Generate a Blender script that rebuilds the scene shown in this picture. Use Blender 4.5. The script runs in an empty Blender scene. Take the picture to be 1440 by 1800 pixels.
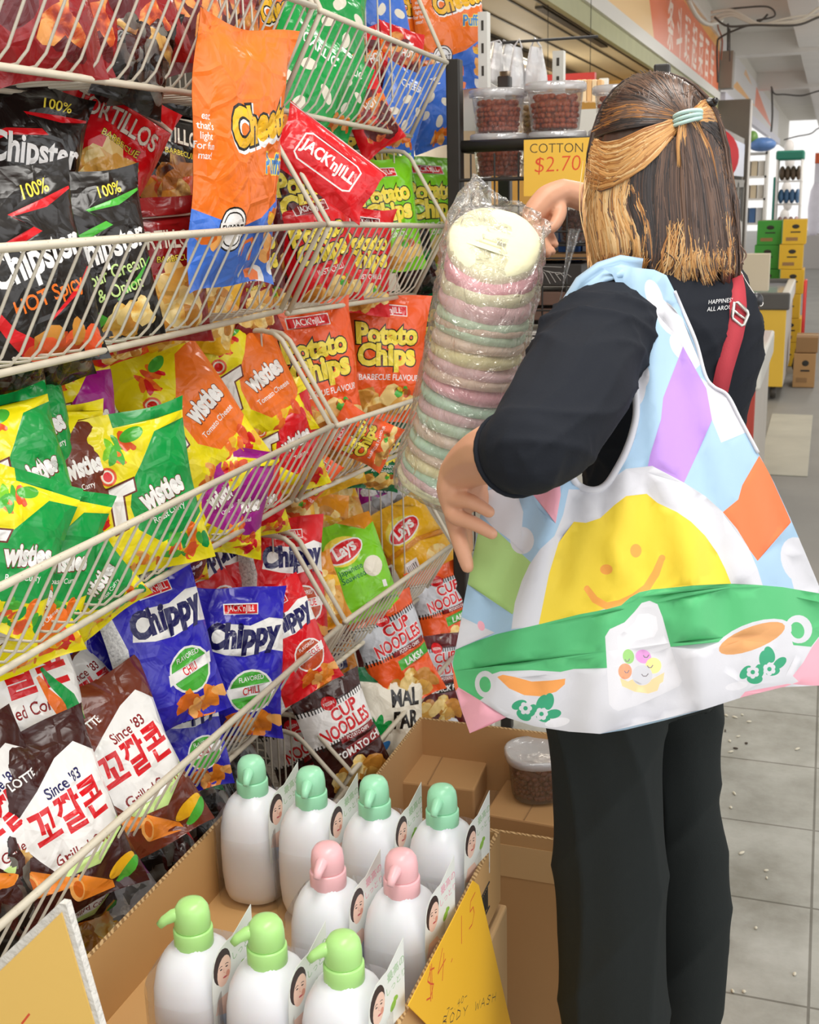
import bpy, bmesh, math, random
import numpy as np
from mathutils import Vector, Matrix, Quaternion
from mathutils.geometry import delaunay_2d_cdt
from mathutils.bvhtree import BVHTree

S = bpy.context.scene
COL = S.collection

# ------------------------------------------------------------------ camera
FPX = 2100.0
CAM = Vector((0.0, 0.0, 1.5))
_vy = Vector((745, 575, -FPX)).normalized()
_a = 200.0
_b = (745 * _a + FPX * FPX) / 575
_vz = -Vector((_a, -_b, -FPX)).normalized()
_vx = _vy.cross(_vz)
ROT = Matrix((_vx, _vy, _vz))            # world = ROT @ camera-space
cam_data = bpy.data.cameras.new('camera')
cam_data.sensor_fit = 'HORIZONTAL'
cam_data.sensor_width = 36.0
cam_data.lens = 36.0 * FPX / 1440.0
cam_data.clip_start = 0.02
cam_data.clip_end = 200
cam_data.dof.use_dof = True
cam_data.dof.focus_distance = 1.6
cam_data.dof.aperture_fstop = 20.0
cam = bpy.data.objects.new('camera', cam_data)
COL.objects.link(cam)
cam.matrix_world = Matrix.Translation(CAM) @ ROT.to_4x4()
S.camera = cam

# ------------------------------------------------------------------ light
S.view_settings.view_transform = 'Standard'
S.view_settings.look = 'None'
S.view_settings.gamma = 1.0
S.view_settings.use_curve_mapping = False
S.view_settings.exposure = 0.05

world = bpy.data.worlds.new('world')
S.world = world
world.use_nodes = True
wn = world.node_tree.nodes
wn['Background'].inputs[0].default_value = (1.0, 0.985, 0.965, 1)
wn['Background'].inputs[1].default_value = 1.05


def lamp(name, loc, rot, sx, sy, power, color=(1, 0.97, 0.92), size_shape='RECTANGLE'):
    d = bpy.data.lights.new(name, 'AREA')
    d.shape = size_shape
    d.size = sx
    d.size_y = sy
    d.energy = power
    d.color = color
    o = bpy.data.objects.new(name, d)
    o.location = loc
    o.rotation_euler = rot
    COL.objects.link(o)
    return o


lamp('ceiling_tube_lamp', (-0.15, 0.9, 2.75), (0, math.radians(-8), 0), 0.6, 1.8, 34)
lamp('ceiling_tube_lamp', (-0.3, 4.2, 2.95), (0, 0, 0), 0.4, 1.6, 26)
lamp('ceiling_tube_lamp', (0.3, 9.0, 3.1), (0, 0, 0), 0.5, 2.5, 30)
lamp('ceiling_tube_lamp', (0.3, 15.0, 3.1), (0, 0, 0), 0.5, 2.5, 45)
for _p, _e in (((-1.9, 3.7, 2.15), 16), ((-2.72, 5.6, 2.3), 30), ((-2.62, 10.2, 2.3), 38)):  # first point has no tube, added to brighten the soffit; others sit at tubes
    _d = bpy.data.lights.new('shop_tube_fill', 'POINT')
    _d.energy = _e
    _d.color = (1, 0.9, 0.74)
    _d.shadow_soft_size = 0.25
    _o = bpy.data.objects.new('shop_tube_fill', _d)
    _o.location = _p
    COL.objects.link(_o)
lamp('daylight_opening', (2.6, 0.2, 2.1), (0, math.radians(68), 0), 2.2, 4.0, 34, (0.97, 0.98, 1.0))


# ------------------------------------------------------------------ pixel rays of the photograph (for measuring positions)
def ray(px, py):
    return ROT @ Vector(((px - 720) / FPX, (900 - py) / FPX, -1.0))


def on_x(px, py, x):
    d = ray(px, py)
    return CAM + d * ((x - CAM.x) / d.x)


def on_y(px, py, y):
    d = ray(px, py)
    return CAM + d * ((y - CAM.y) / d.y)


def on_z(px, py, z):
    d = ray(px, py)
    return CAM + d * ((z - CAM.z) / d.z)


def at_d(px, py, dep):
    return CAM + ray(px, py) * dep


# ------------------------------------------------------------------ colour and materials
def lin(c):
    if isinstance(c, str):
        c = c.lstrip('#')
        c = [int(c[i:i + 2], 16) / 255 for i in (0, 2, 4)]
    return tuple((x / 12.92 if x <= 0.04045 else ((x + 0.055) / 1.055) ** 2.4) for x in c)


MATS = {}


def new_mat(name):
    m = bpy.data.materials.new(name)
    m.use_nodes = True
    nt = m.node_tree
    return m, nt, nt.nodes['Principled BSDF']


def add(nt, t, **kw):
    n = nt.nodes.new(t)
    for k, v in kw.items():
        if k.startswith('i_'):
            n.inputs[k[2:].replace('_', ' ')].default_value = v
        else:
            setattr(n, k, v)
    return n


def mat(name, col, rough=0.5, metal=0.0, spec=0.5, bump=0.0, bscale=40.0, bdetail=3, vary=0.0, vscale=6.0, sheen=0.0,
        sub=0.0, coat=0.0, stretch=None, bdist=0.002):
    if name in MATS:
        return MATS[name]
    m, nt, p = new_mat(name)
    c = lin(col)
    p.inputs['Base Color'].default_value = (*c, 1)
    p.inputs['Roughness'].default_value = rough
    p.inputs['Metallic'].default_value = metal
    p.inputs['Specular IOR Level'].default_value = spec
    if sheen:
        p.inputs['Sheen Weight'].default_value = sheen
        p.inputs['Sheen Roughness'].default_value = 0.5
    if sub:
        p.inputs['Subsurface Weight'].default_value = sub
        p.inputs['Subsurface Radius'].default_value = (0.02, 0.012, 0.008)
        p.inputs['Subsurface Scale'].default_value = 0.3
    if coat:
        p.inputs['Coat Weight'].default_value = coat
        p.inputs['Coat Roughness'].default_value = 0.12
    tc = None
    if bump or vary:
        tc = add(nt, 'ShaderNodeTexCoord')
        src = tc.outputs['Object']
        if stretch:
            mp = add(nt, 'ShaderNodeMapping')
            mp.inputs['Scale'].default_value = stretch
            nt.links.new(src, mp.inputs[0])
            src = mp.outputs[0]
    if bump:
        n = add(nt, 'ShaderNodeTexNoise')
        n.inputs['Scale'].default_value = bscale
        n.inputs['Detail'].default_value = bdetail
        b = add(nt, 'ShaderNodeBump')
        b.inputs['Strength'].default_value = bump
        b.inputs['Distance'].default_value = bdist
        nt.links.new(src, n.inputs['Vector'])
        nt.links.new(n.outputs['Fac'], b.inputs['Height'])
        nt.links.new(b.outputs[0], p.inputs['Normal'])
    if vary:
        n = add(nt, 'ShaderNodeTexNoise')
        n.inputs['Scale'].default_value = vscale
        n.inputs['Detail'].default_value = 5
        mx = add(nt, 'ShaderNodeMix', data_type='RGBA')
        mx.inputs[6].default_value = (*[x * (1 - vary) for x in c], 1)
        mx.inputs[7].default_value = (*[min(1, x * (1 + vary)) for x in c], 1)
        nt.links.new(src, n.inputs['Vector'])
        nt.links.new(n.outputs['Fac'], mx.inputs[0])
        nt.links.new(mx.outputs[2], p.inputs['Base Color'])
    MATS[name] = m
    return m


FILM = dict(
    red='#d8101c', darkred='#8a1418', maroon='#5c161b', orange='#f4761e', deeporange='#ee5a1c', blue='#3f74d6',
    royal='#2a22b4', navy='#171457', green='#0c9a44', mint='#22a85a', lime='#7fce1e', darkgreen='#07693a',
    yellow='#f4e412', gold='#f2b81c', amber='#d98a14', black='#17120f', brown='#6a2a15', darkbrown='#3a120f', purple='#a3148c',
    white='#f2f0ee', silver='#c8cbd2', cream='#e9e2d0', grey='#8c8c8c', letter='#f6e04a', pink='#ea8fa8', leaf='#4bb13a',
    lgreen='#c9e68f', tomato='#e85a2c', sky='#3a86cf', barb='#c04a20')


def film(key):
    """glossy printed packaging film with fine creases"""
    name = 'film_' + key
    if name in MATS:
        return MATS[name]
    m, nt, p = new_mat(name)
    p.inputs['Base Color'].default_value = (*lin(FILM[key]), 1)
    p.inputs['Roughness'].default_value = 0.24
    p.inputs['Specular IOR Level'].default_value = 0.55
    tc = add(nt, 'ShaderNodeTexCoord')
    n1 = add(nt, 'ShaderNodeTexNoise')
    n1.inputs['Scale'].default_value = 26
    n1.inputs['Detail'].default_value = 2.5
    n1.inputs['Distortion'].default_value = 1.2
    v = add(nt, 'ShaderNodeTexVoronoi', feature='DISTANCE_TO_EDGE')
    v.inputs['Scale'].default_value = 22
    mr = add(nt, 'ShaderNodeMapRange')
    mr.inputs[1].default_value = 0.0
    mr.inputs[2].default_value = 0.12
    mr.inputs[3].default_value = 0.35
    mr.inputs[4].default_value = 0.0
    sm = add(nt, 'ShaderNodeMath', operation='ADD')
    b = add(nt, 'ShaderNodeBump')
    b.inputs['Strength'].default_value = 0.45
    b.inputs['Distance'].default_value = 0.006
    L = nt.links.new
    L(tc.outputs['Object'], n1.inputs['Vector'])
    L(tc.outputs['Object'], v.inputs['Vector'])
    L(v.outputs['Distance'], mr.inputs[0])
    L(n1.outputs['Fac'], sm.inputs[0])
    L(mr.outputs[0], sm.inputs[1])
    L(sm.outputs[0], b.inputs['Height'])
    L(b.outputs[0], p.inputs['Normal'])
    MATS[name] = m
    return m


def photo_print(name, cols, scale=40, distort=0.6):
    """printed picture of crisps: blotches of a few colours"""
    name = 'film_' + name
    if name in MATS:
        return MATS[name]
    m, nt, p = new_mat(name)
    p.inputs['Roughness'].default_value = 0.25
    tc = add(nt, 'ShaderNodeTexCoord')
    nz = add(nt, 'ShaderNodeTexNoise')
    nz.inputs['Scale'].default_value = scale * 0.9
    nz.inputs['Detail'].default_value = 3
    nz.inputs['Distortion'].default_value = distort
    vo = add(nt, 'ShaderNodeTexVoronoi')
    vo.inputs['Scale'].default_value = scale
    mxv = add(nt, 'ShaderNodeMath', operation='MULTIPLY_ADD')
    mxv.inputs[1].default_value = 0.45
    cr = add(nt, 'ShaderNodeValToRGB')
    cr.color_ramp.interpolation = 'EASE'
    el = cr.color_ramp.elements
    el[0].position = 0.28
    el[0].color = (*lin(cols[0]), 1)
    el[1].position = 0.85
    el[1].color = (*lin(cols[-1]), 1)
    for i, c in enumerate(cols[1:-1]):
        e = el.new(0.28 + 0.57 * (i + 1) / (len(cols) - 1))
        e.color = (*lin(c), 1)
    b = add(nt, 'ShaderNodeBump')
    b.inputs['Strength'].default_value = 0.4
    b.inputs['Distance'].default_value = 0.005
    L = nt.links.new
    L(tc.outputs['Object'], nz.inputs['Vector'])
    L(tc.outputs['Object'], vo.inputs['Vector'])
    L(vo.outputs['Distance'], mxv.inputs[0])
    L(nz.outputs['Fac'], mxv.inputs[2])
    L(mxv.outputs[0], cr.inputs[0])
    L(cr.outputs[0], p.inputs['Base Color'])
    L(nz.outputs['Fac'], b.inputs['Height'])
    L(b.outputs[0], p.inputs['Normal'])
    MATS[name] = m
    return m


photo_print('chipgold', ['#7a4416', '#d99a3c', '#f2c86a', '#fbe3a0'], 55)
photo_print('chipred', ['#3b0c0a', '#8c2013', '#c7562a', '#e39a52'], 50)
photo_print('chipdark', ['#140c0a', '#3c1c12', '#8c5a2c', '#caa05a'], 45)
photo_print('chiporange', ['#b2481a', '#ea8a34', '#f6b45e', '#f9cf8a'], 60)
photo_print('fruit', ['#d8341c', '#f08a3c', '#f7e03c', '#5ab43a'], 50)
photo_print('darkmix', ['#0d0c0c', '#2a2320', '#4a3a30', '#6d6a62'], 30)
photo_print('smalltext', ['#7f7f82', '#c8c8ca', '#dededf', '#f0f0f0'], 260, 0.0)


def clear_film(name, tint=(1, 1, 1), haze=0.05, gloss=0.12, rough=0.12, bump=0.5, bscale=18, hazecol=(0.9, 0.9, 0.92)):
    if name in MATS:
        return MATS[name]
    m = bpy.data.materials.new(name)
    m.use_nodes = True
    nt = m.node_tree
    nt.nodes.clear()
    out = add(nt, 'ShaderNodeOutputMaterial')
    tr = add(nt, 'ShaderNodeBsdfTransparent')
    tr.inputs[0].default_value = (*tint, 1)
    gl = add(nt, 'ShaderNodeBsdfGlossy')
    gl.inputs['Roughness'].default_value = rough
    df = add(nt, 'ShaderNodeBsdfDiffuse')
    df.inputs[0].default_value = (*hazecol, 1)
    lw = add(nt, 'ShaderNodeLayerWeight')
    lw.inputs[0].default_value = 0.35
    ma = add(nt, 'ShaderNodeMath', operation='MULTIPLY_ADD')
    ma.inputs[1].default_value = 0.5
    ma.inputs[2].default_value = gloss
    m1 = add(nt, 'ShaderNodeMixShader')
    m1.inputs[0].default_value = haze
    m2 = add(nt, 'ShaderNodeMixShader')
    L = nt.links.new
    if bump:
        tc = add(nt, 'ShaderNodeTexCoord')
        n1 = add(nt, 'ShaderNodeTexNoise')
        n1.inputs['Scale'].default_value = bscale
        n1.inputs['Detail'].default_value = 3
        n1.inputs['Distortion'].default_value = 1.5
        b = add(nt, 'ShaderNodeBump')
        b.inputs['Strength'].default_value = bump
        b.inputs['Distance'].default_value = 0.02
        L(tc.outputs['Object'], n1.inputs['Vector'])
        L(n1.outputs['Fac'], b.inputs['Height'])
        L(b.outputs[0], gl.inputs['Normal'])
        L(b.outputs[0], lw.inputs['Normal'])
    L(tr.outputs[0], m1.inputs[1])
    L(df.outputs[0], m1.inputs[2])
    L(lw.outputs['Fresnel'], ma.inputs[0])
    L(ma.outputs[0], m2.inputs[0])
    L(m1.outputs[0], m2.inputs[1])
    L(gl.outputs[0], m2.inputs[2])
    L(m2.outputs[0], out.inputs[0])
    MATS[name] = m
    return m


# ------------------------------------------------------------------ mesh building
class MB:
    def __init__(s):
        s.v = []
        s.f = []
        s.m = []
        s.mats = []
        s.sm = []

    def mi(s, m):
        if m not in s.mats:
            s.mats.append(m)
        return s.mats.index(m)

    def addv(s, pts):
        i = len(s.v)
        s.v.extend([tuple(p) for p in pts])
        return i

    def face(s, idx, m, smooth=True):
        s.f.append(tuple(idx))
        s.m.append(s.mi(m))
        s.sm.append(smooth)

    def box(s, c, d, m, R=None):
        """box with centre c and full size d"""
        R = R or Matrix.Identity(3)
        c = Vector(c)
        P = [c + R @ Vector((x * d[0] / 2, y * d[1] / 2, z * d[2] / 2)) for z in (-1, 1) for y in (-1, 1) for x in (-1, 1)]
        i = s.addv(P)
        for q in ((0, 2, 3, 1), (4, 5, 7, 6), (0, 1, 5, 4), (2, 6, 7, 3), (0, 4, 6, 2), (1, 3, 7, 5)):
            s.face([i + k for k in q], m, False)
        return s

    def box2(s, a, b, m):
        return s.box([(a[k] + b[k]) / 2 for k in range(3)], [abs(b[k] - a[k]) for k in range(3)], m)

    def tube(s, pts, r, m, n=6, caps=True, closed=False):
        pts = [Vector(p) for p in pts]
        rr = r if isinstance(r, (list, tuple)) else [r] * len(pts)
        rings = []
        up = None
        N = len(pts)
        for i, p in enumerate(pts):
            a = pts[i - 1] if (i > 0 or closed) else pts[i]
            b = pts[(i + 1) % N] if (i < N - 1 or closed) else pts[i]
            t = (b - a)
            if t.length < 1e-9:
                t = Vector((0, 0, 1))
            t.normalize()
            if up is None:
                up = Vector((0, 0, 1)) if abs(t.z) < 0.9 else Vector((1, 0, 0))
            x = up.cross(t)
            if x.length < 1e-6:
                x = Vector((1, 0, 0)).cross(t)
            x.normalize()
            y = t.cross(x)
            up = y
            rings.append(s.addv([p + (x * math.cos(2 * math.pi * k / n) + y * math.sin(2 * math.pi * k / n)) * rr[i] for k in range(n)]))
        for i in range(N - 1 + (1 if closed else 0)):
            A = rings[i]
            B = rings[(i + 1) % N]
            for k in range(n):
                s.face((A + k, A + (k + 1) % n, B + (k + 1) % n, B + k), m)
        if caps and not closed:
            s.face([rings[0] + k for k in range(n)][::-1], m)
            s.face([rings[-1] + k for k in range(n)], m)
        return s

    def loft(s, rings, m, cap0=True, cap1=True, closed_u=True):
        n = len(rings[0])
        ids = [s.addv(r) for r in rings]
        for i in range(len(rings) - 1):
            for k in range(n if closed_u else n - 1):
                s.face((ids[i] + k, ids[i] + (k + 1) % n, ids[i + 1] + (k + 1) % n, ids[i + 1] + k), m)
        if cap0:
            s.face([ids[0] + k for k in range(n)][::-1], m)
        if cap1:
            s.face([ids[-1] + k for k in range(n)], m)
        return s

    def lathe(s, prof, m, n=24, c=(0, 0, 0), sx=1, sy=1, pw=2.0, cap0=True, cap1=True):
        """prof: list of (r, z); superellipse power pw"""
        rings = []
        for r, z in prof:
            ring = []
            for k in range(n):
                a = 2 * math.pi * k / n
                ca, sa = math.cos(a), math.sin(a)
                e = 2.0 / pw
                ring.append((c[0] + sx * r * math.copysign(abs(ca) ** e, ca), c[1] + sy * r * math.copysign(abs(sa) ** e, sa), c[2] + z))
            rings.append(ring)
        return s.loft(rings, m, cap0, cap1)

    def ellipsoid(s, c, r, m, R=None, nu=12, nv=8):
        R = R or Matrix.Identity(3)
        c = Vector(c)
        rings = []
        for j in range(1, nv):
            t = math.pi * j / nv
            rings.append([c + R @ Vector((r[0] * math.sin(t) * math.cos(2 * math.pi * k / nu), r[1] * math.sin(t) * math.sin(2 * math.pi * k / nu), -r[2] * math.cos(t))) for k in range(nu)])
        a = s.addv([c + R @ Vector((0, 0, -r[2]))])
        b = s.addv([c + R @ Vector((0, 0, r[2]))])
        ids = [s.addv(q) for q in rings]
        for k in range(nu):
            s.face((a, ids[0] + (k + 1) % nu, ids[0] + k), m)
            s.face((b, ids[-1] + k, ids[-1] + (k + 1) % nu), m)
        for i in range(len(rings) - 1):
            for k in range(nu):
                s.face((ids[i] + k, ids[i] + (k + 1) % nu, ids[i + 1] + (k + 1) % nu, ids[i + 1] + k), m)
        return s

    def prism(s, pts, z0, z1, m, M=None, side=None):
        """extrude 2D polygon (x,y) from z0 to z1, transformed by 4x4 M"""
        M = M or Matrix.Identity(4)
        n = len(pts)
        a = s.addv([M @ Vector((p[0], p[1], z0)) for p in pts])
        b = s.addv([M @ Vector((p[0], p[1], z1)) for p in pts])
        s.face([a + k for k in range(n)][::-1], m, False)
        s.face([b + k for k in range(n)], m, False)
        for k in range(n):
            s.face((a + k, a + (k + 1) % n, b + (k + 1) % n, b + k), side or m, False)
        return s

    def mesh(s, name):
        me = bpy.data.meshes.new(name)
        me.from_pydata(s.v, [], s.f)
        for m in s.mats:
            me.materials.append(m)
        if s.f:
            me.polygons.foreach_set('material_index', s.m)
            me.polygons.foreach_set('use_smooth', s.sm)
        me.update()
        return me

    def build(s, name, parent=None, bevel=0.0, subsurf=0, loc=None):
        o = bpy.data.objects.new(name, s.mesh(name))
        COL.objects.link(o)
        if parent is not None:
            o.parent = parent
        if loc is not None:
            o.location = loc
        if bevel:
            b = o.modifiers.new('bevel', 'BEVEL')
            b.width = bevel
            b.segments = 2
            b.limit_method = 'ANGLE'
        if subsurf:
            b = o.modifiers.new('sub', 'SUBSURF')
            b.levels = subsurf
            b.render_levels = subsurf
        return o


def tag(o, label, cat, group=None, kind=None):
    o['label'] = label
    o['category'] = cat
    if group:
        o['group'] = group
    if kind:
        o['kind'] = kind
    return o


def struct(o):
    o['kind'] = 'structure'
    return o


def empty(name, loc, label=None, cat=None, group=None):
    o = bpy.data.objects.new(name, None)
    o.location = loc
    o.empty_display_size = 0.05
    COL.objects.link(o)
    if label:
        tag(o, label, cat, group)
    return o


def rehome(o, c):
    """move a mesh's origin to c (world), for meshes built in world coordinates"""
    c = Vector(c)
    o.data.transform(Matrix.Translation(-c))
    o.location = c
    return o


def copy_tree(o, loc=None, rotz=None):
    r = o.copy()
    COL.objects.link(r)
    for ch in o.children:
        c = ch.copy()
        COL.objects.link(c)
        c.parent = r
        for g in ch.children:
            d = g.copy()
            COL.objects.link(d)
            d.parent = c
    if loc is not None:
        r.location = loc
    if rotz is not None:
        r.rotation_euler = (0, 0, rotz)
    return r


# ------------------------------------------------------------------ lettering and printed artwork
_TXT = {}


def text_tris(s, off=0.0, shear=0.0, res=3, spacing=1.0):
    """2D triangles of a string, height about 1, centred"""
    k = (s, off, shear, res, spacing)
    if k in _TXT:
        return _TXT[k]
    cu = bpy.data.curves.new('lettering', 'FONT')
    cu.body = s
    cu.align_x = 'CENTER'
    cu.align_y = 'CENTER'
    cu.resolution_u = res
    cu.offset = off
    cu.shear = shear
    cu.space_character = spacing
    cu.space_line = 0.95
    o = bpy.data.objects.new('lettering', cu)
    COL.objects.link(o)
    dg = bpy.context.evaluated_depsgraph_get()
    dg.update()
    me = bpy.data.meshes.new_from_object(o.evaluated_get(dg))
    tris = []
    me.calc_loop_triangles()
    vs = [(v.co.x, v.co.y) for v in me.vertices]
    for t in me.loop_triangles:
        tris.append([vs[i] for i in t.vertices])
    if tris:
        ys = [p[1] for t in tris for p in t]
        xs = [p[0] for t in tris for p in t]
        my = (max(ys) + min(ys)) / 2
        mx = (max(xs) + min(xs)) / 2
        tris = [[(p[0] - mx, p[1] - my) for p in t] for t in tris]
    bpy.data.meshes.remove(me)
    bpy.data.objects.remove(o)
    bpy.data.curves.remove(cu)
    _TXT[k] = tris
    return tris


class Art:
    """flat artwork: base outline + ordered coloured shapes"""

    def __init__(s, outline, base, nx=14, ny=20):
        s.outline = outline
        s.base = base
        s.items = []
        s.nx = nx
        s.ny = ny
        s.cache = None

    def poly(s, m, pts):
        s.items.append((m, [list(pts)]))
        return s

    def rect(s, m, x0, y0, x1, y1):
        return s.poly(m, [(x0, y0), (x1, y0), (x1, y1), (x0, y1)])

    def ell(s, m, cx, cy, rx, ry, rot=0, n=18, a0=0, a1=360):
        r = math.radians(rot)
        pts = []
        full = (a1 - a0) >= 360
        for k in range(n if full else n + 1):
            t = math.radians(a0 + (a1 - a0) * k / n)
            x, y = rx * math.cos(t), ry * math.sin(t)
            pts.append((cx + x * math.cos(r) - y * math.sin(r), cy + x * math.sin(r) + y * math.cos(r)))
        return s.poly(m, pts)

    def band(s, m, pts, w):
        """thick polyline"""
        L, R = [], []
        n = len(pts)
        for i, p in enumerate(pts):
            a = pts[max(0, i - 1)]
            b = pts[min(n - 1, i + 1)]
            dx, dy = b[0] - a[0], b[1] - a[1]
            l = math.hypot(dx, dy) or 1
            ww = w[i] if isinstance(w, (list, tuple)) else w
            L.append((p[0] - dy / l * ww / 2, p[1] + dx / l * ww / 2))
            R.append((p[0] + dy / l * ww / 2, p[1] - dx / l * ww / 2))
        return s.poly(m, L + R[::-1])

    def text(s, m, t, cx, cy, size, rot=0, off=0.0, shear=0.0, sx=1.0, arc=0.0, out=None, outw=0.05, spacing=1.0, res=3, grow=0.0, flip=False):
        r = math.radians(rot)
        for mm, oo in (((out, off + outw),) if out else ()) + ((m, off),):
            T = text_tris(t, oo, shear, res, spacing)
            fs = []
            for tri in T:
                q = []
                for x, y in tri:
                    x, y = x * size * sx, y * size
                    y *= 1 + grow * x
                    y += arc * x * x
                    if flip:
                        y = -y
                    q.append((cx + x * math.cos(r) - y * math.sin(r), cy + x * math.sin(r) + y * math.cos(r)))
                fs.append(q)
            if fs:
                s.items.append((mm, fs))
        return s

    def solve(s):
        if s.cache:
            return s.cache
        xs = [p[0] for p in s.outline]
        ys = [p[1] for p in s.outline]
        x0, x1, y0, y1 = min(xs), max(xs), min(ys), max(ys)
        V, F, mats = [], [], []

        def put(pts, mi):
            i = len(V)
            V.extend([Vector((p[0], p[1])) for p in pts])
            F.append(list(range(i, i + len(pts))))
            mats.append(mi)
        # densify the outline
        dens = []
        n = len(s.outline)
        hx = (x1 - x0) / s.nx
        hy = (y1 - y0) / s.ny
        for i in range(n):
            a, b = s.outline[i], s.outline[(i + 1) % n]
            k = max(1, int(round(max(abs(b[0] - a[0]) / hx, abs(b[1] - a[1]) / hy))))
            for j in range(k):
                dens.append((a[0] + (b[0] - a[0]) * j / k, a[1] + (b[1] - a[1]) * j / k))
        da = sum(dens[i - 1][0] * dens[i][1] - dens[i][0] * dens[i - 1][1] for i in range(len(dens)))
        put(dens if da > 0 else dens[::-1], -1)
        M = [s.base]
        for m, faces in s.items:
            M.append(m)
            for f in faces:
                ar = 0
                for i in range(len(f)):
                    ar += f[i - 1][0] * f[i][1] - f[i][0] * f[i - 1][1]
                if abs(ar) < 1e-9:
                    continue
                if ar < 0:
                    f = f[::-1]
                put(f, len(M) - 2)
        nF = len(F)
        for i in range(1, s.nx):
            for j in range(1, s.ny):
                jx = 0.18 * hx * math.sin(i * 12.9 + j * 78.2)
                jy = 0.18 * hy * math.sin(i * 39.3 + j * 11.1)
                V.append(Vector((x0 + i * hx + jx, y0 + j * hy + jy)))
        E = []
        for f in F:
            E.extend((f[i - 1], f[i]) for i in range(len(f)))
        r = delaunay_2d_cdt(V, E, [], 0, 1e-6)
        vs = np.array([(v.x, v.y) for v in r[0]])
        T = np.array([tuple(f) for f in r[2]])
        C = vs[T].mean(axis=1)
        area = np.abs((vs[T[:, 1]] - vs[T[:, 0]])[:, 0] * (vs[T[:, 2]] - vs[T[:, 0]])[:, 1] - (vs[T[:, 1]] - vs[T[:, 0]])[:, 1] * (vs[T[:, 2]] - vs[T[:, 0]])[:, 0])
        top = np.full(len(T), -2)
        order = np.argsort(C[:, 0])
        cx = C[order, 0]
        for f, mi in zip(F, mats):
            P = np.array([V[i] for i in f])
            lo, hi = np.searchsorted(cx, P[:, 0].min()), np.searchsorted(cx, P[:, 0].max())
            if hi <= lo:
                continue
            sel = order[lo:hi]
            x, y = C[sel, 0], C[sel, 1]
            ins = np.zeros(len(sel), bool)
            for i in range(len(P)):
                xa, ya = P[i - 1]
                xb, yb = P[i]
                if ya != yb:
                    ins ^= ((ya > y) != (yb > y)) & (x < (xb - xa) * (y - ya) / (yb - ya) + xa)
            top[sel[ins & ((mi == -1) | (top[sel] > -2))]] = mi
        keep = (top > -2) & (area > 1e-10)
        T, top = T[keep], top[keep]
        fl = np.cross(vs[T[:, 1]] - vs[T[:, 0]], vs[T[:, 2]] - vs[T[:, 0]]) < 0
        T[fl] = T[fl][:, ::-1]
        tris = [tuple(int(q) for q in t) for t in T]
        tm = [int(q) + 1 for q in top]
        s.cache = (vs, tris, tm, M)
        return s.cache


def art_flat(name, art, M4, thick, parent=None, side=None):
    """a thin sheet with the artwork on its front (+Z of M4)"""
    vs, tris, tm, M = art.solve()
    b = MB()
    i = b.addv([M4 @ Vector((p[0], p[1], 0)) for p in vs])
    for t, k in zip(tris, tm):
        b.face([i + q for q in t], M[k], False)
    n = len(art.outline)
    sd = side or M[0]
    a0 = b.addv([M4 @ Vector((p[0], p[1], 0)) for p in art.outline])
    a1 = b.addv([M4 @ Vector((p[0], p[1], -thick)) for p in art.outline])
    b.face([a1 + k for k in range(n)][::-1], sd, False)
    for k in range(n):
        b.face((a1 + k, a1 + (k + 1) % n, a0 + (k + 1) % n, a0 + k), sd, False)
    return b.build(name, parent)


def frame_from(origin, xaxis, yaxis):
    x = Vector(xaxis).normalized()
    z = x.cross(Vector(yaxis)).normalized()
    y = z.cross(x)
    M = Matrix((x, y, z)).transposed().to_4x4()
    M.translation = Vector(origin)
    return M
# ------------------------------------------------------------------ wire basket display along the shop front
S_X0 = -0.80          # front top rails
S_XB = -0.885         # front bottom rails
S_XK = -1.20          # back
M_WIRE = mat('cream_wire', '#d9d2c2', 0.42, bump=0.15, bscale=90, vary=0.10, vscale=30)
M_WIREB = mat('worn_cream_rail', '#cfc6b2', 0.45, vary=0.16, vscale=22)
M_FRAME = mat('shelf_upright_paint', '#b9b2a4', 0.5, vary=0.12)
M_BACK = mat('shelf_back_shaded', '#5a5348', 0.7, vary=0.15)  # off-white metal in truth; the shade behind the baskets is put into this colour


BASKETS = []


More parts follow.
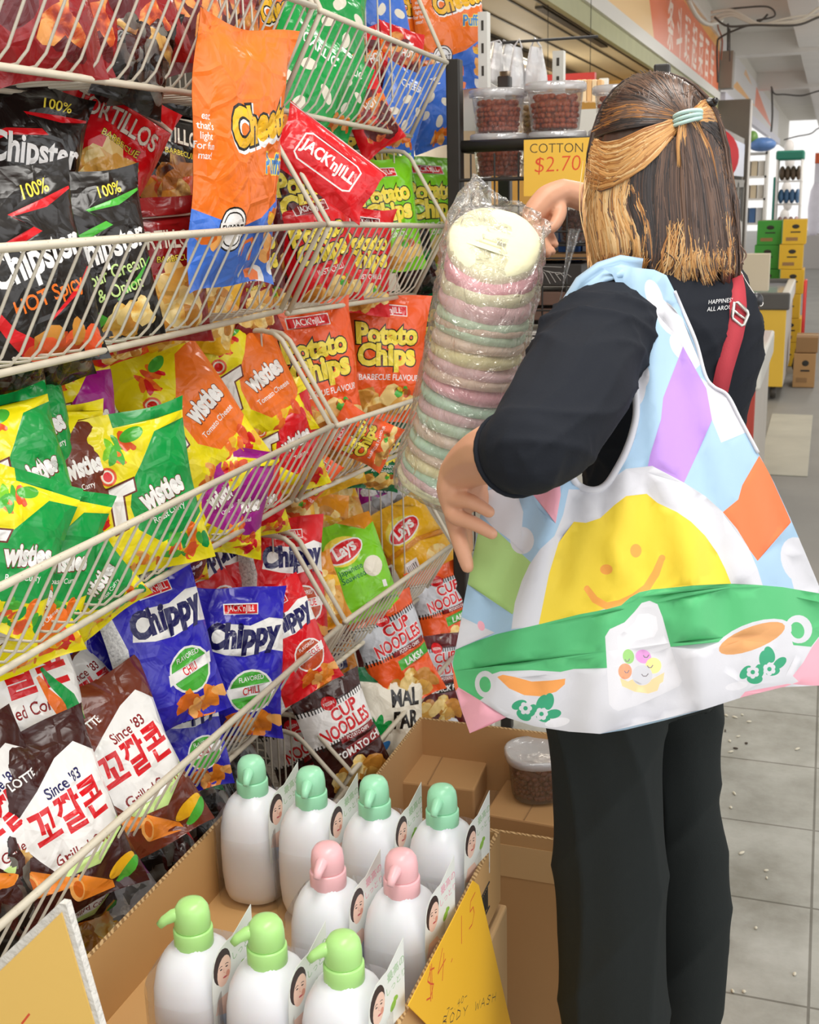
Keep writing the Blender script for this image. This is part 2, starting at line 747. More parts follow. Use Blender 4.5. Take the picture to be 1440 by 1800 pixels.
def basket(y0, y1, zt0, zt1, drop, label, rise=0.16, left_side=True, right_side=True, step=0.0345):
    BASKETS.append(((y0, y1), zt0, zt1, drop))
    root = empty('wire_basket', ((S_XB + S_XK) / 2, (y0 + y1) / 2, (zt0 + zt1) / 2 - drop), label, 'basket', 'wire baskets of the snack rack')
    inv = Matrix.Translation(-Vector(root.location))

    def fin(b, nm):
        b.v = [tuple(Vector(p) - root.location) for p in b.v]
        return b.build(nm, root)

    def zt(y):
        return zt0 + (zt1 - zt0) * (y - y0) / (y1 - y0)
    b = MB()
    b.tube([(S_X0, y0, zt0), (S_X0, y1, zt1)], 0.0052, M_WIREB, 8)
    fin(b, 'top_rail')
    b = MB()
    b.tube([(S_XB, y0, zt0 - drop), (S_XB, y1, zt1 - drop)], 0.0048, M_WIREB, 8)
    b.tube([(S_XK, y0, zt0 - drop), (S_XK, y1, zt1 - drop)], 0.0045, M_WIREB, 6)
    b.tube([(-1.04, y0, zt0 - drop - 0.004), (-1.04, y1, zt1 - drop - 0.004)], 0.004, M_WIREB, 6)
    fin(b, 'bottom_rail')
    b = MB()
    n = int((y1 - y0) / step)
    for i in range(1, n):
        y = y0 + (y1 - y0) * i / n
        z = zt(y)
        b.tube([(S_X0 + 0.003, y, z + 0.004), (S_XB + 0.012, y, z - drop + 0.020), (S_XB - 0.004, y, z - drop + 0.006), (S_XB - 0.022, y, z - drop + 0.004), (S_XK, y, z - drop + 0.004)], 0.0020, M_WIRE, 5, False)
    fin(b, 'wire_grille')
    for on, y in ((left_side, y0 + 0.006), (right_side, y1 - 0.006)):
        if not on:
            continue
        z = zt(y)
        b = MB()
        b.tube([(S_XB, y, z - drop), (S_X0, y, z), (S_X0 - 0.085, y, z + rise - 0.012), (S_X0 - 0.10, y, z + rise), (S_X0 - 0.12, y, z + rise + 0.004), (S_XK, y, z + rise + 0.006)], 0.0048, M_WIREB, 7)
        k = 11
        for i in range(1, k):
            x = S_XB - 0.01 + (S_XK - S_XB) * i / k
            top = z + rise + 0.004 if x < S_X0 - 0.1 else z + rise * (S_X0 - x) / 0.1
            b.tube([(x, y, z - drop), (x, y, top)], 0.0019, M_WIRE, 5, False)
        fin(b, 'side_frame')
    return root


BAY = ((0.70, 1.892), (1.912, 2.605))
basket(BAY[0][0], BAY[0][1], 1.795, 1.795, 0.145, 'cream wire basket holding dark red crisp bags, highest on the left', rise=0.2)
basket(BAY[1][0], BAY[1][1], 1.792, 1.774, 0.148, 'cream wire basket of green, red and blue bags, highest next to the black rack', rise=0.2)
basket(BAY[0][0], BAY[0][1], 1.459, 1.457, 0.143, 'cream wire basket holding black tortilla bags and the tall orange puff bag')
basket(BAY[1][0], BAY[1][1], 1.457, 1.432, 0.150, 'cream wire basket holding lime green and red potato chip bags')
basket(BAY[0][0], BAY[0][1], 1.114, 1.116, 0.140, 'cream wire basket holding the yellow curly snack bags')
basket(BAY[1][0], BAY[1][1], 1.112, 1.072, 0.140, 'cream wire basket holding orange potato chip bags beside the candy floss')
basket(BAY[0][0], BAY[0][1], 0.753, 0.746, 0.140, 'cream wire basket of blue and red chip bags above the pump bottles')
basket(BAY[1][0], BAY[1][1], 0.746, 0.699, 0.140, 'cream wire basket holding the small lime green and golden chip bags')
basket(BAY[0][0], BAY[0][1], 0.42, 0.42, 0.14, 'lowest cream wire basket on the left, behind the carton of pump bottles', rise=0.1)
basket(BAY[1][0], BAY[1][1], 0.44, 0.42, 0.14, 'lowest cream wire basket holding noodle flavoured chip bags', rise=0.1)

rk = empty('display_rack', (-1.24, 1.65, 0), 'cream steel uprights and back of the snack display rack', 'rack')
for y in (0.68, 1.902, 2.62):
    b = MB()
    b.box((-0.015, y - 1.65, 1.05), (0.04, 0.03, 2.1), M_FRAME)
    for k in range(36):
        b.box((0.0055, y - 1.65, 0.2 + k * 0.05), (0.002, 0.006, 0.022), M_BACK)
    b.build('upright', rk)
b = MB()
b.box((-0.05, 0, 1.05), (0.012, 1.98, 2.1), M_BACK)
b.build('back_panel', rk)
b = MB()
b.box((0.19, 0, 0.12), (0.40, 1.96, 0.03), M_FRAME)
b.box((0.38, 0, 0.055), (0.02, 1.96, 0.11), M_FRAME)
b.build('base_shelf', rk)
# ------------------------------------------------------------------ snack bag artwork (x -1..1, y -a..a)
def bag_art(a, base, nx=12, ny=16):
    return Art([(-1, -a), (1, -a), (1, a), (-1, a)], film(base), nx, ny)


def F(k):
    return MATS.get('film_' + k) or film(k)


FILM.update(chip_a='#e0aa50', chip_b='#c68634', chip_c='#f1d288', chip_d='#a8682a', curl_a='#f08a28', curl_b='#d96a1c', curl_c='#f6b060')


def heap(d, cx, cy, rx, ry, n, seed, cols=('chip_a', 'chip_c', 'chip_b', 'chipgold'), size=0.24, thin=0.62):
    """a printed heap of crisps"""
    r = random.Random(seed)
    a = d.outline[2][1]
    for k in range(n):
        t = r.uniform(0, 6.28)
        q = math.sqrt(r.random())
        s = size * r.uniform(.7, 1.25)
        x, y = cx + rx * q * math.cos(t), cy + ry * q * math.sin(t)
        rot = r.uniform(0, 180)
        c = cols[k % len(cols)]
        pts = []
        for j in range(11):
            an = 2 * math.pi * j / 11
            m = r.uniform(.86, 1.12)
            px, py = s * m * math.cos(an), s * thin * m * math.sin(an)
            cr, sr = math.cos(math.radians(rot)), math.sin(math.radians(rot))
            pts.append((max(-1, min(1, x + px * cr - py * sr)), max(-a, min(a, y + px * sr + py * cr))))
        d.poly(F(c), pts)
    return d


CURL = ('curl_a', 'curl_c', 'curl_b')


def art_puff(word2=True):
    a = 1.62
    d = bag_art(a, 'orange', 14, 22)
    d.poly(F('blue'), [(-1, -a), (1, -a), (1, -0.28), (0.7, -0.5), (0.3, -0.72), (-0.1, -0.82), (-0.5, -0.78), (-1, -0.6)])
    d.text(F('white'), 'Cheetos', 0.30, 0.50, 0.60, rot=10, off=0.13, grow=-0.12, sx=0.78)
    d.text(F('gold'), 'Cheetos', 0.285, 0.515, 0.60, rot=10, off=0.05, out=F('black'), outw=0.055, grow=-0.12, sx=0.78)
    d.text(F('sky'), 'Puffs', 0.56, -0.02, 0.36, rot=-2, off=0.03, out=F('letter'), outw=0.045, sx=0.8)
    d.ell(F('black'), -0.38, -0.86, 0.29, 0.29, n=26).ell(F('white'), -0.38, -0.86, 0.265, 0.265, n=26)
    d.ell(F('black'), -0.38, -0.86, 0.225, 0.225, n=26).ell(F('white'), -0.38, -0.86, 0.205, 0.205, n=26)
    d.rect(F('white'), -0.64, -0.95, -0.12, -0.77)
    d.text(F('black'), 'EXPORT', -0.38, -0.86, 0.17, off=0.02, sx=0.72)
    d.text(F('white'), 'eat\nthat\'s\nlight\nfor fun\nmax!', -0.9, 0.25, 0.12, off=0.01, sx=0.7)
    heap(d, 0.72, -1.25, 0.22, 0.3, 12, 4, ('curl_a', 'white', 'curl_c', 'curl_b'), 0.13)
    heap(d, 0.7, -0.72, 0.2, 0.12, 5, 9, ('curl_a', 'gold', 'curl_b'), 0.13)
    heap(d, -0.8, -0.98, 0.12, 0.1, 3, 2, CURL, 0.14)
    d.band(F('orange'), [(-0.05, -1.22), (-0.02, -1.05), (0.12, -1.0), (0.22, -1.1), (0.22, -1.3)], 0.06)
    return d


def art_chipster(acc, sub):
    a = 1.34
    d = bag_art(a, 'black')
    c = F(acc)
    d.band(c, [(0.95, 0.95), (0.5, 0.82), (-0.1, 0.72), (0.25, 0.5), (-0.35, 0.3), (-0.72, 0.0), (-0.7, -0.4), (-0.45, -0.8), (-0.1, -1.12)], [0.04, 0.12, 0.05, 0.14, 0.12, 0.13, 0.12, 0.16, 0.3])
    d.band(c, [(0.95, -0.1), (0.6, -0.4), (0.15, -0.72)], [0.03, 0.07, 0.03])
    d.text(F('letter'), '100%', 0.4, 1.02, 0.26, rot=8, off=0.01, shear=0.2, sx=0.9)
    d.text(F('white'), 'Chipster', 0.16, 0.1, 0.6, rot=12, off=0.03, shear=0.1, sx=0.72, grow=-0.18)
    d.text(F('lgreen' if acc != 'red' else 'orange'), sub, 0.2, -0.4, 0.3, rot=12, off=0.012, sx=0.85)
    heap(d, 0.4, -1.05, 0.45, 0.16, 12, 3, size=0.22) if acc != 'red' else heap(d, 0.3, -1.05, 0.5, 0.16, 10, 5, ('tomato', 'barb', 'chip_b'), 0.22)
    return d


def art_tort(base, dark=False):
    a = 1.36
    d = bag_art(a, base)
    heap(d, 0.1, -0.5, 0.55, 0.5, 26, 7, ('chip_a', 'chip_c', 'chipgold', 'chip_b') if not dark else ('chip_d', 'chipdark', 'chip_b', 'barb'), 0.34)
    d.rect(F('cream'), -1, 0.96, 1, 1.02)
    d.text(F('cream'), 'TORTILLOS', 0.0, 0.6, 0.46, off=0.02, sx=0.66, arc=-0.08, out=F('maroon'), outw=0.02)
    d.text(F('letter'), 'BARBECUE', 0.2, 0.24, 0.16, off=0.01, out=F('black'), outw=0.05)
    d.ell(F('red'), -0.7, 0.05, 0.2, 0.2).ell(F('white'), -0.7, 0.05, 0.13, 0.13)
    return d


def art_jnj(base, sub, veg='chipgold'):
    a = 1.46
    d = bag_art(a, base)
    d.rect(F('white'), -0.56, 0.98, 0.42, 1.22)
    d.rect(F('red' if base != 'red' else 'darkred'), -0.54, 1.0, 0.4, 1.2)
    d.text(F('white'), "JACK'nJILL", -0.07, 1.1, 0.2, off=0.015, sx=0.78)
    lc = F('letter')
    d.text(lc, 'Potato', -0.05, 0.55, 0.62, rot=3, off=0.05, sx=0.92, out=F('black'), outw=0.045)
    d.text(lc, 'Chips', -0.02, 0.02, 0.66, rot=4, off=0.05, sx=0.95, out=F('black'), outw=0.045)
    d.text(F('white'), sub, 0.1, -0.42, 0.19, rot=3, off=0.012, sx=0.85)
    heap(d, 0.05, -1.02, 0.75, 0.24, 20, 6, ('chip_a', 'chip_c', 'chipgold', 'chip_b'), 0.26)
    heap(d, 0.5, -0.75, 0.2, 0.1, 9, 8, ('leaf', 'barb', 'chip_d', 'fruit'), 0.11)
    return d


def art_twist(acc, sub, top=None):
    a = 1.34
    d = bag_art(a, 'yellow')
    c = F(acc)
    d.rect(F(top or acc), -0.2, 1.12, 1, a)
    d.poly(c, [(1, 1.0), (0.4, 0.95), (0.05, 0.5), (-0.2, 0.2), (-0.3, -0.15), (-0.25, -0.55), (0.1, -0.85), (0.6, -0.75), (1, -0.55)])
    heap(d, -0.25, 0.78, 0.28, 0.16, 9, 3, ('leaf', 'tomato', 'orange', 'lime') if acc == 'green' else ('tomato', 'orange', 'red'), 0.15, 0.45)
    d.ell(F('tomato'), -0.55, 0.40, 0.15, 0.15).ell(F('cream'), -0.55, 0.40, 0.11, 0.11).ell(F('red'), -0.55, 0.40, 0.08, 0.08)
    d.ell(F('leaf' if acc != 'purple' else 'tomato'), 0.02, 0.98, 0.2, 0.1, rot=20)
    d.text(F('white'), 'T', -0.42, -0.12, 0.84, rot=12, off=0.06, shear=0.3, sx=1.1, out=F('brown'), outw=0.035)
    d.text(F('white'), 'wisties', 0.30, -0.02, 0.50, rot=14, off=0.05, sx=0.62, grow=-0.12, out=F('brown'), outw=0.035)
    d.text(F('white'), sub, 0.34, -0.40, 0.15, rot=14, off=0.012, sx=0.85)
    heap(d, 0.5, -0.98, 0.4, 0.2, 16, 5, ('leaf', 'tomato', 'orange', 'gold', 'green') if acc == 'green' else ('tomato', 'gold', 'orange', 'red'), 0.15, 0.5)
    heap(d, -0.3, -1.1, 0.4, 0.12, 8, 15, CURL, 0.12, 0.4)
    return d


def art_chippy(base, badge, back):
    a = 1.42
    d = bag_art(a, base)
    d.poly(F('smalltext'), [(-1, a), (-0.78, 1.0), (-0.72, 0.2), (-0.74, -a), (-1, -a)])
    d.rect(F('white'), -0.2, 0.94, 0.46, 1.14).rect(F('red'), -0.18, 0.96, 0.44, 1.12)
    d.text(F('white'), "JACK'nJILL", 0.13, 1.04, 0.16, off=0.012, sx=0.72)
    d.poly(F('white'), [(-0.6, 0.3), (-0.5, 0.62), (-0.2, 0.78), (0.3, 0.74), (0.7, 0.86), (1, 0.8), (1, 0.2), (0.7, 0.28), (0.2, 0.16), (-0.2, 0.2)])
    d.text(F('navy'), 'Chippy', 0.2, 0.5, 0.62, rot=3, off=0.055, shear=0.2, sx=0.82)
    d.ell(F('white'), 0.34, -0.5, 0.46, 0.42, rot=10).ell(F(badge), 0.34, -0.5, 0.42, 0.38, rot=10)
    d.text(F('white'), 'FLAVORED', 0.34, -0.25, 0.13, rot=8, off=0.01, sx=0.8)
    d.poly(F('white'), [(-0.16, -0.66), (0.82, -0.5), (0.84, -0.3), (-0.14, -0.46)])
    d.text(F('red'), back, 0.34, -0.48, 0.2, rot=9, off=0.02, sx=0.72)
    heap(d, 0.45, -1.12, 0.5, 0.22, 14, 6, CURL, 0.22, 0.5)
    return d


def art_corn(base, since='#'):
    a = 1.42
    d = bag_art(a, base)
    d.text(F('white'), 'LOTTE', -0.42, 0.80, 0.18, rot=14, off=0.02, sx=0.85)
    d.ell(F('white'), -0.8, 0.70, 0.06, 0.08)
    d.poly(F('white'), [(-0.86, 0.12), (-0.30, 0.56), (0.2, 0.88), (0.6, 0.98), (0.92, 0.72), (1.0, 0.1), (0.86, -0.5), (0.3, -0.86), (-0.3, -0.8), (-0.6, -0.4)])
    d.poly(F('lgreen'), [(0.86, -0.5), (0.3, -0.86), (-0.3, -0.8), (-0.42, -0.66), (0.3, -0.66), (0.9, -0.32)])
    d.text(F('darkred' if base == 'brown' else 'navy'), "Since '83", 0.16, 0.5, 0.24, rot=8, off=0.02, sx=0.85)
    d.text(F('red'), '꼬깔콘', 0.10, 0.08, 0.64, rot=6, off=0.03, sx=0.78)
    d.text(F('darkred'), 'Grilled Corn', 0.16, -0.5, 0.24, rot=3, off=0.012, sx=0.86)
    for x0, y0 in ((-0.55, -0.75), (0.1, -1.12)):
        d.poly(F('curl_a'), [(x0 - .34, y0 + .2), (x0 - .24, y0 + .3), (x0 + .36, y0 - .1), (x0 + .4, y0 - .24), (x0 - .26, y0 - .12)])
        d.ell(F('curl_c'), x0 - .28, y0 + .08, .1, .2, rot=10).ell(F('curl_b'), x0 - .27, y0 + .08, .065, .14, rot=10)
    d.ell(F('gold'), 0.66, -1.05, 0.28, 0.12, rot=25).ell(F('leaf'), 0.76, -1.16, 0.26, 0.09, rot=40)
    return d


def art_corn_white():
    a = 1.42
    d = bag_art(a, 'white')
    d.poly(F('lgreen'), [(-1, -0.9), (-1, -0.2), (0, -0.35), (1, -0.05), (1, -0.9)])
    d.rect(F('brown'), -1, -a, 1, -0.95)
    d.text(F('darkred'), "Since '83", -0.1, 1.0, 0.22, off=0.02)
    d.text(F('red'), '꼬깔콘', -0.05, 0.5, 0.66, rot=4, off=0.035, sx=0.92)
    d.text(F('darkred'), 'Grilled Corn', -0.1, -0.02, 0.26, rot=4, off=0.012, sx=0.85)
    heap(d, -0.45, -0.62, 0.4, 0.16, 9, 4, CURL, 0.22, 0.55)
    d.band(F('green'), [(0.3, 0.5), (0.62, 0.0), (0.8, -0.6), (0.7, -1.0)], [0.06, 0.22, 0.34, 0.1])
    d.band(F('orange'), [(0.22, 0.4), (0.45, -0.1), (0.55, -0.6)], [0.05, 0.2, 0.2])
    d.text(F('white'), 'Halal Pulut!', 0.1, -1.12, 0.2, rot=6, off=0.02, shear=0.2)
    return d


def art_lays(base, gold=False):
    a = 1.3
    d = bag_art(a, base)
    d.poly(F('amber' if not gold else 'gold'), [(0.0, a), (1, a), (1, 1.0), (0.6, 0.88)])
    d.ell(F('letter'), -0.28, 0.5, 0.56, 0.4, rot=12)
    d.ell(F('white'), -0.22, 0.48, 0.6, 0.29, rot=14).ell(F('red'), -0.22, 0.48, 0.56, 0.25, rot=14)
    d.text(F('white'), "Lays", -0.22, 0.49, 0.44, rot=14, off=0.035, shear=0.2)
    if not gold:
        d.text(F('darkgreen'), 'Japanese\nSeaweed', -0.25, -0.12, 0.22, rot=6, off=0.012)
        d.ell(F('cream'), 0.42, -0.1, 0.3, 0.27, rot=8)
        d.rect(F('darkgreen'), -0.1, -1.0, 0.95, -0.94)
        d.rect(F('white'), 0.55, -0.7, 0.68, -0.52)
    else:
        d.poly(F('amber'), [(-1, 0.05), (0, 0.15), (1, -0.05), (1, -0.2), (0, 0.0), (-1, -0.1)])
        d.rect(F('white'), -0.8, -0.95, -0.35, -0.35)
        for k in range(6):
            d.rect(F('black'), -0.74 + k * 0.06, -0.85, -0.72 + k * 0.06, -0.45)
        d.ell(F('chipgold'), 0.3, -0.6, 0.4, 0.3)
    return d


def art_plain(base, patch=None, accent=None, word=None, wc='white'):
    a = 1.38
    d = bag_art(a, base)
    if accent:
        d.poly(F(accent), [(-1, 0.9), (-0.3, 0.62), (0.3, 0.7), (1, 0.4), (1, 0.0), (0.2, 0.25), (-1, 0.3)])
    if patch:
        mix = dict(chipgold=('chip_a', 'chip_c', 'chipgold', 'chip_b'), chipred=('chipred', 'maroon', 'darkred', 'maroon', 'chipred'), darkmix=('darkmix', 'black', 'darkmix', 'darkbrown'), smalltext=('smalltext', 'silver', 'grey')).get(patch, (patch,))
        heap(d, 0.05, -0.35, 0.8, 0.8, 24, len(base) + len(patch), mix, 0.32)
        heap(d, -0.2, 0.75, 0.6, 0.3, 7, 5, mix, 0.26)
    if word:
        d.text(F(wc), word, 0.05, 0.45, 0.36, rot=5, off=0.03, sx=0.8)
    return d


def art_cup(main, sub, tabc, mid='silver'):
    a = 1.46
    d = bag_art(a, main)
    d.rect(F(mid), -1, 0.1, 1, 1.05)
    for y in (0.92, 0.0):
        for k in range(24):
            x = -0.98 + k * 0.083
            d.rect(F('black' if main != 'white' else 'gold'), x, y + 0.02, x + 0.035, y + 0.17)
    d.ell(F('red'), -0.1, 1.05, 0.2, 0.17)
    d.text(F('white'), 'NISSIN', -0.1, 1.05, 0.12, off=0.015, sx=0.8)
    d.text(F('red'), 'CUP', 0.2, 0.76, 0.42, rot=5, off=0.03, out=F('white'), outw=0.035)
    d.text(F('red'), 'NOODLES', 0.1, 0.38, 0.46, rot=5, off=0.03, sx=0.72, out=F('white'), outw=0.035)
    d.poly(F('darkred'), [(-0.2, 0.0), (0.9, 0.06), (0.9, 0.2), (-0.2, 0.14)])
    d.text(F('white'), 'POTATO CHIPS', 0.35, 0.1, 0.13, rot=3, off=0.015, sx=0.75)
    d.poly(F(tabc), [(-0.15, -0.4), (0.95, -0.3), (0.95, -0.02), (-0.15, -0.12)])
    d.text(F('white'), sub, 0.4, -0.21, 0.26, rot=5, off=0.03, sx=0.9)
    heap(d, 0.05, -0.9, 0.75, 0.3, 18, 8, ('chip_a', 'chip_c', 'chipgold', 'chip_b'), 0.28)
    return d


def art_fold():
    a = 0.52
    d = bag_art(a, 'red')
    d.poly(F('white'), [(-0.62, -0.2), (-0.5, -0.27), (0.5, -0.27), (0.62, -0.2), (0.62, 0.2), (0.5, 0.27), (-0.5, 0.27), (-0.62, 0.2)])
    d.poly(F('red'), [(-0.59, -0.19), (-0.48, -0.245), (0.48, -0.245), (0.59, -0.19), (0.59, 0.19), (0.48, 0.245), (-0.48, 0.245), (-0.59, 0.19)])
    d.text(F('white'), "JACK'nJILL", 0, 0, 0.30, off=0.03, sx=0.84)
    d.rect(F('white'), -1, a - 0.03, 1, a - 0.015)
    return d


def art_malfar():
    a = 1.4
    d = bag_art(a, 'cream')
    d.rect(F('darkgreen'), -1, 1.05, 0.3, a).rect(F('purple'), 0.3, 1.05, 1, a)
    d.text(F('black'), 'MAL\nFAR', 0.35, 0.35, 0.62, rot=2, off=0.04, sx=0.72)
    for k in range(5):
        t = math.radians(40 + 35 * k)
        d.ell(F('green'), -0.55 + 0.3 * math.cos(t), -0.35 + 0.3 * math.sin(t), 0.3, 0.12, rot=math.degrees(t))
        d.ell(F('sky'), -0.6 + 0.3 * math.cos(t), -0.85 + 0.25 * math.sin(t), 0.3, 0.12, rot=math.degrees(t))
    return d


def art_tomyam():
    a = 1.42
    d = bag_art(a, 'amber')
    d.rect(F('maroon'), -1, 0.9, 1, a)
    d.text(F('white'), 'POTATO CHIPS', 0.2, 1.08, 0.22, off=0.02, sx=0.75)
    d.poly(F('navy'), [(-0.8, 0.2), (0.6, 0.3), (0.6, 0.8), (-0.8, 0.7)])
    d.text(F('white'), 'TOM YAM\nSEAFOOD', -0.1, 0.5, 0.26, rot=4, off=0.02)
    d.ell(F('cream'), 0.0, -0.4, 0.85, 0.5, rot=10).ell(F('orange'), 0.05, -0.45, 0.7, 0.4, rot=10)
    d.ell(F('fruit'), 0.1, -0.4, 0.34, 0.2)
    d.ell(F('leaf'), 0.3, -0.25, 0.16, 0.08, rot=30)
    return d


def art_garlic(base, word):
    a = 1.4
    d = bag_art(a, base)
    for x, y, r in ((-0.5, -0.2, 20), (0.1, -0.5, 70), (0.55, 0.1, -30), (-0.1, 0.35, 40)):
        d.ell(F('cream'), x, y, 0.22, 0.13, rot=r)
    d.text(F('white'), word, 0, 0.85, 0.34, off=0.02, sx=0.8)
    heap(d, 0.2, -1.05, 0.6, 0.2, 12, 3, CURL, 0.2, 0.5)
    return d


ART = {}
ART_DEF = dict(
    puff=(art_puff, 0.215, 'orange'),
    chipster_green=(lambda: art_chipster('leaf', 'Sour Cream\n& Onion'), 0.15, 'black'),
    chipster_red=(lambda: art_chipster('red', 'HOT Spicy'), 0.155, 'black'),
    tort_red=(lambda: art_tort('darkred'), 0.145, 'darkred'),
    tort_bright=(lambda: art_tort('red'), 0.145, 'red'),
    tort_black=(lambda: art_tort('black', True), 0.14, 'black'),
    jnj_red=(lambda: art_jnj('red', 'JUST CHILLI'), 0.155, 'red'),
    jnj_fold=(art_fold, 0.205, 'red'),
    jnj_maroon=(lambda: art_jnj('maroon', 'BARBECUE', 'chipdark'), 0.155, 'maroon'),
    jnj_lime=(lambda: art_jnj('lime', 'SOUR CREAM\n& ONION'), 0.15, 'lime'),
    jnj_orange=(lambda: art_jnj('deeporange', 'BARBECUE FLAVOUR'), 0.165, 'deeporange'),
    jnj_green=(lambda: art_jnj('darkgreen', 'SPRING ONION\nAND GARLIC'), 0.15, 'darkgreen'),
    twist_green=(lambda: art_twist('green', 'Roast Curry'), 0.145, 'yellow'),
    twist_orange=(lambda: art_twist('orange', 'Tomato Cheese', 'yellow'), 0.16, 'yellow'),
    twist_purple=(lambda: art_twist('purple', 'Original'), 0.14, 'yellow'),
    twist_red=(lambda: art_twist('red', 'Tomato', 'yellow'), 0.14, 'yellow'),
    twist_curry=(lambda: art_twist('brown', 'Curry', 'yellow'), 0.145, 'yellow'),
    chippy_red=(lambda: art_chippy('red', 'barb', 'BARBECUE'), 0.15, 'red'),
    chippy_blue=(lambda: art_chippy('royal', 'leaf', 'CHILI'), 0.15, 'royal'),
    corn_brown=(lambda: art_corn('brown'), 0.155, 'brown'),
    corn_dark=(lambda: art_corn('darkbrown'), 0.15, 'darkbrown'),
    corn_white=(art_corn_white, 0.16, 'brown'),
    lays_lime=(lambda: art_lays('lime'), 0.145, 'lime'),
    lays_gold=(lambda: art_lays('gold', True), 0.15, 'amber'),
    gold_plain=(lambda: art_plain('amber', 'chipgold', 'gold'), 0.145, 'amber'),
    cup_laksa=(lambda: art_cup('deeporange', 'LAKSA', 'leaf'), 0.15, 'deeporange'),
    cup_black=(lambda: art_cup('maroon', 'BLACK PEPPER', 'black'), 0.15, 'silver'),
    cup_white=(lambda: art_cup('darkbrown', 'TOMATO CHILLI', 'darkred', 'white'), 0.155, 'silver'),
    malfar=(art_malfar, 0.15, 'cream'),
    tomyam=(art_tomyam, 0.15, 'amber'),
    chili=(lambda: art_plain('darkred', 'chipred', 'maroon'), 0.175, 'darkred'),
    chili_orange=(lambda: art_plain('maroon', 'chipred', 'barb', 'CHILLI', 'cream'), 0.17, 'maroon'),
    garlic_green=(lambda: art_garlic('green', 'GARLIC'), 0.175, 'green'),
    red_chips=(lambda: art_plain('red', 'chipred', 'orange', 'HOT'), 0.155, 'red'),
    blue_chips=(lambda: art_garlic('blue', 'CHEESE'), 0.16, 'blue'),
    gold_chips=(lambda: art_plain('gold', 'chipgold', 'chiporange'), 0.15, 'gold'),
    dark_chips=(lambda: art_plain('black', 'darkmix', 'chipdark'), 0.15, 'black'),
    dark_green=(lambda: art_plain('black', 'darkmix', 'darkgreen', 'CASSAVA', 'leaf'), 0.15, 'black'),
    silver_dull=(lambda: art_plain('silver', 'smalltext', 'purple', 'CRISPS', 'navy'), 0.14, 'silver'),
    red_dark=(lambda: art_plain('darkred', 'darkmix', 'red'), 0.14, 'darkred'),
)


def bag_surface(u, v, w, h, T, seed, bend, fold, foldv, crush):
    r = np.random.RandomState(seed)
    au, av = np.abs(u), np.abs(v)
    iu = np.clip(1 - au ** 2.4, 0, 1)
    sealv = 0.90
    tv = np.clip(av / sealv, 0, 1)
    iv = np.clip(1 - tv ** 2.6, 0, 1)
    body = iu ** 0.55 * iv ** 0.62
    Z = T * body
    # puckers running in from both seals
    env = np.exp(-((1 - av) / 0.30)) * iu
    wr = 0
    for k in range(4):
        wr = wr + np.sin(u * (3.5 + 2.6 * k) + r.uniform(0, 6.3) + v * r.uniform(-2, 2)) / (1.2 + 0.5 * k)
    Z = Z + crush * 0.22 * T * env * wr * np.clip((1 - av) / 0.1, 0, 1) * 1.6
    # crumples
    c = 0
    for k in range(5):
        an = r.uniform(0, math.pi)
        fq = r.uniform(2.0, 5.5)
        s = np.sin((u * math.cos(an) + v * math.sin(an)) * fq + r.uniform(0, 6.3))
        c = c + (1 - np.abs(s)) ** 3 / (1 + 0.2 * k) - 0.22
    Z = Z - crush * 0.21 * T * c * np.clip(body * 1.6, 0, 1)
    X = w / 2 * (u * (1 - 0.10 * (1 - av ** 3)) + 0.02 * np.sin(v * 4 + r.uniform(0, 6)) * au)
    Y = h / 2 * (v * (1 - 0.05 * (1 - au ** 2)) + 0.018 * np.sin(u * 4 + r.uniform(0, 6)) * av ** 4)
    Z = Z + bend * h * (v * v - 0.3) + r.uniform(-0.03, 0.03) * h * u * v
    Z = Z + 0.03 * w * np.sin(v * 6.0 + r.uniform(0, 6)) * au ** 6 * av
    if fold:
        y0 = foldv * h / 2
        rad = 0.16 * h
        d = Y - y0
        m = d > 0
        ang = np.clip(d / rad, 0, abs(fold)) * np.sign(fold)
        rest = np.clip(d - abs(fold) * rad, 0, None)
        dy = rad * np.sin(np.abs(ang)) + rest * math.cos(abs(fold))
        dz = (rad * (1 - np.cos(np.abs(ang))) + rest * math.sin(abs(fold))) * np.sign(fold)
        Y = np.where(m, y0 + dy, Y)
        Z = np.where(m, Z * np.cos(ang) + dz, Z)
    return np.stack([X, Y, Z], 1)


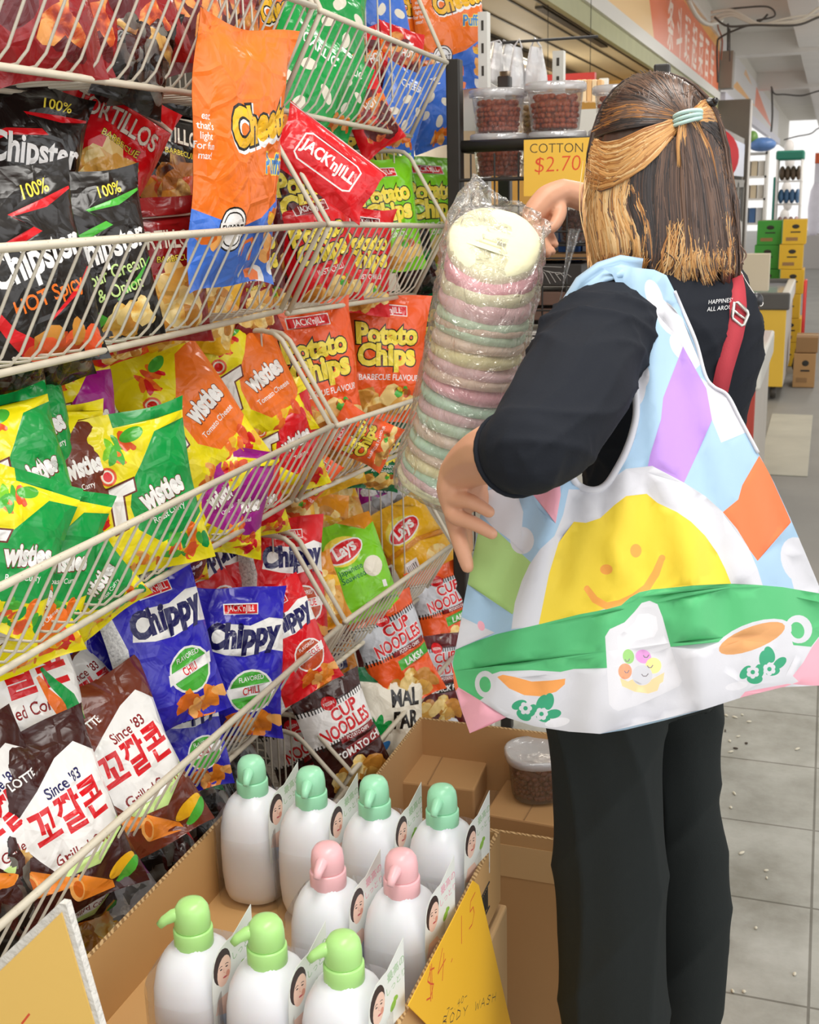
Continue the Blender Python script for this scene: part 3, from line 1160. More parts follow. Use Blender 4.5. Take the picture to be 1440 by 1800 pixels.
def bag_mesh(kind, w, T, seed, bend=0.0, fold=0.0, foldv=0.5, crush=1.0):
    fn, w0, backc = ART_DEF[kind]
    if kind not in ART:
        ART[kind] = fn()
    art = ART[kind]
    vs, tris, tm, M = art.solve()
    a = art.outline[2][1]
    h = w * a
    P = bag_surface(vs[:, 0], vs[:, 1] / a, w, h, T, seed, bend, fold, foldv, crush)
    me = bpy.data.meshes.new('snack_bag')
    n = len(P)
    nx, ny = 10, 14
    U, V = np.meshgrid(np.linspace(-1, 1, nx + 1), np.linspace(-1, 1, ny + 1))
    u, v = U.ravel(), V.ravel()
    Bk = bag_surface(u, v, w, h, 0.0, seed, bend, fold, foldv, 0)
    inn = np.clip(1 - np.abs(u) ** 2.4, 0, 1) ** 0.6 * np.clip(1 - np.clip(np.abs(v) / .9, 0, 1) ** 2.6, 0, 1) ** 0.6
    Bk[:, 2] -= 0.7 * T * inn + 0.0006
    quads = []
    for j in range(ny):
        for i in range(nx):
            q = n + j * (nx + 1) + i
            quads.append((q, q + nx + 1, q + nx + 2, q + 1))
    mats = list(M)
    mi = {}
    used = []
    for m in mats:
        if m not in used:
            used.append(m)
    bm = film(backc)
    if bm not in used:
        used.append(bm)
    idx = [used.index(M[k]) for k in tm] + [used.index(bm)] * len(quads)
    me.from_pydata(np.concatenate([P, Bk]).tolist(), [], [list(t) for t in tris] + quads)
    for m in used:
        me.materials.append(m)
    me.polygons.foreach_set('material_index', idx)
    me.polygons.foreach_set('use_smooth', [True] * len(idx))
    me.update()
    return me


BAG_N = [0]


def put_bag(kind, px, py, X, yaw, pitch, roll, s, label, group=None, T=None, bend=None, fold=0.0, foldv=0.5, crush=1.0, name='snack_bag', back=False):
    """one bag: its middle lies where the photo's pixel meets the plane x = X inside the rack"""
    BAG_N[0] += 1
    seed = BAG_N[0] * 7 + 3
    rr = random.Random(seed)
    w = ART_DEF[kind][1] * s
    T = T if T is not None else 0.023 * s * rr.uniform(0.85, 1.2)
    bend = bend if bend is not None else rr.uniform(-0.05, 0.03)
    me = bag_mesh(kind, w, T, seed, bend, fold, foldv, crush)
    yw, pt, rl = map(math.radians, (yaw, pitch, roll))
    n = Vector((math.cos(pt) * math.cos(yw), -math.cos(pt) * math.sin(yw), math.sin(pt)))
    up = (Vector((0, 0, 1)) - n * n.z).normalized()
    rt = up.cross(n)
    x = rt * math.cos(rl) + up * math.sin(rl)
    y = up * math.cos(rl) - rt * math.sin(rl)
    R = Matrix((x, y, n)).transposed()
    o = bpy.data.objects.new(name, me)
    P0 = on_x(px, py, X)
    # how far it would have to move back to clear the wires of its basket
    bi, need = None, 1.0
    if X < -0.836:
        co = np.empty(len(me.vertices) * 3)
        me.vertices.foreach_get('co', co)
        co = co.reshape(-1, 3) @ np.array(R).T
        best = 9
        for q, ((ya, yb), za, zb, dr) in enumerate(BASKETS):
            if ya - .3 < P0.y < yb + (.0 if yb < 2 else .7):
                h = P0.z - (za + (zb - za) * (P0.y - ya) / (yb - ya) - dr)
                if -0.1 < h < 0.3 and abs(h - .1) < best:
                    bi, best = q, abs(h - .1)
        if bi is not None:
            (ya, yb), za, zb, dr = BASKETS[bi]
            for it in range(3):
                W = np.array(CAM + (P0 - CAM) * need) + co * need
                zt = za + (zb - za) * (W[:, 1] - ya) / (yb - ya)
                q = (W[:, 2] > zt - dr - 0.02) & (W[:, 2] < zt + 0.012)
                if not q.any():
                    break
                lim = S_XB + np.clip((W[q, 2] - zt[q] + dr) / dr, 0, 1) * 0.085 - 0.003
                v = float((W[q, 0] - lim).max())
                if v <= 0:
                    break
                need *= 1 + v / abs(P0.x)
    PEND.append([o, P0, R, bi, need])
    COL.objects.link(o)
    tag(o, label, 'snack bag', group)
    return o


PEND = []


def settle_bags():
    """each basketful moves back together, so the bags keep their order and sit behind the wires"""
    ks = {}
    for o, P0, R, bi, need in PEND:
        if bi is not None:
            ks.setdefault(bi, []).append(need)
    for o, P0, R, bi, need in PEND:
        k = 1.0
        if bi is not None:
            v = sorted(ks[bi])
            k = min(1.10, v[int(0.8 * (len(v) - 1))])
        o.matrix_world = Matrix.Translation(CAM + (P0 - CAM) * k) @ R.to_4x4() @ Matrix.Scale(k, 4)
# ------------------------------------------------------------------ every bag on the rack
# kind, px, py, X, yaw, pitch, roll, scale, label
B = put_bag
# -- highest basket, left bay: dark red chilli crisps
for q in (
        ('chili', 30, -50, -0.90, 25, 5, 8, 1.05, 'dark red crisp bag at the top left corner behind the wires'),
        ('chili', 120, -55, -0.93, 20, 8, -10, 1.05, 'dark red crisp bag second from the top left corner behind the wires'),
        ('chili', 205, -40, -0.90, 28, 5, 12, 1.0, 'dark red glossy crisp bag in the middle of the highest left basket'),
        ('dark_chips', 243, 92, -0.88, 30, 0, -20, 0.72, 'black and silver crumpled bag among red bags in the highest left basket'),
        ('chili_orange', 300, -18, -0.91, 25, 6, 14, 1.0, 'red and orange crisp bag left of the tall puff bag top'),
        ('chili', 250, -60, -1.0, 25, 0, 5, 1.0, 'dark red bag at the top edge left of the brown one'),
        ('chili_orange', 390, -10, -0.97, 25, 0, -8, 1.0, 'brown red bag at the top edge above the puff bag'),
        ('chili', 395, 30, -0.97, 25, 0, 10, 0.9, 'dark brown red bag just behind the top of the tall puff bag'),
        ('red_dark', 200, 155, -0.95, 60, -30, 170, 0.5, 'dark red bag tip hanging under the highest left basket')):
    B(*q)
B('puff', 478, 55, -0.93, 22, 0, 6, 0.72, 'orange puff bag behind the slanted wires at the end of the left bay')
# -- highest basket, right bay
for q in (
        ('garlic_green', 590, 40, -0.93, 25, 12, -14, 0.95, 'green garlic bag at the top edge of the right bay'),
        ('garlic_green', 525, 148, -0.87, 35, 10, -38, 1.0, 'green garlic bag lying on its side behind the wires of the right bay'),
        ('gold_chips', 470, 105, -0.97, 30, 0, 20, 0.8, 'orange brown crisp bag between the tall puff bag and the green bag'),
        ('garlic_green', 600, 165, -0.86, 30, 0, -25, 0.62, 'small green bag with pointed corner low in the right highest basket'),
        ('red_chips', 655, 130, -0.92, 30, 5, 12, 0.9, 'orange red crisp bag behind the wires right of the green bags'),
        ('red_chips', 700, 118, -0.88, 35, 0, -12, 0.78, 'bright red crisp bag in the middle of the right highest basket'),
        ('red_chips', 650, 203, -0.86, 35, -5, 30, 0.7, 'red crisp bag lying at the bottom of the right highest basket'),
        ('blue_chips', 672, 40, -0.93, 40, 5, 14, 0.9, 'blue and white bag leaning at the top of the right bay'),
        ('puff', 715, 45, -0.93, 40, 5, -10, 0.72, 'orange puff bag leaning behind the front row at the top right'),
        ('blue_chips', 705, 195, -0.86, 38, 0, -20, 0.78, 'blue bag with pale cloves low in the right highest basket'),
        ('blue_chips', 755, 190, -0.85, 40, 0, 12, 0.8, 'blue bag at the right end of the right highest basket'),
        ('puff', 790, 40, -0.84, 52, 4, 4, 0.86, 'orange and blue puff bag standing at the far top end above the black post')):
    B(*q)
# -- second basket, left bay: black tortilla bags
for q in (
        ('dark_green', 70, 235, -1.05, 30, 5, -20, 1.0, 'black bag with green leaf at the back of the second left basket'),
        ('chipster_red', 30, 285, -0.95, 35, 10, -20, 1.05, 'black bag with red flames and silver top at the left edge'),
        ('dark_chips', 150, 300, -1.0, 30, 5, 14, 1.0, 'black shadowed bag between the red flame and green swoosh bags'),
        ('tort_bright', 172, 270, -0.92, 40, 8, -32, 1.12, 'bright red tortilla bag tilted forward at the back'),
        ('tort_black', 288, 290, -0.95, 35, 5, -12, 1.05, 'black tortilla bag left of the tall orange puff bag'),
        ('dark_chips', 230, 300, -0.99, 30, 8, 5, 1.0, 'black bag in shadow behind the tilted red tortilla bag'),
        ('chipster_red', 38, 475, -0.855, 30, 4, 6, 1.12, 'black hot spicy bag with white and orange lettering at the left edge'),
        ('chipster_green', 166, 452, -0.852, 34, 4, 4, 1.06, 'black bag with green swoosh and white lettering'),
        ('tort_red', 278, 478, -0.852, 36, 2, 2, 1.02, 'red tortilla bag with gold crisps next to the green swoosh bag'),
        ('gold_chips', 372, 552, -0.89, 40, -4, -15, 0.62, 'golden crisp bag low in the wires under the tall puff bag'),
        ('tort_red', 435, 520, -0.87, 35, 0, 10, 0.72, 'dark red and golden bag low at the end of the left bay'),
        ('dark_green', 100, 610, -0.89, 30, -30, 15, 0.62, 'black and green bag corner at the basket bottom under the swoosh bag'),
        ('tort_bright', 205, 590, -0.90, 30, -40, 20, 0.6, 'crumpled red bag at the basket bottom under the red tortilla bag'),
        ('gold_chips', 300, 585, -0.90, 30, -40, -10, 0.6, 'crumpled gold bag at the basket bottom left of the puff bag'),
        ('dark_chips', 20, 640, -0.90, 30, -40, 10, 0.6, 'black silver striped bag at the basket bottom left edge')):
    B(*q)
B('puff', 417, 280, -0.822, 8, -8, -1, 1.08, 'tall orange and blue puff bag standing upright at the end of the second basket', T=0.03, bend=0.02, crush=0.8)
# -- second basket, right bay
for q in (
        ('jnj_maroon', 530, 372, -0.90, 30, 4, 0, 1.15, 'dark red potato chip bag with yellow letters at the bay divider'),
        ('jnj_maroon', 440, 470, -0.93, 30, 4, 8, 0.9, 'dark red bag behind the low wires right of the tall puff bag'),
        ('jnj_red', 560, 445, -0.87, 38, 0, 10, 1.0, 'red potato chip bag behind the wires under the folded red bag'),
        ('jnj_red', 635, 460, -0.85, 40, 0, -6, 0.92, 'red potato chip bag behind the wires left of the lime bags'),
        ('jnj_lime', 678, 380, -0.86, 42, 6, 4, 1.08, 'lime green potato chip bag nearer the tall puff bag'),
        ('jnj_lime', 752, 375, -0.86, 46, 6, -2, 1.18, 'lime green potato chip bag farther, beside the black post'),
        ('jnj_green', 655, 285, -1.0, 40, 20, 10, 1.1, 'dark green bag in shadow behind the lime bags'),
        ('dark_green', 730, 470, -0.86, 40, -10, 20, 0.75, 'dark green bag low in the wires under the lime bags'),
        ('dark_chips', 600, 250, -1.08, 40, 20, 0, 1.0, 'black bag in shadow at the back above the folded red bag')):
    B(*q)
B('jnj_fold', 573, 288, -0.815, 50, 10, -37, 1.0, 'red bag top with white rounded logo folded forward over the bay divider', T=0.012, crush=1.3)
# -- third basket, left bay: yellow curls
for q in (
        ('twist_orange', 432, 668, -0.885, 42, 14, 14, 1.10, 'yellow bag with orange panel leaning on the divider rods'),
        ('twist_orange', 325, 728, -0.89, 38, 22, 24, 1.12, 'yellow bag with orange panel lying left of the one on the divider rods'),
        ('twist_red', 492, 775, -0.845, 48, 6, 10, 1.02, 'yellow bag with red panel and curled top at the right end'),
        ('twist_green', 246, 866, -0.842, 40, 8, 6, 1.16, 'yellow and green bag standing upright in the middle, lettering all in view'),
        ('twist_purple', 362, 872, -0.862, 40, 8, 8, 0.98, 'yellow bag with purple panel right of the upright green one'),
        ('twist_purple', 405, 880, -0.838, 45, 0, -14, 0.92, 'yellow and purple bag with a pointed corner over the rail'),
        ('twist_curry', 108, 830, -0.91, 32, 24, -6, 0.98, 'yellow bag with brown panel and upturned corner at the back'),
        ('twist_purple', 125, 738, -0.96, 32, 14, -6, 1.0, 'yellow and purple bag at the back left, letter T in view'),
        ('twist_green', 18, 838, -0.895, 30, 14, 4, 1.05, 'yellow and green bag at the left edge with rounded letters'),
        ('twist_green', 40, 762, -0.94, 30, 16, 4, 1.0, 'dark green topped bag at the left edge behind the yellow ones'),
        ('twist_green', 8, 965, -0.865, 30, 10, -28, 1.0, 'yellow and green bag tilted steeply at the left edge of the rail'),
        ('twist_green', 82, 975, -0.868, 36, 4, -24, 0.92, 'yellow and green bag with tomato picture leaning behind the rail'),
        ('twist_curry', 175, 675, -1.02, 30, 20, -30, 1.05, 'dull yellow bag in shadow at the back of the third basket'),
        ('twist_orange', 235, 650, -1.05, 30, 24, 12, 1.0, 'dull yellow bag in shadow right of the barcode bag'),
        ('twist_curry', 195, 715, -0.98, 34, 20, -36, 0.9, 'dull yellow bag with barcode under the shelf above'),
        ('red_dark', 300, 665, -1.04, 34, 20, 20, 0.9, 'dark red bag in shadow behind the orange panel bags'),
        ('twist_orange', 30, 1066, -0.885, 34, 0, 10, 0.8, 'yellow bag low in the wires at the left edge'),
        ('twist_green', 145, 1020, -0.862, 38, -12, 30, 0.85, 'green and yellow bag low in the wires under the tomato bag'),
        ('twist_green', 240, 990, -0.872, 40, -30, -8, 0.75, 'yellow bag with green edge low in the wires under the upright green bag'),
        ('twist_curry', 310, 985, -0.90, 40, -40, 8, 0.75, 'dark yellow bag at the basket bottom in the middle'),
        ('twist_red', 445, 880, -0.86, 45, -14, 10, 0.8, 'red and yellow bag low in the wires at the right end'),
        ('twist_red', 370, 800, -0.93, 40, 10, -20, 0.9, 'yellow and red bag squeezed behind the purple ones'),
        ('jnj_maroon', 20, 700, -1.06, 30, 15, 0, 1.0, 'dark bag in shadow at the back left of the third basket')):
    B(*q)
# -- third basket, right bay
for q in (
        ('jnj_orange', 556, 655, -0.86, 44, 6, 4, 1.06, 'orange potato chip bag facing out right of the divider rods'),
        ('jnj_orange', 615, 625, -0.92, 44, 6, 10, 1.0, 'orange potato chip bag half hidden between two others'),
        ('jnj_orange', 676, 630, -0.845, 54, 6, -8, 1.12, 'orange potato chip bag turned sideways next to the dark green one'),
        ('jnj_green', 735, 590, -0.88, 52, 8, 8, 1.05, 'dark green potato chip bag touching the candy floss tube'),
        ('jnj_orange', 510, 570, -1.0, 44, 10, -10, 1.0, 'orange bag at the back behind the divider rods'),
        ('red_dark', 600, 560, -1.03, 44, 10, 5, 1.0, 'red bag in shadow behind the orange potato chip bags'),
        ('jnj_orange', 640, 770, -0.835, 45, -10, 60, 0.62, 'orange bag with a pointed corner sticking out over the rail'),
        ('gold_chips', 590, 800, -0.868, 45, -12, 10, 0.8, 'golden crisp bag low in the wires of the right bay'),
        ('jnj_green', 668, 800, -0.868, 50, -12, -10, 0.75, 'green bag low in the wires under the sideways orange bag'),
        ('jnj_orange', 535, 850, -0.86, 45, -10, -40, 0.55, 'orange bag corner hanging below the basket next to the divider')):
    B(*q)
# -- fourth basket, left bay
for q in (
        ('chippy_red', 498, 1026, -0.852, 40, 22, -8, 1.12, 'red bag with white band and round badge leaning at the divider'),
        ('chippy_red', 345, 1045, -0.93, 26, 30, 8, 1.1, 'red bag with white band lying behind the blue ones'),
        ('chippy_red', 410, 1005, -0.93, 34, 24, 14, 1.0, 'red bag with white band wedged between the red leaning and red lying ones'),
        ('chippy_red', 395, 975, -1.02, 34, 24, 6, 1.0, 'red bag at the back under the purple tips'),
        ('chippy_blue', 282, 1140, -0.86, 34, 16, 6, 1.12, 'blue bag with white band and silver edge standing in the middle'),
        ('chippy_blue', 408, 1165, -0.845, 56, 14, -6, 1.15, 'blue bag turned to show its pale small-print side'),
        ('chippy_blue', 205, 1115, -0.92, 30, 24, -6, 1.1, 'blue bag with white band behind the middle blue bag'),
        ('chippy_blue', 120, 1150, -0.98, 30, 24, -14, 1.1, 'dark blue bag in shadow with green round badge'),
        ('chippy_blue', 325, 1290, -0.85, 40, 14, 0, 0.85, 'blue bag low behind the rail beside the brown corn bag'),
        ('chippy_red', 505, 1130, -0.835, 42, 18, 16, 0.95, 'red bag with white band low behind the rail at the divider'),
        ('corn_brown', 215, 1345, -0.845, 26, 26, 6, 1.14, 'brown corn snack bag with red lettering nearer the blue bags'),
        ('corn_dark', 98, 1440, -0.842, 26, 22, 4, 1.12, 'dark maroon corn snack bag with red lettering and blue numerals'),
        ('corn_white', 35, 1255, -0.93, 24, 28, -4, 1.2, 'white and green corn snack bag at the left edge with corn cob picture'),
        ('corn_brown', 145, 1235, -0.94, 26, 30, 8, 0.95, 'brown corn snack bag mostly hidden behind the nearer brown one'),
        ('corn_dark', -5, 1440, -0.88, 24, 22, 10, 1.05, 'black corn snack bag cut by the left edge'),
        ('dark_chips', 25, 1545, -0.86, 24, 8, 0, 0.9, 'black crisp bag behind the rail in the lower left'),
        ('chipster_red', 60, 1350, -0.95, 24, 20, 20, 0.9, 'dark bag in shadow between the white and maroon corn bags'),
        ('red_dark', 430, 1230, -0.88, 40, -10, 10, 0.75, 'red and orange bag low in the wires above the pump bottles'),
        ('gold_chips', 300, 1390, -0.885, 34, -20, 0, 0.62, 'orange crisp bag low in the wires under the brown corn bag'),
        ('corn_dark', 130, 1560, -0.875, 30, -14, 8, 0.8, 'dark red corn bag low in the wires at lower left')):
    B(*q)
# -- fourth basket, right bay
for q in (
        ('lays_lime', 622, 1000, -0.855, 44, 26, 8, 1.10, 'lime green chip bag with red oval logo'),
        ('lays_gold', 728, 955, -0.87, 48, 24, 22, 1.12, 'golden chip bag with barcode lying right of the lime one'),
        ('gold_plain', 580, 890, -1.0, 44, 20, 8, 1.1, 'dark golden chip bag in shadow under the wires'),
        ('gold_plain', 560, 945, -0.95, 44, 20, -12, 0.95, 'dark golden chip bag behind the lime one'),
        ('gold_plain', 668, 930, -0.98, 46, 20, 14, 0.95, 'brown gold bag between the lime and barcode bags'),
        ('silver_dull', 682, 882, -0.95, 46, 20, 18, 1.1, 'dull silver and purple bag at the back left of the candy floss tube'),
        ('gold_plain', 505, 920, -0.95, 40, 10, 0, 0.95, 'dark golden bag just right of the red leaning bag'),
        ('gold_plain', 560, 1045, -0.86, 44, 16, 12, 0.72, 'gold and purple bag squeezed between divider and lime bag')):
    B(*q)
# -- lowest basket, right bay: noodle flavoured chips
for q in (
        ('cup_laksa', 696, 1150, -0.832, 44, 14, 14, 1.12, 'orange and silver noodle chip bag with green flavour tab, nearer one'),
        ('cup_laksa', 782, 1076, -0.834, 46, 12, 8, 1.10, 'orange and silver noodle chip bag beside the tote bag edge'),
        ('cup_black', 768, 1195, -0.834, 46, 10, -6, 1.05, 'silver noodle chip bag low beside the cardboard box'),
        ('cup_white', 604, 1300, -0.835, 42, 16, 12, 1.05, 'white noodle chip bag with maroon top behind the pump bottles'),
        ('malfar', 686, 1266, -0.832, 46, 12, -8, 1.12, 'cream bag with black lettering and blue green leaves'),
        ('tomyam', 578, 1200, -0.98, 42, 14, 6, 1.1, 'amber seafood chip bag in shadow behind the white noodle one'),
        ('cup_black', 660, 1090, -1.02, 42, 14, 6, 1.05, 'maroon noodle chip bag in shadow under the wires'),
        ('cup_white', 535, 1330, -0.90, 40, 10, 14, 0.95, 'white and maroon noodle chip bag behind the slanted divider rods'),
        ('cup_black', 690, 1200, -1.0, 44, 10, 0, 1.0, 'dark noodle chip bag hidden behind the cream one'),
        ('cup_white', 748, 1130, -0.88, 46, 14, -12, 0.95, 'silver bag squeezed between the two orange noodle bags')):
    B(*q)
# -- lowest basket, left bay: dark bags behind the carton
for q in (
        ('dark_chips', 380, 1340, -0.93, 36, 30, 10, 1.1, 'black bag in shadow left of the back row pump bottles'),
        ('dark_green', 330, 1430, -0.90, 34, 40, 10, 1.1, 'black green bag in shadow above the carton edge'),
        ('red_dark', 300, 1510, -0.86, 34, 40, 14, 0.72, 'small dark red bag resting by the carton edge'),
        ('dark_chips', 235, 1500, -0.90, 30, 40, -10, 1.0, 'black glossy bag behind the small dark red one'),
        ('silver_dull', 205, 1580, -0.87, 30, 44, 14, 0.95, 'silver bag with green word next to the carton edge'),
        ('dark_green', 140, 1620, -0.90, 30, 44, 10, 1.0, 'black and grey bag left of the silver one'),
        ('gold_chips', 175, 1655, -0.86, 30, 44, 24, 0.62, 'yellow and black bag right of the yellow card peak'),
        ('dark_chips', 50, 1680, -0.90, 30, 40, 0, 1.0, 'black bag behind the yellow card in the lower left')):
    B(*q)

settle_bags()
# ------------------------------------------------------------------ walkway, shop fronts, ceiling
def floor_material():
    m, nt, p = new_mat('walkway_tiles')
    L = nt.links.new
    tc = add(nt, 'ShaderNodeTexCoord')
    mp = add(nt, 'ShaderNodeMapping')
    mp.inputs['Location'].default_value = (0.45, -0.038, 0)
    br = add(nt, 'ShaderNodeTexBrick')
    br.offset = 0.0
    br.squash = 1.0
    br.inputs['Scale'].default_value = 1.0
    br.inputs['Brick Width'].default_value = 0.5
    br.inputs['Row Height'].default_value = 0.3385
    br.inputs['Mortar Size'].default_value = 0.0035
    br.inputs['Mortar Smooth'].default_value = 0.4
    br.inputs['Bias'].default_value = -0.2
    br.inputs['Color1'].default_value = (*lin('#adada6'), 1)
    br.inputs['Color2'].default_value = (*lin('#b8b8b2'), 1)
    br.inputs['Mortar'].default_value = (*lin('#7d7b73'), 1)
    n = add(nt, 'ShaderNodeTexNoise')
    n.inputs['Scale'].default_value = 3.5
    n.inputs['Detail'].default_value = 8
    n.inputs['Roughness'].default_value = 0.65
    cr = add(nt, 'ShaderNodeValToRGB')
    cr.color_ramp.elements[0].position = 0.32
    cr.color_ramp.elements[0].color = (*lin('#b4b1a8'), 1)
    cr.color_ramp.elements[1].position = 0.62
    cr.color_ramp.elements[1].color = (1, 1, 1, 1)
    mx = add(nt, 'ShaderNodeMix', data_type='RGBA', blend_type='MULTIPLY')
    mx.inputs[0].default_value = 0.8
    n2 = add(nt, 'ShaderNodeTexNoise')
    n2.inputs['Scale'].default_value = 90
    b = add(nt, 'ShaderNodeBump')
    b.inputs['Strength'].default_value = 0.25
    b.inputs['Distance'].default_value = 0.003
    L(tc.outputs['Object'], mp.inputs[0])
    L(mp.outputs[0], br.inputs['Vector'])
    L(tc.outputs['Object'], n.inputs['Vector'])
    L(tc.outputs['Object'], n2.inputs['Vector'])
    L(n.outputs['Fac'], cr.inputs[0])
    L(br.outputs['Color'], mx.inputs[6])
    L(cr.outputs[0], mx.inputs[7])
    L(mx.outputs[2], p.inputs['Base Color'])
    L(n2.outputs['Fac'], b.inputs['Height'])
    L(b.outputs[0], p.inputs['Normal'])
    p.inputs['Roughness'].default_value = 0.7
    return m


M_ASPH = mat('dark_walkway_concrete', '#8d8b86', 0.6, bump=0.2, bscale=60, vary=0.2, vscale=2.5)
b = MB()
b.box2((-3.6, -1.5, -0.1), (3.2, 3.95, 0), floor_material())
b.box2((-3.6, 3.95, -0.1), (3.2, 45, -0.003), M_ASPH)
struct(b.build('floor'))
b = MB()
b.box2((-0.30, 6.55, -0.003), (-0.035, 8.4, 0.004), mat('pale_slab', '#b9b6a8', 0.7, vary=0.2, vscale=4))
tag(b.build('paving_slab', bevel=0.002), 'pale worn slab on the dark floor beside the freezers', 'paving slab')
# litter on the tiles
rl = random.Random(5)
M_CRUMB = mat('pale_crumb', '#d8d2c0', 0.8)
M_CRUMBD = mat('dark_crumb', '#4a4036', 0.8)
for i, (px, py) in enumerate(((1277, 1259), (1292, 1262), (1305, 1258), (1317, 1270), (1275, 1286), (1298, 1296), (1283, 1304), (1312, 1308), (1293, 1317), (1285, 1323), (1402, 1318), (1291, 1396), (1285, 1421), (1304, 1501), (1347, 1532), (1348, 1545), (1329, 1633), (1397, 1714), (1288, 1744), (1308, 1745))):
    p = on_z(px, py, 0.0)
    b = MB()
    b.ellipsoid((0, 0, 0.003), (rl.uniform(.004, .010), rl.uniform(.002, .004), 0.003), M_CRUMBD if i in (4, 7, 8) else M_CRUMB, nu=7, nv=5)
    o = b.build('crumb', loc=p)
    o.rotation_euler = (0, 0, rl.uniform(0, 3))
    tag(o, 'tiny crumb of litter on the grey tiles beside the black trousers', 'litter', 'crumbs on the floor tiles')

M_CEIL = mat('ceiling_paint', '#dedad2', 0.8, vary=0.08, vscale=1.5)
M_BEAM = mat('beam_paint', '#e6e2dc', 0.75, vary=0.06, vscale=2)
b = MB()
b.box2((-1.45, -1.5, 3.42), (2.3, 40, 3.55), M_CEIL)
struct(b.build('ceiling'))
b = MB()
b.box2((-0.52, -1.5, 3.2), (-0.24, 40, 3.42), M_BEAM)
struct(b.build('trim_1'))
for i, y in enumerate((11.2, 17.0, 23.0)):
    b = MB()
    b.box2((-1.4, y, 3.15), (2.3, y + 0.35, 3.4195), M_BEAM)
    struct(b.build('trim_%d' % (i + 2)))

# shop front wall behind the rack and further shop fronts
M_WALLW = mat('shop_wall_white', '#d8d4ca', 0.7, vary=0.06)
M_WALLO = mat('shop_wall_yellow', '#e9b75e', 0.6, vary=0.06)
M_SOFF = mat('beige_soffit_panel', '#d9c8a4', 0.6, vary=0.12, vscale=2)
M_DARK = mat('dark_seam', '#3b352c', 0.6)
b = MB()
b.box2((-1.42, -1.5, 0), (-1.32, 2.66, 3.42), M_WALLW)
struct(b.build('wall_left'))
b = MB()
b.box2((-1.42, 2.66, 2.56), (-1.38, 40, 3.42), M_WALLW)
struct(b.build('wall_above_shops'))
b = MB()
b.box2((-3.6, -1.5, 0), (-3.5, 13, 2.9), M_WALLW)
struct(b.build('wall_far_left'))
b = MB()
b.box2((-3.6, 12.6, 0), (-1.43, 12.7, 2.6), M_WALLO)
struct(b.build('wall_back_of_shop'))
# soffit of the shop
b = MB()
b.box2((-3.6, 2.66, 2.56), (-1.42, 12.6, 2.62), M_SOFF)
struct(b.build('ceiling_soffit'))
b = MB()
for x in (-1.52, -1.66, -1.80, -2.04):
    b.box2((x - 0.006, 2.66, 2.552), (x + 0.006, 12.6, 2.5605), M_DARK)
for x in (-1.70, -2.30):
    b.box2((x - 0.025, 7.4, 2.545), (x + 0.025, 9.6, 2.5605), M_DARK)
b.box2((-2.8, 6.0, 2.552), (-2.04, 6.02, 2.5605), M_DARK)
struct(b.build('trim_soffit_seams'))
b = MB()
b.box2((-2.42, 7.0, 2.50), (-2.30, 12.2, 2.56), mat('dark_track', '#55493a', 0.5))
b.box2((-2.385, 7.0, 2.492), (-2.335, 12.2, 2.50), mat('track_silver', '#cfc8b8', 0.3, 0.5))
struct(b.build('trim_sliding_track'))
M_TUBE = bpy.data.materials.new('lit_tube')
M_TUBE.use_nodes = True
e = M_TUBE.node_tree.nodes['Principled BSDF']
e.inputs['Emission Color'].default_value = (1, 0.98, 0.95, 1)
e.inputs['Emission Strength'].default_value = 2.2
for y, x in ((5.6, -2.72), (10.2, -2.62)):
    t = empty('tube_light', (x, y, 2.5), 'lit white ceiling tube light inside the shop, %s' % ('nearer one' if y < 8 else 'farther one'), 'light')
    b = MB()
    b.box((0, 0, 0.04), (0.16, 1.3, 0.04), M_BEAM)
    b.build('housing', t)
    b = MB()
    b.box((0, 0, 0.005), (0.14, 1.25, 0.03), M_TUBE)
    b.build('tube', t)

# ---- first sign board
M_SIGNP = mat('sign_peach', '#f6cf92', 0.35)
M_SIGNO = mat('sign_orange', '#f07a48', 0.35)
M_SIGNY = mat('sign_amber', '#f7b350', 0.35)
M_SIGNW = mat('sign_white_letters', '#ffe9d8', 0.4)
M_FRW = mat('sign_frame_white', '#dcdad2', 0.4)
M_OLIVE = mat('sign_underside', '#a9a97a', 0.5, vary=0.15)
sg = empty('shop_sign', (-1.36, 11, 2.55), 'orange sign board with pale lettering above the shop front', 'sign')
L0, L1 = -6.0, 4.35
art = Art([(L0, 0.04), (L1, 0.04), (L1, 0.62), (L0, 0.62)], M_SIGNP, 30, 4)
art.poly(M_SIGNO, [(-1.15, 0.04), (L1, 0.04), (L1, 0.62), (-1.6, 0.62), (-1.55, 0.35)])
art.poly(M_SIGNY, [(-0.5, 0.62), (1.0, 0.56), (L1, 0.50), (L1, 0.62)])
for k, ch in enumerate('条斗頭起菜百年'):
    art.text(M_SIGNW, ch, -0.2 + k * 0.62, 0.28, 0.44, off=0.015)
art_flat('panel', art, Matrix(((0, 0, 1, 0.0), (1, 0, 0, 0), (0, 1, 0, 0), (0, 0, 0, 1))), 0.03, sg)
b = MB()
b.box2((-0.02, L0, -0.05), (0.03, L1, 0.04), M_FRW)
b.box2((-0.02, L0, 0.62), (0.03, L1, 0.66), M_FRW)
b.build('frame', sg)
b = MB()
b.box2((-0.02, L0, -0.16), (0.01, L1, -0.05), M_OLIVE)
b.build('lower_strip', sg)
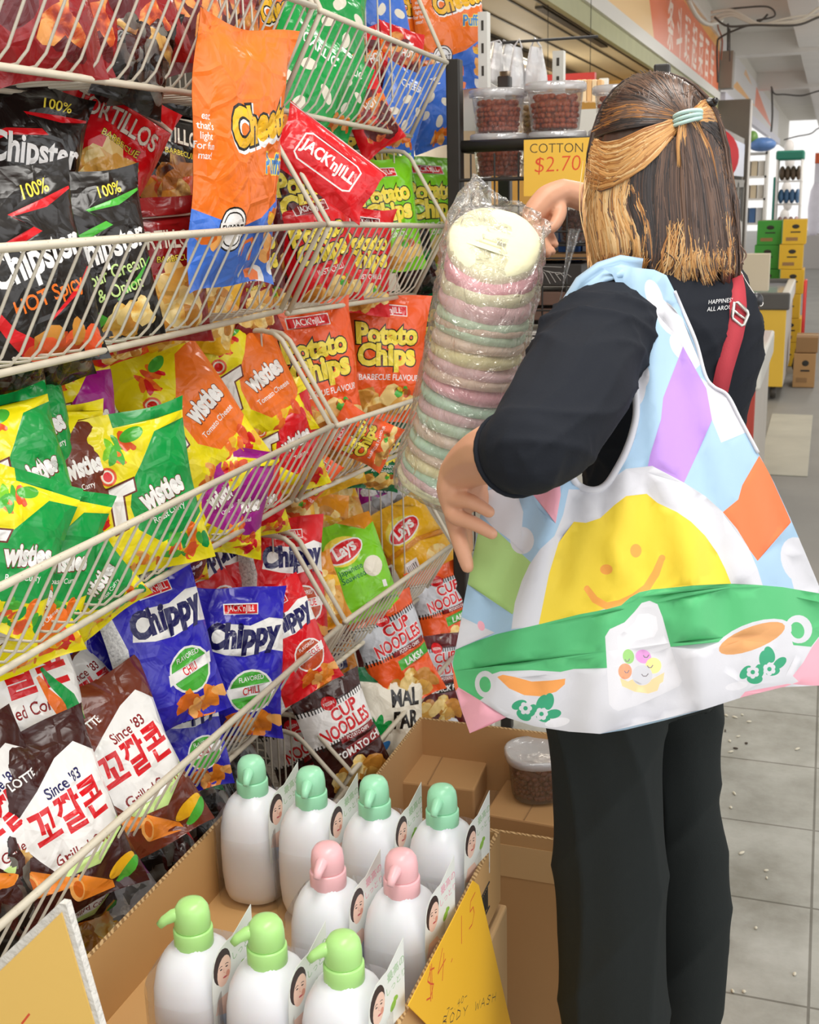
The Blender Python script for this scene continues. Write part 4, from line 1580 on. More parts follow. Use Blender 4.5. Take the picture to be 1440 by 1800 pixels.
# ---- second sign board
sg = empty('shop_sign', (-1.36, 22, 2.62), 'pale grey sign board with orange triangles beyond the first sign', 'sign')
art = Art([(-6.3, 0), (10, 0), (10, 0.62), (-6.3, 0.62)], mat('sign_pale', '#d9d6d4', 0.4), 20, 4)
tri = lambda a, bb, c: [(on_x(*q, -1.36).y - 22, on_x(*q, -1.36).z - 2.62) for q in (a, bb, c)]
for cc, t in ((M_SIGNO, ((1327, 185), (1330, 152), (1357, 225))), (M_SIGNY, ((1288, 152), (1296, 143), (1330, 190))), (mat('sign_tan', '#e8bd8c', 0.4), ((1308, 130), (1312, 106), (1322, 150)))):
    pts = [(max(-6.2, min(9.9, x)), max(0.01, min(0.61, z))) for x, z in tri(*t)]
    art.poly(cc, pts)
art_flat('panel', art, Matrix(((0, 0, 1, 0.0), (1, 0, 0, 0), (0, 1, 0, 0), (0, 0, 0, 1))), 0.03, sg)
b = MB()
b.box2((-0.02, -6.3, -0.13), (0.06, 10, 0), mat('sign_white_edge', '#d6d4e0', 0.4))
b.build('lower_edge', sg)

# electric box and cables
M_CABD = mat('dark_cable', '#4a4540', 0.5)
M_CABL = mat('pale_cable', '#cfc8ba', 0.5)
M_COPPER = mat('copper_cable', '#a8674c', 0.5)
t = empty('junction_box', (-1.28, 15.55, 2.75), 'grey metal electric box at the end of the orange sign', 'box')
b = MB()
b.box((0, 0, 0.1), (0.15, 0.25, 0.42), mat('grey_box_paint', '#8f887c', 0.5, vary=0.1))
b.build('case', t, bevel=0.008)
b = MB()
b.tube([(0, -0.02, 0.3), (-0.01, -0.02, 0.62)], 0.012, M_CABD)
b.build('conduit', t)


def cable(pts, y, r, m, label, group=None):
    P = [on_y(px, py, y + dy) for px, py, dy in pts]
    # smooth
    Q = []
    for i in range(len(P) - 1):
        p0, p1, p2, p3 = P[max(0, i - 1)], P[i], P[i + 1], P[min(len(P) - 1, i + 2)]
        for k in range(6):
            t = k / 6
            Q.append(0.5 * ((2 * p1) + (p2 - p0) * t + (2 * p0 - 5 * p1 + 4 * p2 - p3) * t * t + (3 * p1 - p0 - 3 * p2 + p3) * t ** 3))
    Q.append(P[-1])
    b = MB()
    b.tube(Q, r, m, 6)
    o = b.build('cable')
    rehome(o, P[0])
    tag(o, label, 'cable', group)


cable([(1262, 145, 0), (1261, 80, 0), (1268, 65, 0), (1300, 50, 0), (1335, 38, 0), (1350, 25, 0)], 14.5, 0.012, M_CABD, 'dark cable rising from the electric box and bending right')
cable([(1268, 105, 0), (1270, 70, 0), (1263, 50, 0), (1262, 40, 0)], 14.6, 0.009, M_COPPER, 'copper coloured wire above the electric box')
cable([(1283, 108, 0), (1283, 75, 0), (1283, 50, 0)], 14.7, 0.008, M_CABD, 'thin dark wire straight up from the electric box')
cable([(1210, 0, -1.5), (1225, 28, -1), (1245, 42, -.5), (1268, 36, 0), (1262, 34, 0)], 12, 0.022, M_CABL, 'thick pale conduit curving down to the cable bundle')
for k, (o1, o2, lab) in enumerate(((0, 0, 'pale conduit with a deep bend in the bundle under the ceiling'), (9, 5, 'pale cable sagging through the bundle under the ceiling'), (16, -6, 'pale cable lowest in the bundle under the ceiling'))):
    cable([(1250, 22 + o1, 0), (1285, 18 + o1 * .6, 0), (1310, 30 + o1 * .4, 0), (1335, 42 + o1 * .1, 0), (1375, 40 + o2, 0), (1410, 34 + o2, 0), (1440, 14 + o1 + o2, 0), (1475, -10, 0)], 10.8, 0.014 - 0.002 * k, M_CABL, lab)
cable([(1255, 20, 0), (1300, 14, 0), (1350, 12, 0), (1362, 28, 0), (1330, 36, 0)], 10.8, 0.008, M_CABD, 'thin dark cable looping at the top of the bundle')
cable([(1256, 30, 0), (1280, 46, 0), (1330, 44, 0), (1400, 44, 0), (1440, 30, 0), (1480, 20, 0)], 10.7, 0.010, M_CABD, 'dark cable running along the bundle under the ceiling')
cable([(1356, 152, 0), (1362, 165, 0), (1380, 166, 0), (1410, 168, 0), (1440, 160, 0), (1470, 158, 0)], 20, 0.012, M_CABD, 'dark far cable crossing under the ceiling')
cable([(1378, 246, 0), (1400, 240, 0), (1425, 235, 0), (1440, 225, 0), (1470, 215, 0)], 22, 0.011, M_CABD, 'dark far cable sagging above the white shelves')
cable([(1357, 155, 0), (1358, 200, 0), (1356, 232, 0)], 19.5, 0.015, M_CABD, 'dark far cable hanging down the second sign')

# ---- things along the far shop fronts
M_GREYF = mat('fridge_frame_grey', '#98928a', 0.5, vary=0.08)
M_FRDARK = mat('header_dark_grey', '#6f675d', 0.6, vary=0.12)
M_GLASS = clear_film('fridge_glass', (0.95, 0.97, 1), 0.1, 0.12, 0.03, 0)
fr = empty('drinks_fridge', (-1.25, 13.1, 0), 'tall grey drinks fridge with glass doors behind the woman', 'fridge')
b = MB()
b.box2((-0.3, -2.1, 0), (0.23, -2.0, 2.05), M_GREYF)
b.box2((-0.3, 2.0, 0), (0.23, 2.1, 2.05), M_GREYF)
b.box2((-0.3, -2.0, 0), (-0.27, 2.0, 2.05), mat('fridge_inside_white', '#e8ecf2', 0.5))
b.box2((-0.27, -2.0, 0), (0.23, 2.0, 0.12), M_GREYF)
b.box2((-0.27, -2.0, 1.95), (0.23, 2.0, 2.05), M_GREYF)
b.build('cabinet', fr)
M_PANE = mat('lit_header_panel', '#e9ecfa', 0.3)
b = MB()
b.box2((0.232, -1.9, 1.62), (0.25, 1.9, 1.98), M_PANE)
b.build('header_panel', fr)
for k in range(4):
    y0 = -1.98 + k * 0.99
    d = MB()
    d.box2((0.232, y0, 0.14), (0.262, y0 + 0.07, 1.55), M_GREYF)
    d.box2((0.232, y0 + 0.9, 0.14), (0.262, y0 + 0.97, 1.55), M_GREYF)
    d.box2((0.232, y0, 1.50), (0.262, y0 + 0.97, 1.58), M_GREYF)
    d.box2((0.232, y0, 0.12), (0.262, y0 + 0.97, 0.2), M_GREYF)
    od = d.build('door', fr)
    g = MB()
    g.box2((0.24, y0 + 0.07, 0.2), (0.246, y0 + 0.9, 1.5), M_GLASS)
    g.build('pane', od)
    h = MB()
    yy = y0 + 0.1 if k % 2 else y0 + 0.86
    h.tube([(0.262, yy, 0.75), (0.30, yy, 0.78), (0.305, yy, 0.95), (0.30, yy, 1.12), (0.262, yy, 1.15)], 0.014, M_BEAM, 6)
    h.build('handle', od)
b = MB()
b.box2((-0.27, -1.98, 0.55), (0.2, 1.98, 0.57), M_GREYF)
b.box2((-0.27, -1.98, 1.0), (0.2, 1.98, 1.02), M_GREYF)
b.build('shelves', fr)
b = MB()
b.box2((-1.38, 15.3, 0), (-0.98, 15.4, 2.5), M_FRDARK)
struct(b.build('wall_fridge_surround'))
b = MB()
b.tube([(-1.02, 15.6, 0), (-1.02, 15.6, 2.5)], 0.05, mat('pale_post', '#c9c4bd', 0.5), 8)
struct(b.build('trim_post'))
t = empty('round_sign', (-1.02, 10.85, 1.75), 'round red sign by the drinks fridge, half hidden by hair', 'sign')
b = MB()
b.lathe([(0.25, 0.0), (0.25, 0.04)], mat('sign_red', '#e2474d', 0.4), 28)
o = b.build('disc', t)
o.rotation_euler = (math.radians(90), 0, math.radians(15))
b = MB()
b.box((0, -0.046, 0), (0.28, 0.004, 0.07), M_SIGNW)
o = b.build('pale_bar', t)
o.rotation_euler = (0, 0, math.radians(15))
b = MB()
b.tube([(0, 0.02, -0.22), (0, 0.02, -1.75)], 0.02, M_GREYF, 8)
b.build('stand', t)


def chest_freezer(name, x0, x1, y0, y1, h, m_end, m_side, label, rim):
    r = empty(name, ((x0 + x1) / 2, (y0 + y1) / 2, 0), label, 'freezer')
    hx, hy = (x1 - x0) / 2, (y1 - y0) / 2
    b = MB()
    b.box2((-hx, -hy + 0.01, 0.1), (hx - 0.012, hy, h - 0.12), m_side)
    b.box2((-hx, -hy, 0.1), (hx - 0.014, -hy + 0.01, h - 0.12), m_end)
    b.build('body', r, bevel=0.015)
    b = MB()
    b.box2((-hx - .01, -hy - .012, h - 0.12), (hx + .005, -hy + 0.05, h), rim)
    b.box2((-hx - .01, hy - 0.05, h - 0.12), (hx + .005, hy + .012, h), rim)
    b.box2((hx - 0.055, -hy + 0.05, h - 0.12), (hx + .005, hy - 0.05, h), M_FRW)
    b.box2((-hx - .01, -hy + 0.05, h - 0.12), (-hx + 0.05, hy - 0.05, h), M_FRW)
    b.build('rim', r, bevel=0.012)
    b = MB()
    b.box2((-hx + 0.05, -hy + 0.05, h - 0.05), (hx - 0.055, hy - 0.05, h - 0.035), mat('freezer_lid_glass', '#b9bcc4', 0.12))
    b.build('lid', r)
    for sx in (-1, 1):
        for sy in (-1, 1):
            c = MB()
            c.lathe([(0.045, -0.02), (0.05, 0), (0.045, 0.02)], M_CABD, 14)
            o = c.build('caster', r)
            o.location = (sx * (hx - 0.08), sy * (hy - 0.1), 0.05)
            o.rotation_euler = (0, math.radians(90), 0)
    return r


M_FRED = mat('freezer_red', '#b8483e', 0.4, vary=0.1)
M_FWHT = mat('freezer_white_side', '#c9c2b8', 0.45, vary=0.1, vscale=5)
M_FYEL = mat('freezer_yellow', '#f0c544', 0.4, vary=0.08, vscale=3)
chest_freezer('chest_freezer', -0.90, -0.243, 5.2, 6.4, 0.79, M_FRED, M_FWHT, 'white and red chest freezer right behind the woman', M_FRW)
chest_freezer('chest_freezer', -0.98, -0.245, 8.95, 10.4, 0.77, M_FYEL, M_FWHT, 'white and yellow chest freezer with dark rim, farther along', mat('freezer_dark_rim', '#5a5856', 0.5))
M_REDP = mat('red_plastic', '#e23a34', 0.35)
for k in range(3):
    b = MB()
    b.box((0, 0, 0.02), (0.42, 0.5, 0.036), M_REDP)
    b.box((0, -0.2525, 0.03), (0.44, 0.012, 0.014), M_REDP)
    o = b.build('plastic_tray', bevel=0.004, loc=(-0.53, 6.12, 0.792 + k * 0.04))
    tag(o, 'red plastic tray on the nearer freezer, %s of the pile' % ('bottom', 'middle', 'top')[k], 'tray', 'red trays on the nearer freezer')
b = MB()
b.box((0, 0, 0.012), (0.5, 0.3, 0.02), mat('blue_tray_plastic', '#4f7fc8', 0.4))
tag(b.build('plastic_tray', bevel=0.004, loc=(-0.53, 5.55, 0.792)), 'blue flat tray on the nearer freezer', 'tray')
b = MB()
b.box((0, 0, 0.0), (0.2, 0.14, 0.26), mat('cream_carton', '#e0d4bc', 0.6))
tag(b.build('carton', loc=(-0.50, 9.2, 0.90)), 'cream carton standing on the far freezer', 'carton')

M_CARD = mat('cardboard', '#b98f5e', 0.8, bump=0.1, bscale=30, vary=0.10, vscale=5)
M_CARDL = mat('cardboard_light', '#c9a473', 0.8, vary=0.08, vscale=6)
M_CARDD = mat('cardboard_dark', '#9c7850', 0.85, vary=0.12, vscale=5)
M_TAPE = mat('brown_tape', '#c3a06c', 0.35)
M_YB = mat('yellow_carton', '#e3b62e', 0.65, vary=0.06)
M_GB = mat('green_carton', '#3f9a3a', 0.65, vary=0.08)
M_INK = mat('carton_ink', '#33302a', 0.7)


def small_carton(c, w, d, h, m, label, group, face='-y', mark=True):
    t = empty('carton', (c[0], c[1], c[2]), label, 'carton', group)
    b = MB()
    b.box((0, 0, h / 2), (w, d, h - 0.002), m)
    b.build('box', t, bevel=0.003)
    if mark:
        b = MB()
        b.ellipsoid((w * 0.04, -d / 2 - 0.001, h * 0.72), (w * 0.16, 0.0012, h * 0.09), M_INK, nu=10, nv=6)
        b.box((w * 0.04, -d / 2 - 0.001, h * 0.50), (w * 0.42, 0.0012, h * 0.05), M_INK)
        b.box((-w * 0.1, -d / 2 - 0.001, h * 0.22), (w * 0.5, 0.0012, h * 0.14), M_CARDD)
        b.build('printed_mark', t)
    b = MB()
    b.box((0, 0, h + 0.0005), (w * 0.98, 0.05, 0.001), M_TAPE)
    b.build('tape', t)
    return t


for k in range(6):
    small_carton((-0.292 + (0.01 if k % 2 else -0.008), 10.9, k * 0.205), 0.19, 0.3, 0.204, M_YB, 'yellow carton, %s of the yellow stack by the green cartons' % ('lowest', 'second lowest', 'third lowest', 'third highest', 'second highest', 'topmost')[k], 'yellow carton stack')
for k in range(6):
    small_carton((-0.50 + (0.006 if k % 2 else -0.008), 11.1, k * 0.203), 0.2, 0.32, 0.202, M_GB, 'green carton, %s of the green stack beside the yellow cartons' % ('lowest', 'second lowest', 'third lowest', 'third highest', 'second highest', 'topmost')[k], 'green carton stack')
small_carton((-0.125, 9.75, 0), 0.16, 0.3, 0.26, M_CARD, 'brown carton on the floor beyond the yellow freezer', None)
small_carton((-0.115, 9.77, 0.264), 0.16, 0.3, 0.12, M_CARDD, 'brown carton on top of another beyond the yellow freezer', None, mark=False)
t = empty('hand_trolley', (-0.165, 10.45, 0), 'small red hand trolley beside the yellow carton stack', 'trolley')
b = MB()
b.tube([(-0.0, -0.1, 0.1), (0, -0.1, 0.75), (0, 0.1, 0.75), (0, 0.1, 0.1)], 0.014, M_REDP, 6)
b.build('frame', t)
b = MB()
b.box((0.0, 0, 0.105), (0.05, 0.24, 0.015), M_REDP)
b.build('toe_plate', t)
for s in (-1, 1):
    b = MB()
    b.lathe([(0.06, -0.015), (0.07, 0), (0.06, 0.015)], M_CABD, 14)
    o = b.build('wheel', t)
    o.location = (0.0, s * 0.13, 0.07)
    o.rotation_euler = (math.radians(90), 0, 0)

# shelves of goods at the far end
M_SHW = mat('far_shelf_white', '#d9d4cc', 0.6)
sh = empty('goods_shelf', (-0.78, 16.2, 0), 'pale shelf unit of boxed goods behind the green cartons', 'shelf')
b = MB()
for x in (-0.30, -0.02):
    b.box((x, 0, 1.05), (0.03, 0.4, 2.1), M_SHW)
b.build('uprights', sh)
for z in (0.4, 1.05, 1.35, 1.62, 1.9):
    b = MB()
    b.box((-0.16, 0, z), (0.30, 0.4, 0.025), M_SHW)
    b.build('shelf_board', sh)
rg = random.Random(3)
for z, h in ((1.05, 0.18), (1.35, 0.16), (1.62, 0.18)):
    for k in range(3):
        c = (('#6f8fb4', '#4a6d9c', '#d9d9d9') if z == 1.05 else ('#e4d8c4', '#d8c6a8', '#e9e2d6'))[k]
        b = MB()
        b.box((0, 0, h / 2), (0.07, 0.25, h), mat('goods_%s' % c[1:], c, 0.5))
        tag(b.build('goods_box', bevel=0.004, loc=(-1.03 + k * 0.085, 16.2, z + 0.0125)), 'small box on the far pale shelf unit, %s board, %s' % ({1.05: 'low', 1.35: 'middle', 1.62: 'high'}[z], ('left', 'middle', 'right')[k]), 'box')
b = MB()
b.ellipsoid((0, 0, 0.09), (0.17, 0.14, 0.085), mat('blue_bag_goods', '#5a7fb8', 0.4, vary=0.35, vscale=12), nu=14, nv=9)
b.ellipsoid((-0.12, 0, 0.17), (0.07, 0.1, 0.09), mat('green_bag_goods', '#6f9a4a', 0.4), nu=10, nv=7)
tag(b.build('plastic_bag', loc=(-0.86, 16.0, 1.913)), 'blue and green plastic bag on top of the far pale shelf', 'bag')
b = MB()
for k in range(12):
    b.ellipsoid((0.02 * math.sin(k * 2), 0, 0.1 + 0.17 * k), (0.06, 0.06, 0.1), mat('white_wrap', '#e9e4df', 0.5), nu=10, nv=7)
tag(b.build('wrapped_goods', loc=(-0.56, 16.6, 0.0)), 'column of white wrapped goods beside the far pale shelf', 'goods')
t = empty('goods_rack', (-0.48, 14.6, 0), 'white wire rack with green cover holding goods behind the yellow cartons', 'rack')
b = MB()
for x in (-0.12, 0.14):
    for y in (-0.2, 0.2):
        b.tube([(x, y, 0), (x, y, 1.85)], 0.012, M_BEAM, 6)
b.build('posts', t)
for z in (0.5, 1.0, 1.3, 1.55):
    b = MB()
    b.box((0.01, 0, z), (0.28, 0.42, 0.015), M_BEAM)
    b.build('shelf_board', t)
b = MB()
b.box((0.01, 0, 1.83), (0.3, 0.44, 0.1), mat('green_canopy', '#2f8a72', 0.5))
b.build('cover', t, bevel=0.02)
b = MB()
b.box((-0.14, -0.05, 1.25), (0.03, 0.3, 0.7), mat('teal_cloth', '#2f9a86', 0.6))
b.build('side_cloth', t, bevel=0.01)
for z, c, lab in ((1.0, '#c79a9a', 'pink goods'), (1.3, '#5a80a8', 'blue goods'), (1.55, '#6b5a48', 'brown goods')):
    b = MB()
    for k in range(4):
        b.ellipsoid((-0.08 + k * 0.06, -0.05, 0.08), (0.035, 0.1, 0.08), mat('goods_%s' % c[1:], c, 0.5, vary=0.3, vscale=30), nu=8, nv=6)
    tag(b.build('goods_pile', loc=(-0.47, 14.6, z + 0.009)), '%s on the white wire rack with green cover' % lab, 'goods')
# bright far end
b = MB()
b.box2((-0.42, 30, 0), (2.3, 30.2, 2.2), mat('far_white_sheet', '#eceaf2', 0.6))
struct(b.build('wall_far_end'))
b = MB()
b.box2((-0.42, 29.4, 1.98), (0.8, 29.9, 2.2), mat('far_awning', '#7a2a26', 0.6))
b.box2((-0.42, 29.39, 1.98), (-0.22, 29.91, 2.2), mat('far_awning_orange', '#d9643a', 0.6))
tag(b.build('awning'), 'dark red and orange awning at the bright far end of the walkway', 'awning')
for k, x in enumerate((-0.30, -0.12)):
    b = MB()
    b.lathe([(0.06, 0), (0.10, 0.1), (0.12, 0.5), (0.09, 0.8), (0.03, 0.95)], mat('far_white_cover', '#e4e0ea', 0.6, vary=0.12), 10, sy=0.6)
    tag(b.build('covered_goods', loc=(x, 24 + k, 0.6)), 'white covered goods at the bright far end, %s one' % ('nearer', 'farther')[k], 'goods')
    b = MB()
    b.box((0, 0, 0.3), (0.3, 0.4, 0.6), mat('far_table', '#b5b0ac', 0.6))
    tag(b.build('stall_table', loc=(x, 24 + k, 0)), 'pale stall table under white covered goods, %s one' % ('nearer', 'farther')[k], 'table')
# opposite side pillars of the open arcade
for i, y in enumerate((3.5, 9.5, 15.5, 21.5)):
    b = MB()
    b.box2((1.95, y, 0), (2.3, y + 0.4, 3.42), M_BEAM)
    struct(b.build('trim_pillar_%d' % (i + 1)))
# ------------------------------------------------------------------ black rack with tubs of nuts, behind the candy floss
M_BLK = mat('black_steel', '#2b2825', 0.45, vary=0.2, vscale=20)
rk = empty('black_rack', (-0.5, 2.88, 0), 'black steel rack with mesh front holding tubs of nuts', 'rack')
b = MB()
for x in (-0.30, 0.15):
    for y in (-0.22, 0.22):
        zt = 1.785 if x < 0 else 1.75
        b.box((x, y, zt / 2), (0.032, 0.032, zt), M_BLK)
b.build('post', rk, bevel=0.004)
for z in (1.602, 1.40, 0.9, 0.3):
    b = MB()
    if z > 1.5:
        b.tube([(-0.284, -0.22, z), (0.134, -0.22, z)], 0.0135, M_BLK, 10)
    b.tube([(-0.284, 0.22, z), (0.134, 0.22, z)], 0.012, M_BLK, 8)
    for x in (-0.30, 0.15):
        b.tube([(x, -0.204, z), (x, 0.204, z)], 0.012, M_BLK, 8)
    b.build('rail', rk)
for z in (1.532, 1.385, 1.05, 0.72):
    b = MB()
    for k in range(13):
        y = -0.2 + 0.4 * k / 12
        b.tube([(-0.284, y, z), (0.134, y, z)], 0.0025, M_BLK, 5, False)
    b.build('wire_shelf', rk)
b = MB()
for k in range(8):
    x = -0.26 + k * 0.054
    b.tube([(x, -0.237, 1.585), (x, -0.237, 0.35)], 0.0022, M_BLK, 5, False)
for k in range(21):
    z = 1.53 - k * 0.057
    b.tube([(-0.284, -0.2405, z), (0.134, -0.2405, z)], 0.0022 if k else 0.004, M_BLK, 5, False)
b.build('mesh_panel', rk)

M_TUBC = clear_film('tub_plastic', (0.97, 0.97, 0.97), 0.07, 0.10, 0.05, 0.25, 30)
M_LID = clear_film('tub_lid_plastic', (0.95, 0.95, 0.95), 0.5, 0.14, 0.15, 0.2, 30)
M_NUT = mat('roasted_nut', '#b8552a', 0.35, vary=0.35, vscale=60)
M_NUT2 = mat('pale_nut', '#c79a58', 0.4, vary=0.3, vscale=60)
M_NUT3 = mat('dark_nut', '#6a2f1e', 0.4, vary=0.3, vscale=60)


def nuts_mesh(m, seed, r=0.047, h=0.062):
    rr = random.Random(seed)
    b = MB()
    for L in range(int(h / 0.0105)):
        z = 0.007 + L * 0.0105
        R = r * (0.88 + 0.12 * z / h)
        for k in range(26):
            a = 2 * math.pi * (k + rr.random()) / 26
            q = R * rr.uniform(0.9, 1.0)
            e = Quaternion((rr.random(), rr.random(), rr.random()), rr.uniform(0, 3)).to_matrix()
            b.ellipsoid((q * math.cos(a), q * math.sin(a), z), (0.0078, 0.0058, 0.0058), m, e, 7, 5)
    for k in range(60):
        a = rr.uniform(0, 6.3)
        q = r * math.sqrt(rr.random()) * 0.9
        b.ellipsoid((q * math.cos(a), q * math.sin(a), h + rr.uniform(-0.004, 0.004)), (0.0078, 0.0058, 0.0058), m, None, 7, 5)
    b.lathe([(r * 0.75, 0.004), (r * 0.85, h - 0.004)], m, 14)
    return b.mesh('nuts')


NUTS = [nuts_mesh(M_NUT, 1), nuts_mesh(M_NUT2, 2), nuts_mesh(M_NUT3, 3)]
tub0 = empty('nut_tub', (0, 0, 0))
b = MB()
b.lathe([(0.048, 0.0), (0.0505, 0.003), (0.058, 0.082), (0.061, 0.084)], M_TUBC, 28, pw=2.5, cap1=False)
b.build('tub', tub0)
b = MB()
b.lathe([(0.0625, 0.078), (0.0645, 0.080), (0.0645, 0.092), (0.061, 0.095), (0.056, 0.093), (0.0, 0.0925)], M_LID, 28, pw=2.5, cap0=False, cap1=False)
b.build('lid', tub0)
TUBS = []


def tub(x, y, z, rot, label, nk, s=1.0, group='clear tubs of nuts on the black rack'):
    o = tub0 if not TUBS else copy_tree(tub0)
    TUBS.append(o)
    o.location = (x, y, z)
    o.rotation_euler = (0, 0, rot)
    o.scale = (s, s, s)
    tag(o, label, 'tub', group)
    n = bpy.data.objects.new('nuts', NUTS[nk])
    COL.objects.link(n)
    n.location = (x, y, z + 0.002)
    n.rotation_euler = (0, 0, rot * 2)
    n.scale = (s, s, s)
    tag(n, label.replace('clear tub', 'roasted nuts filling the clear tub'), 'nuts', None, 'stuff')


zl, zu = 1.535, 1.631
tub(-0.725, 2.755, zl, 0.1, 'clear tub behind the black rail, left one of the lower row', 0)
tub(-0.590, 2.755, zl, 0.3, 'clear tub behind the black rail, second from left in the lower row', 0)
tub(-0.455, 2.755, zl, 0.3, 'clear tub in the lower row, right one behind the woman', 0)
tub(-0.728, 2.760, zu, 0.5, 'clear tub on the upper row next to the black post', 0)
tub(-0.592, 2.740, zu, 0.2, 'clear tub on the upper row, tallest looking one in the middle', 0, 1.06)
tub(-0.455, 2.775, zu, 0.2, 'clear tub on the upper row, right one beside the hair', 0, 0.95)
tub(-0.655, 2.90, zu - 0.006, 0.2, 'clear tub of pale nuts between and behind the two upper row ones', 1)
tub(-0.655, 2.90, zl, 0.2, 'clear tub of pale nuts hidden behind the lower row', 1)
tub(-0.74, 2.78, 1.388, 0.1, 'clear tub on the wire shelf under the rail, left one', 2, 0.9)
tub(-0.655, 2.76, 1.388, 0.4, 'clear tub of pale nuts above the raised hand', 1, 0.9)
tub(-0.53, 2.76, 1.388, 0.4, 'clear tub of dark nuts right of the wrist', 2)
tub(-0.40, 2.76, 1.388, 0.4, 'clear tub of dark nuts under the rail behind the head', 2)

# price card on the rail
M_CARDY = mat('yellow_price_card', '#f2c148', 0.6, vary=0.03)
M_PENK = mat('black_marker', '#3a2f2a', 0.6)
M_PENR = mat('red_marker', '#e2512c', 0.6)
P0 = on_y(921, 345, 2.63)
P1 = on_y(921, 246, 2.63)
w = 0.17
hgt = (P1 - P0).length
art = Art([(0, 0), (w, 0), (w, hgt), (0, hgt)], M_CARDY, 4, 4)
art.text(M_PENK, 'COTTON CANDY', 0.124, hgt * 0.83, 0.028, rot=-1, off=-0.01, sx=0.98)
art.text(M_PENR, '$2.70', 0.074, hgt * 0.54, 0.046, rot=1, off=-0.012, sx=1.0, shear=0.1)
o = art_flat('price_card', art, frame_from(P0, (1, 0, 0), (0, 0, 1)), 0.001)
rehome(o, P0)
tag(o, 'yellow handwritten cotton candy price card on the black rack', 'price card')

# goods behind the mesh
M_BOXK = mat('black_box', '#3a3634', 0.5)
M_BOXB = mat('brown_flat_box', '#6a5044', 0.6)
M_BOXW = mat('white_box', '#dcd9d2', 0.6)
M_BOXBL = mat('blue_panel', '#3f6fb8', 0.5)


def gbox(px, py, y, w, h, m, label, d=0.16, art=None):
    p = on_y(px, py, y)
    b = MB()
    b.box((0, d / 2, 0), (w, d, h), m)
    o = b.build('box', bevel=0.002, loc=p)
    tag(o, label, 'box')
    return o


M_LINE = mat('grey_line_print', '#b9b5b0', 0.6)
o = gbox(965, 484, 2.72, 0.15, 0.05, M_BOXK, 'black box with pale line drawing behind the rack mesh')
b = MB()
for k in range(5):
    b.tube([(-0.03 + 0.012 * k, -0.001, 0.018 - 0.004 * k), (-0.01 + 0.012 * k, -0.001, 0.006), (0.004 + 0.012 * k, -0.001, -0.02 + 0.004 * k)], 0.0009, M_LINE, 4, False)
b.tube([(-0.05, -0.001, -0.01), (-0.035, -0.001, 0.012), (-0.01, -0.001, 0.02), (0.03, -0.001, 0.018)], 0.0009, M_LINE, 4, False)
q = b.build('printed_drawing', o)
gbox(980, 452, 2.73, 0.17, 0.014, M_CARDD, 'flat brown carton on the black printed box')
gbox(950, 420, 2.82, 0.05, 0.10, M_BOXW, 'white box with dark slots standing behind the mesh')
gbox(1000, 420, 2.82, 0.05, 0.10, M_BOXBL, 'blue box standing behind the mesh')
gbox(1050, 420, 2.84, 0.07, 0.12, M_BOXW, 'white box behind the mesh beside the blond hair')
gbox(975, 525, 2.72, 0.15, 0.03, M_BOXB, 'brown flat box second under the black printed box')
gbox(965, 553, 2.72, 0.16, 0.026, M_BOXB, 'brown flat box third under the black printed box')
for k in range(4):
    gbox(935, 585 + k * 5, 2.73, 0.16, 0.006, M_BOXW, 'thin pale sleeve behind the mesh, %s of the pile' % ('top', 'second', 'third', 'bottom')[k])
o = gbox(945, 622, 2.72, 0.16, 0.055, M_BOXB, 'brown box with white small print low behind the mesh')
b = MB()
for k in range(5):
    b.box((-0.055 + 0.012 * k, -0.0006, -0.012 + 0.002 * (k % 2)), (0.008, 0.001, 0.005), M_BOXW)
b.build('small_print', o)
gbox(915, 590, 2.9, 0.2, 0.12, M_BLK, 'black box in shadow low behind the mesh', 0.1)
gbox(920, 690, 2.8, 0.25, 0.12, M_BOXK, 'dark box on the lowest visible mesh shelf', 0.1)

# clear plastic sheet hanging from the rack beside the hair
M_CLR = clear_film('clear_bag_film', (0.97, 0.97, 0.97), 0.07, 0.10, 0.10, 0.8, 22)
rings = []
for i in range(9):
    t = i / 8
    row = []
    for k in range(13):
        u = k / 12
        c = on_y(1010 - 42 * t * u - 20 * t + 22 * (u - 0.5), 402 + 205 * t, 2.60 - 0.03 * math.sin(u * 9 + t * 3) * (0.3 + t))
        row.append(c)
    rings.append(row)
b = MB()
b.loft(rings, M_CLR, False, False, closed_u=False)
o = b.build('clear_bag')
o.modifiers.new('thick', 'SOLIDIFY').thickness = 0.0006
rehome(o, rings[0][6])
tag(o, 'empty clear plastic bag hanging on the black rack by the hair', 'plastic bag')

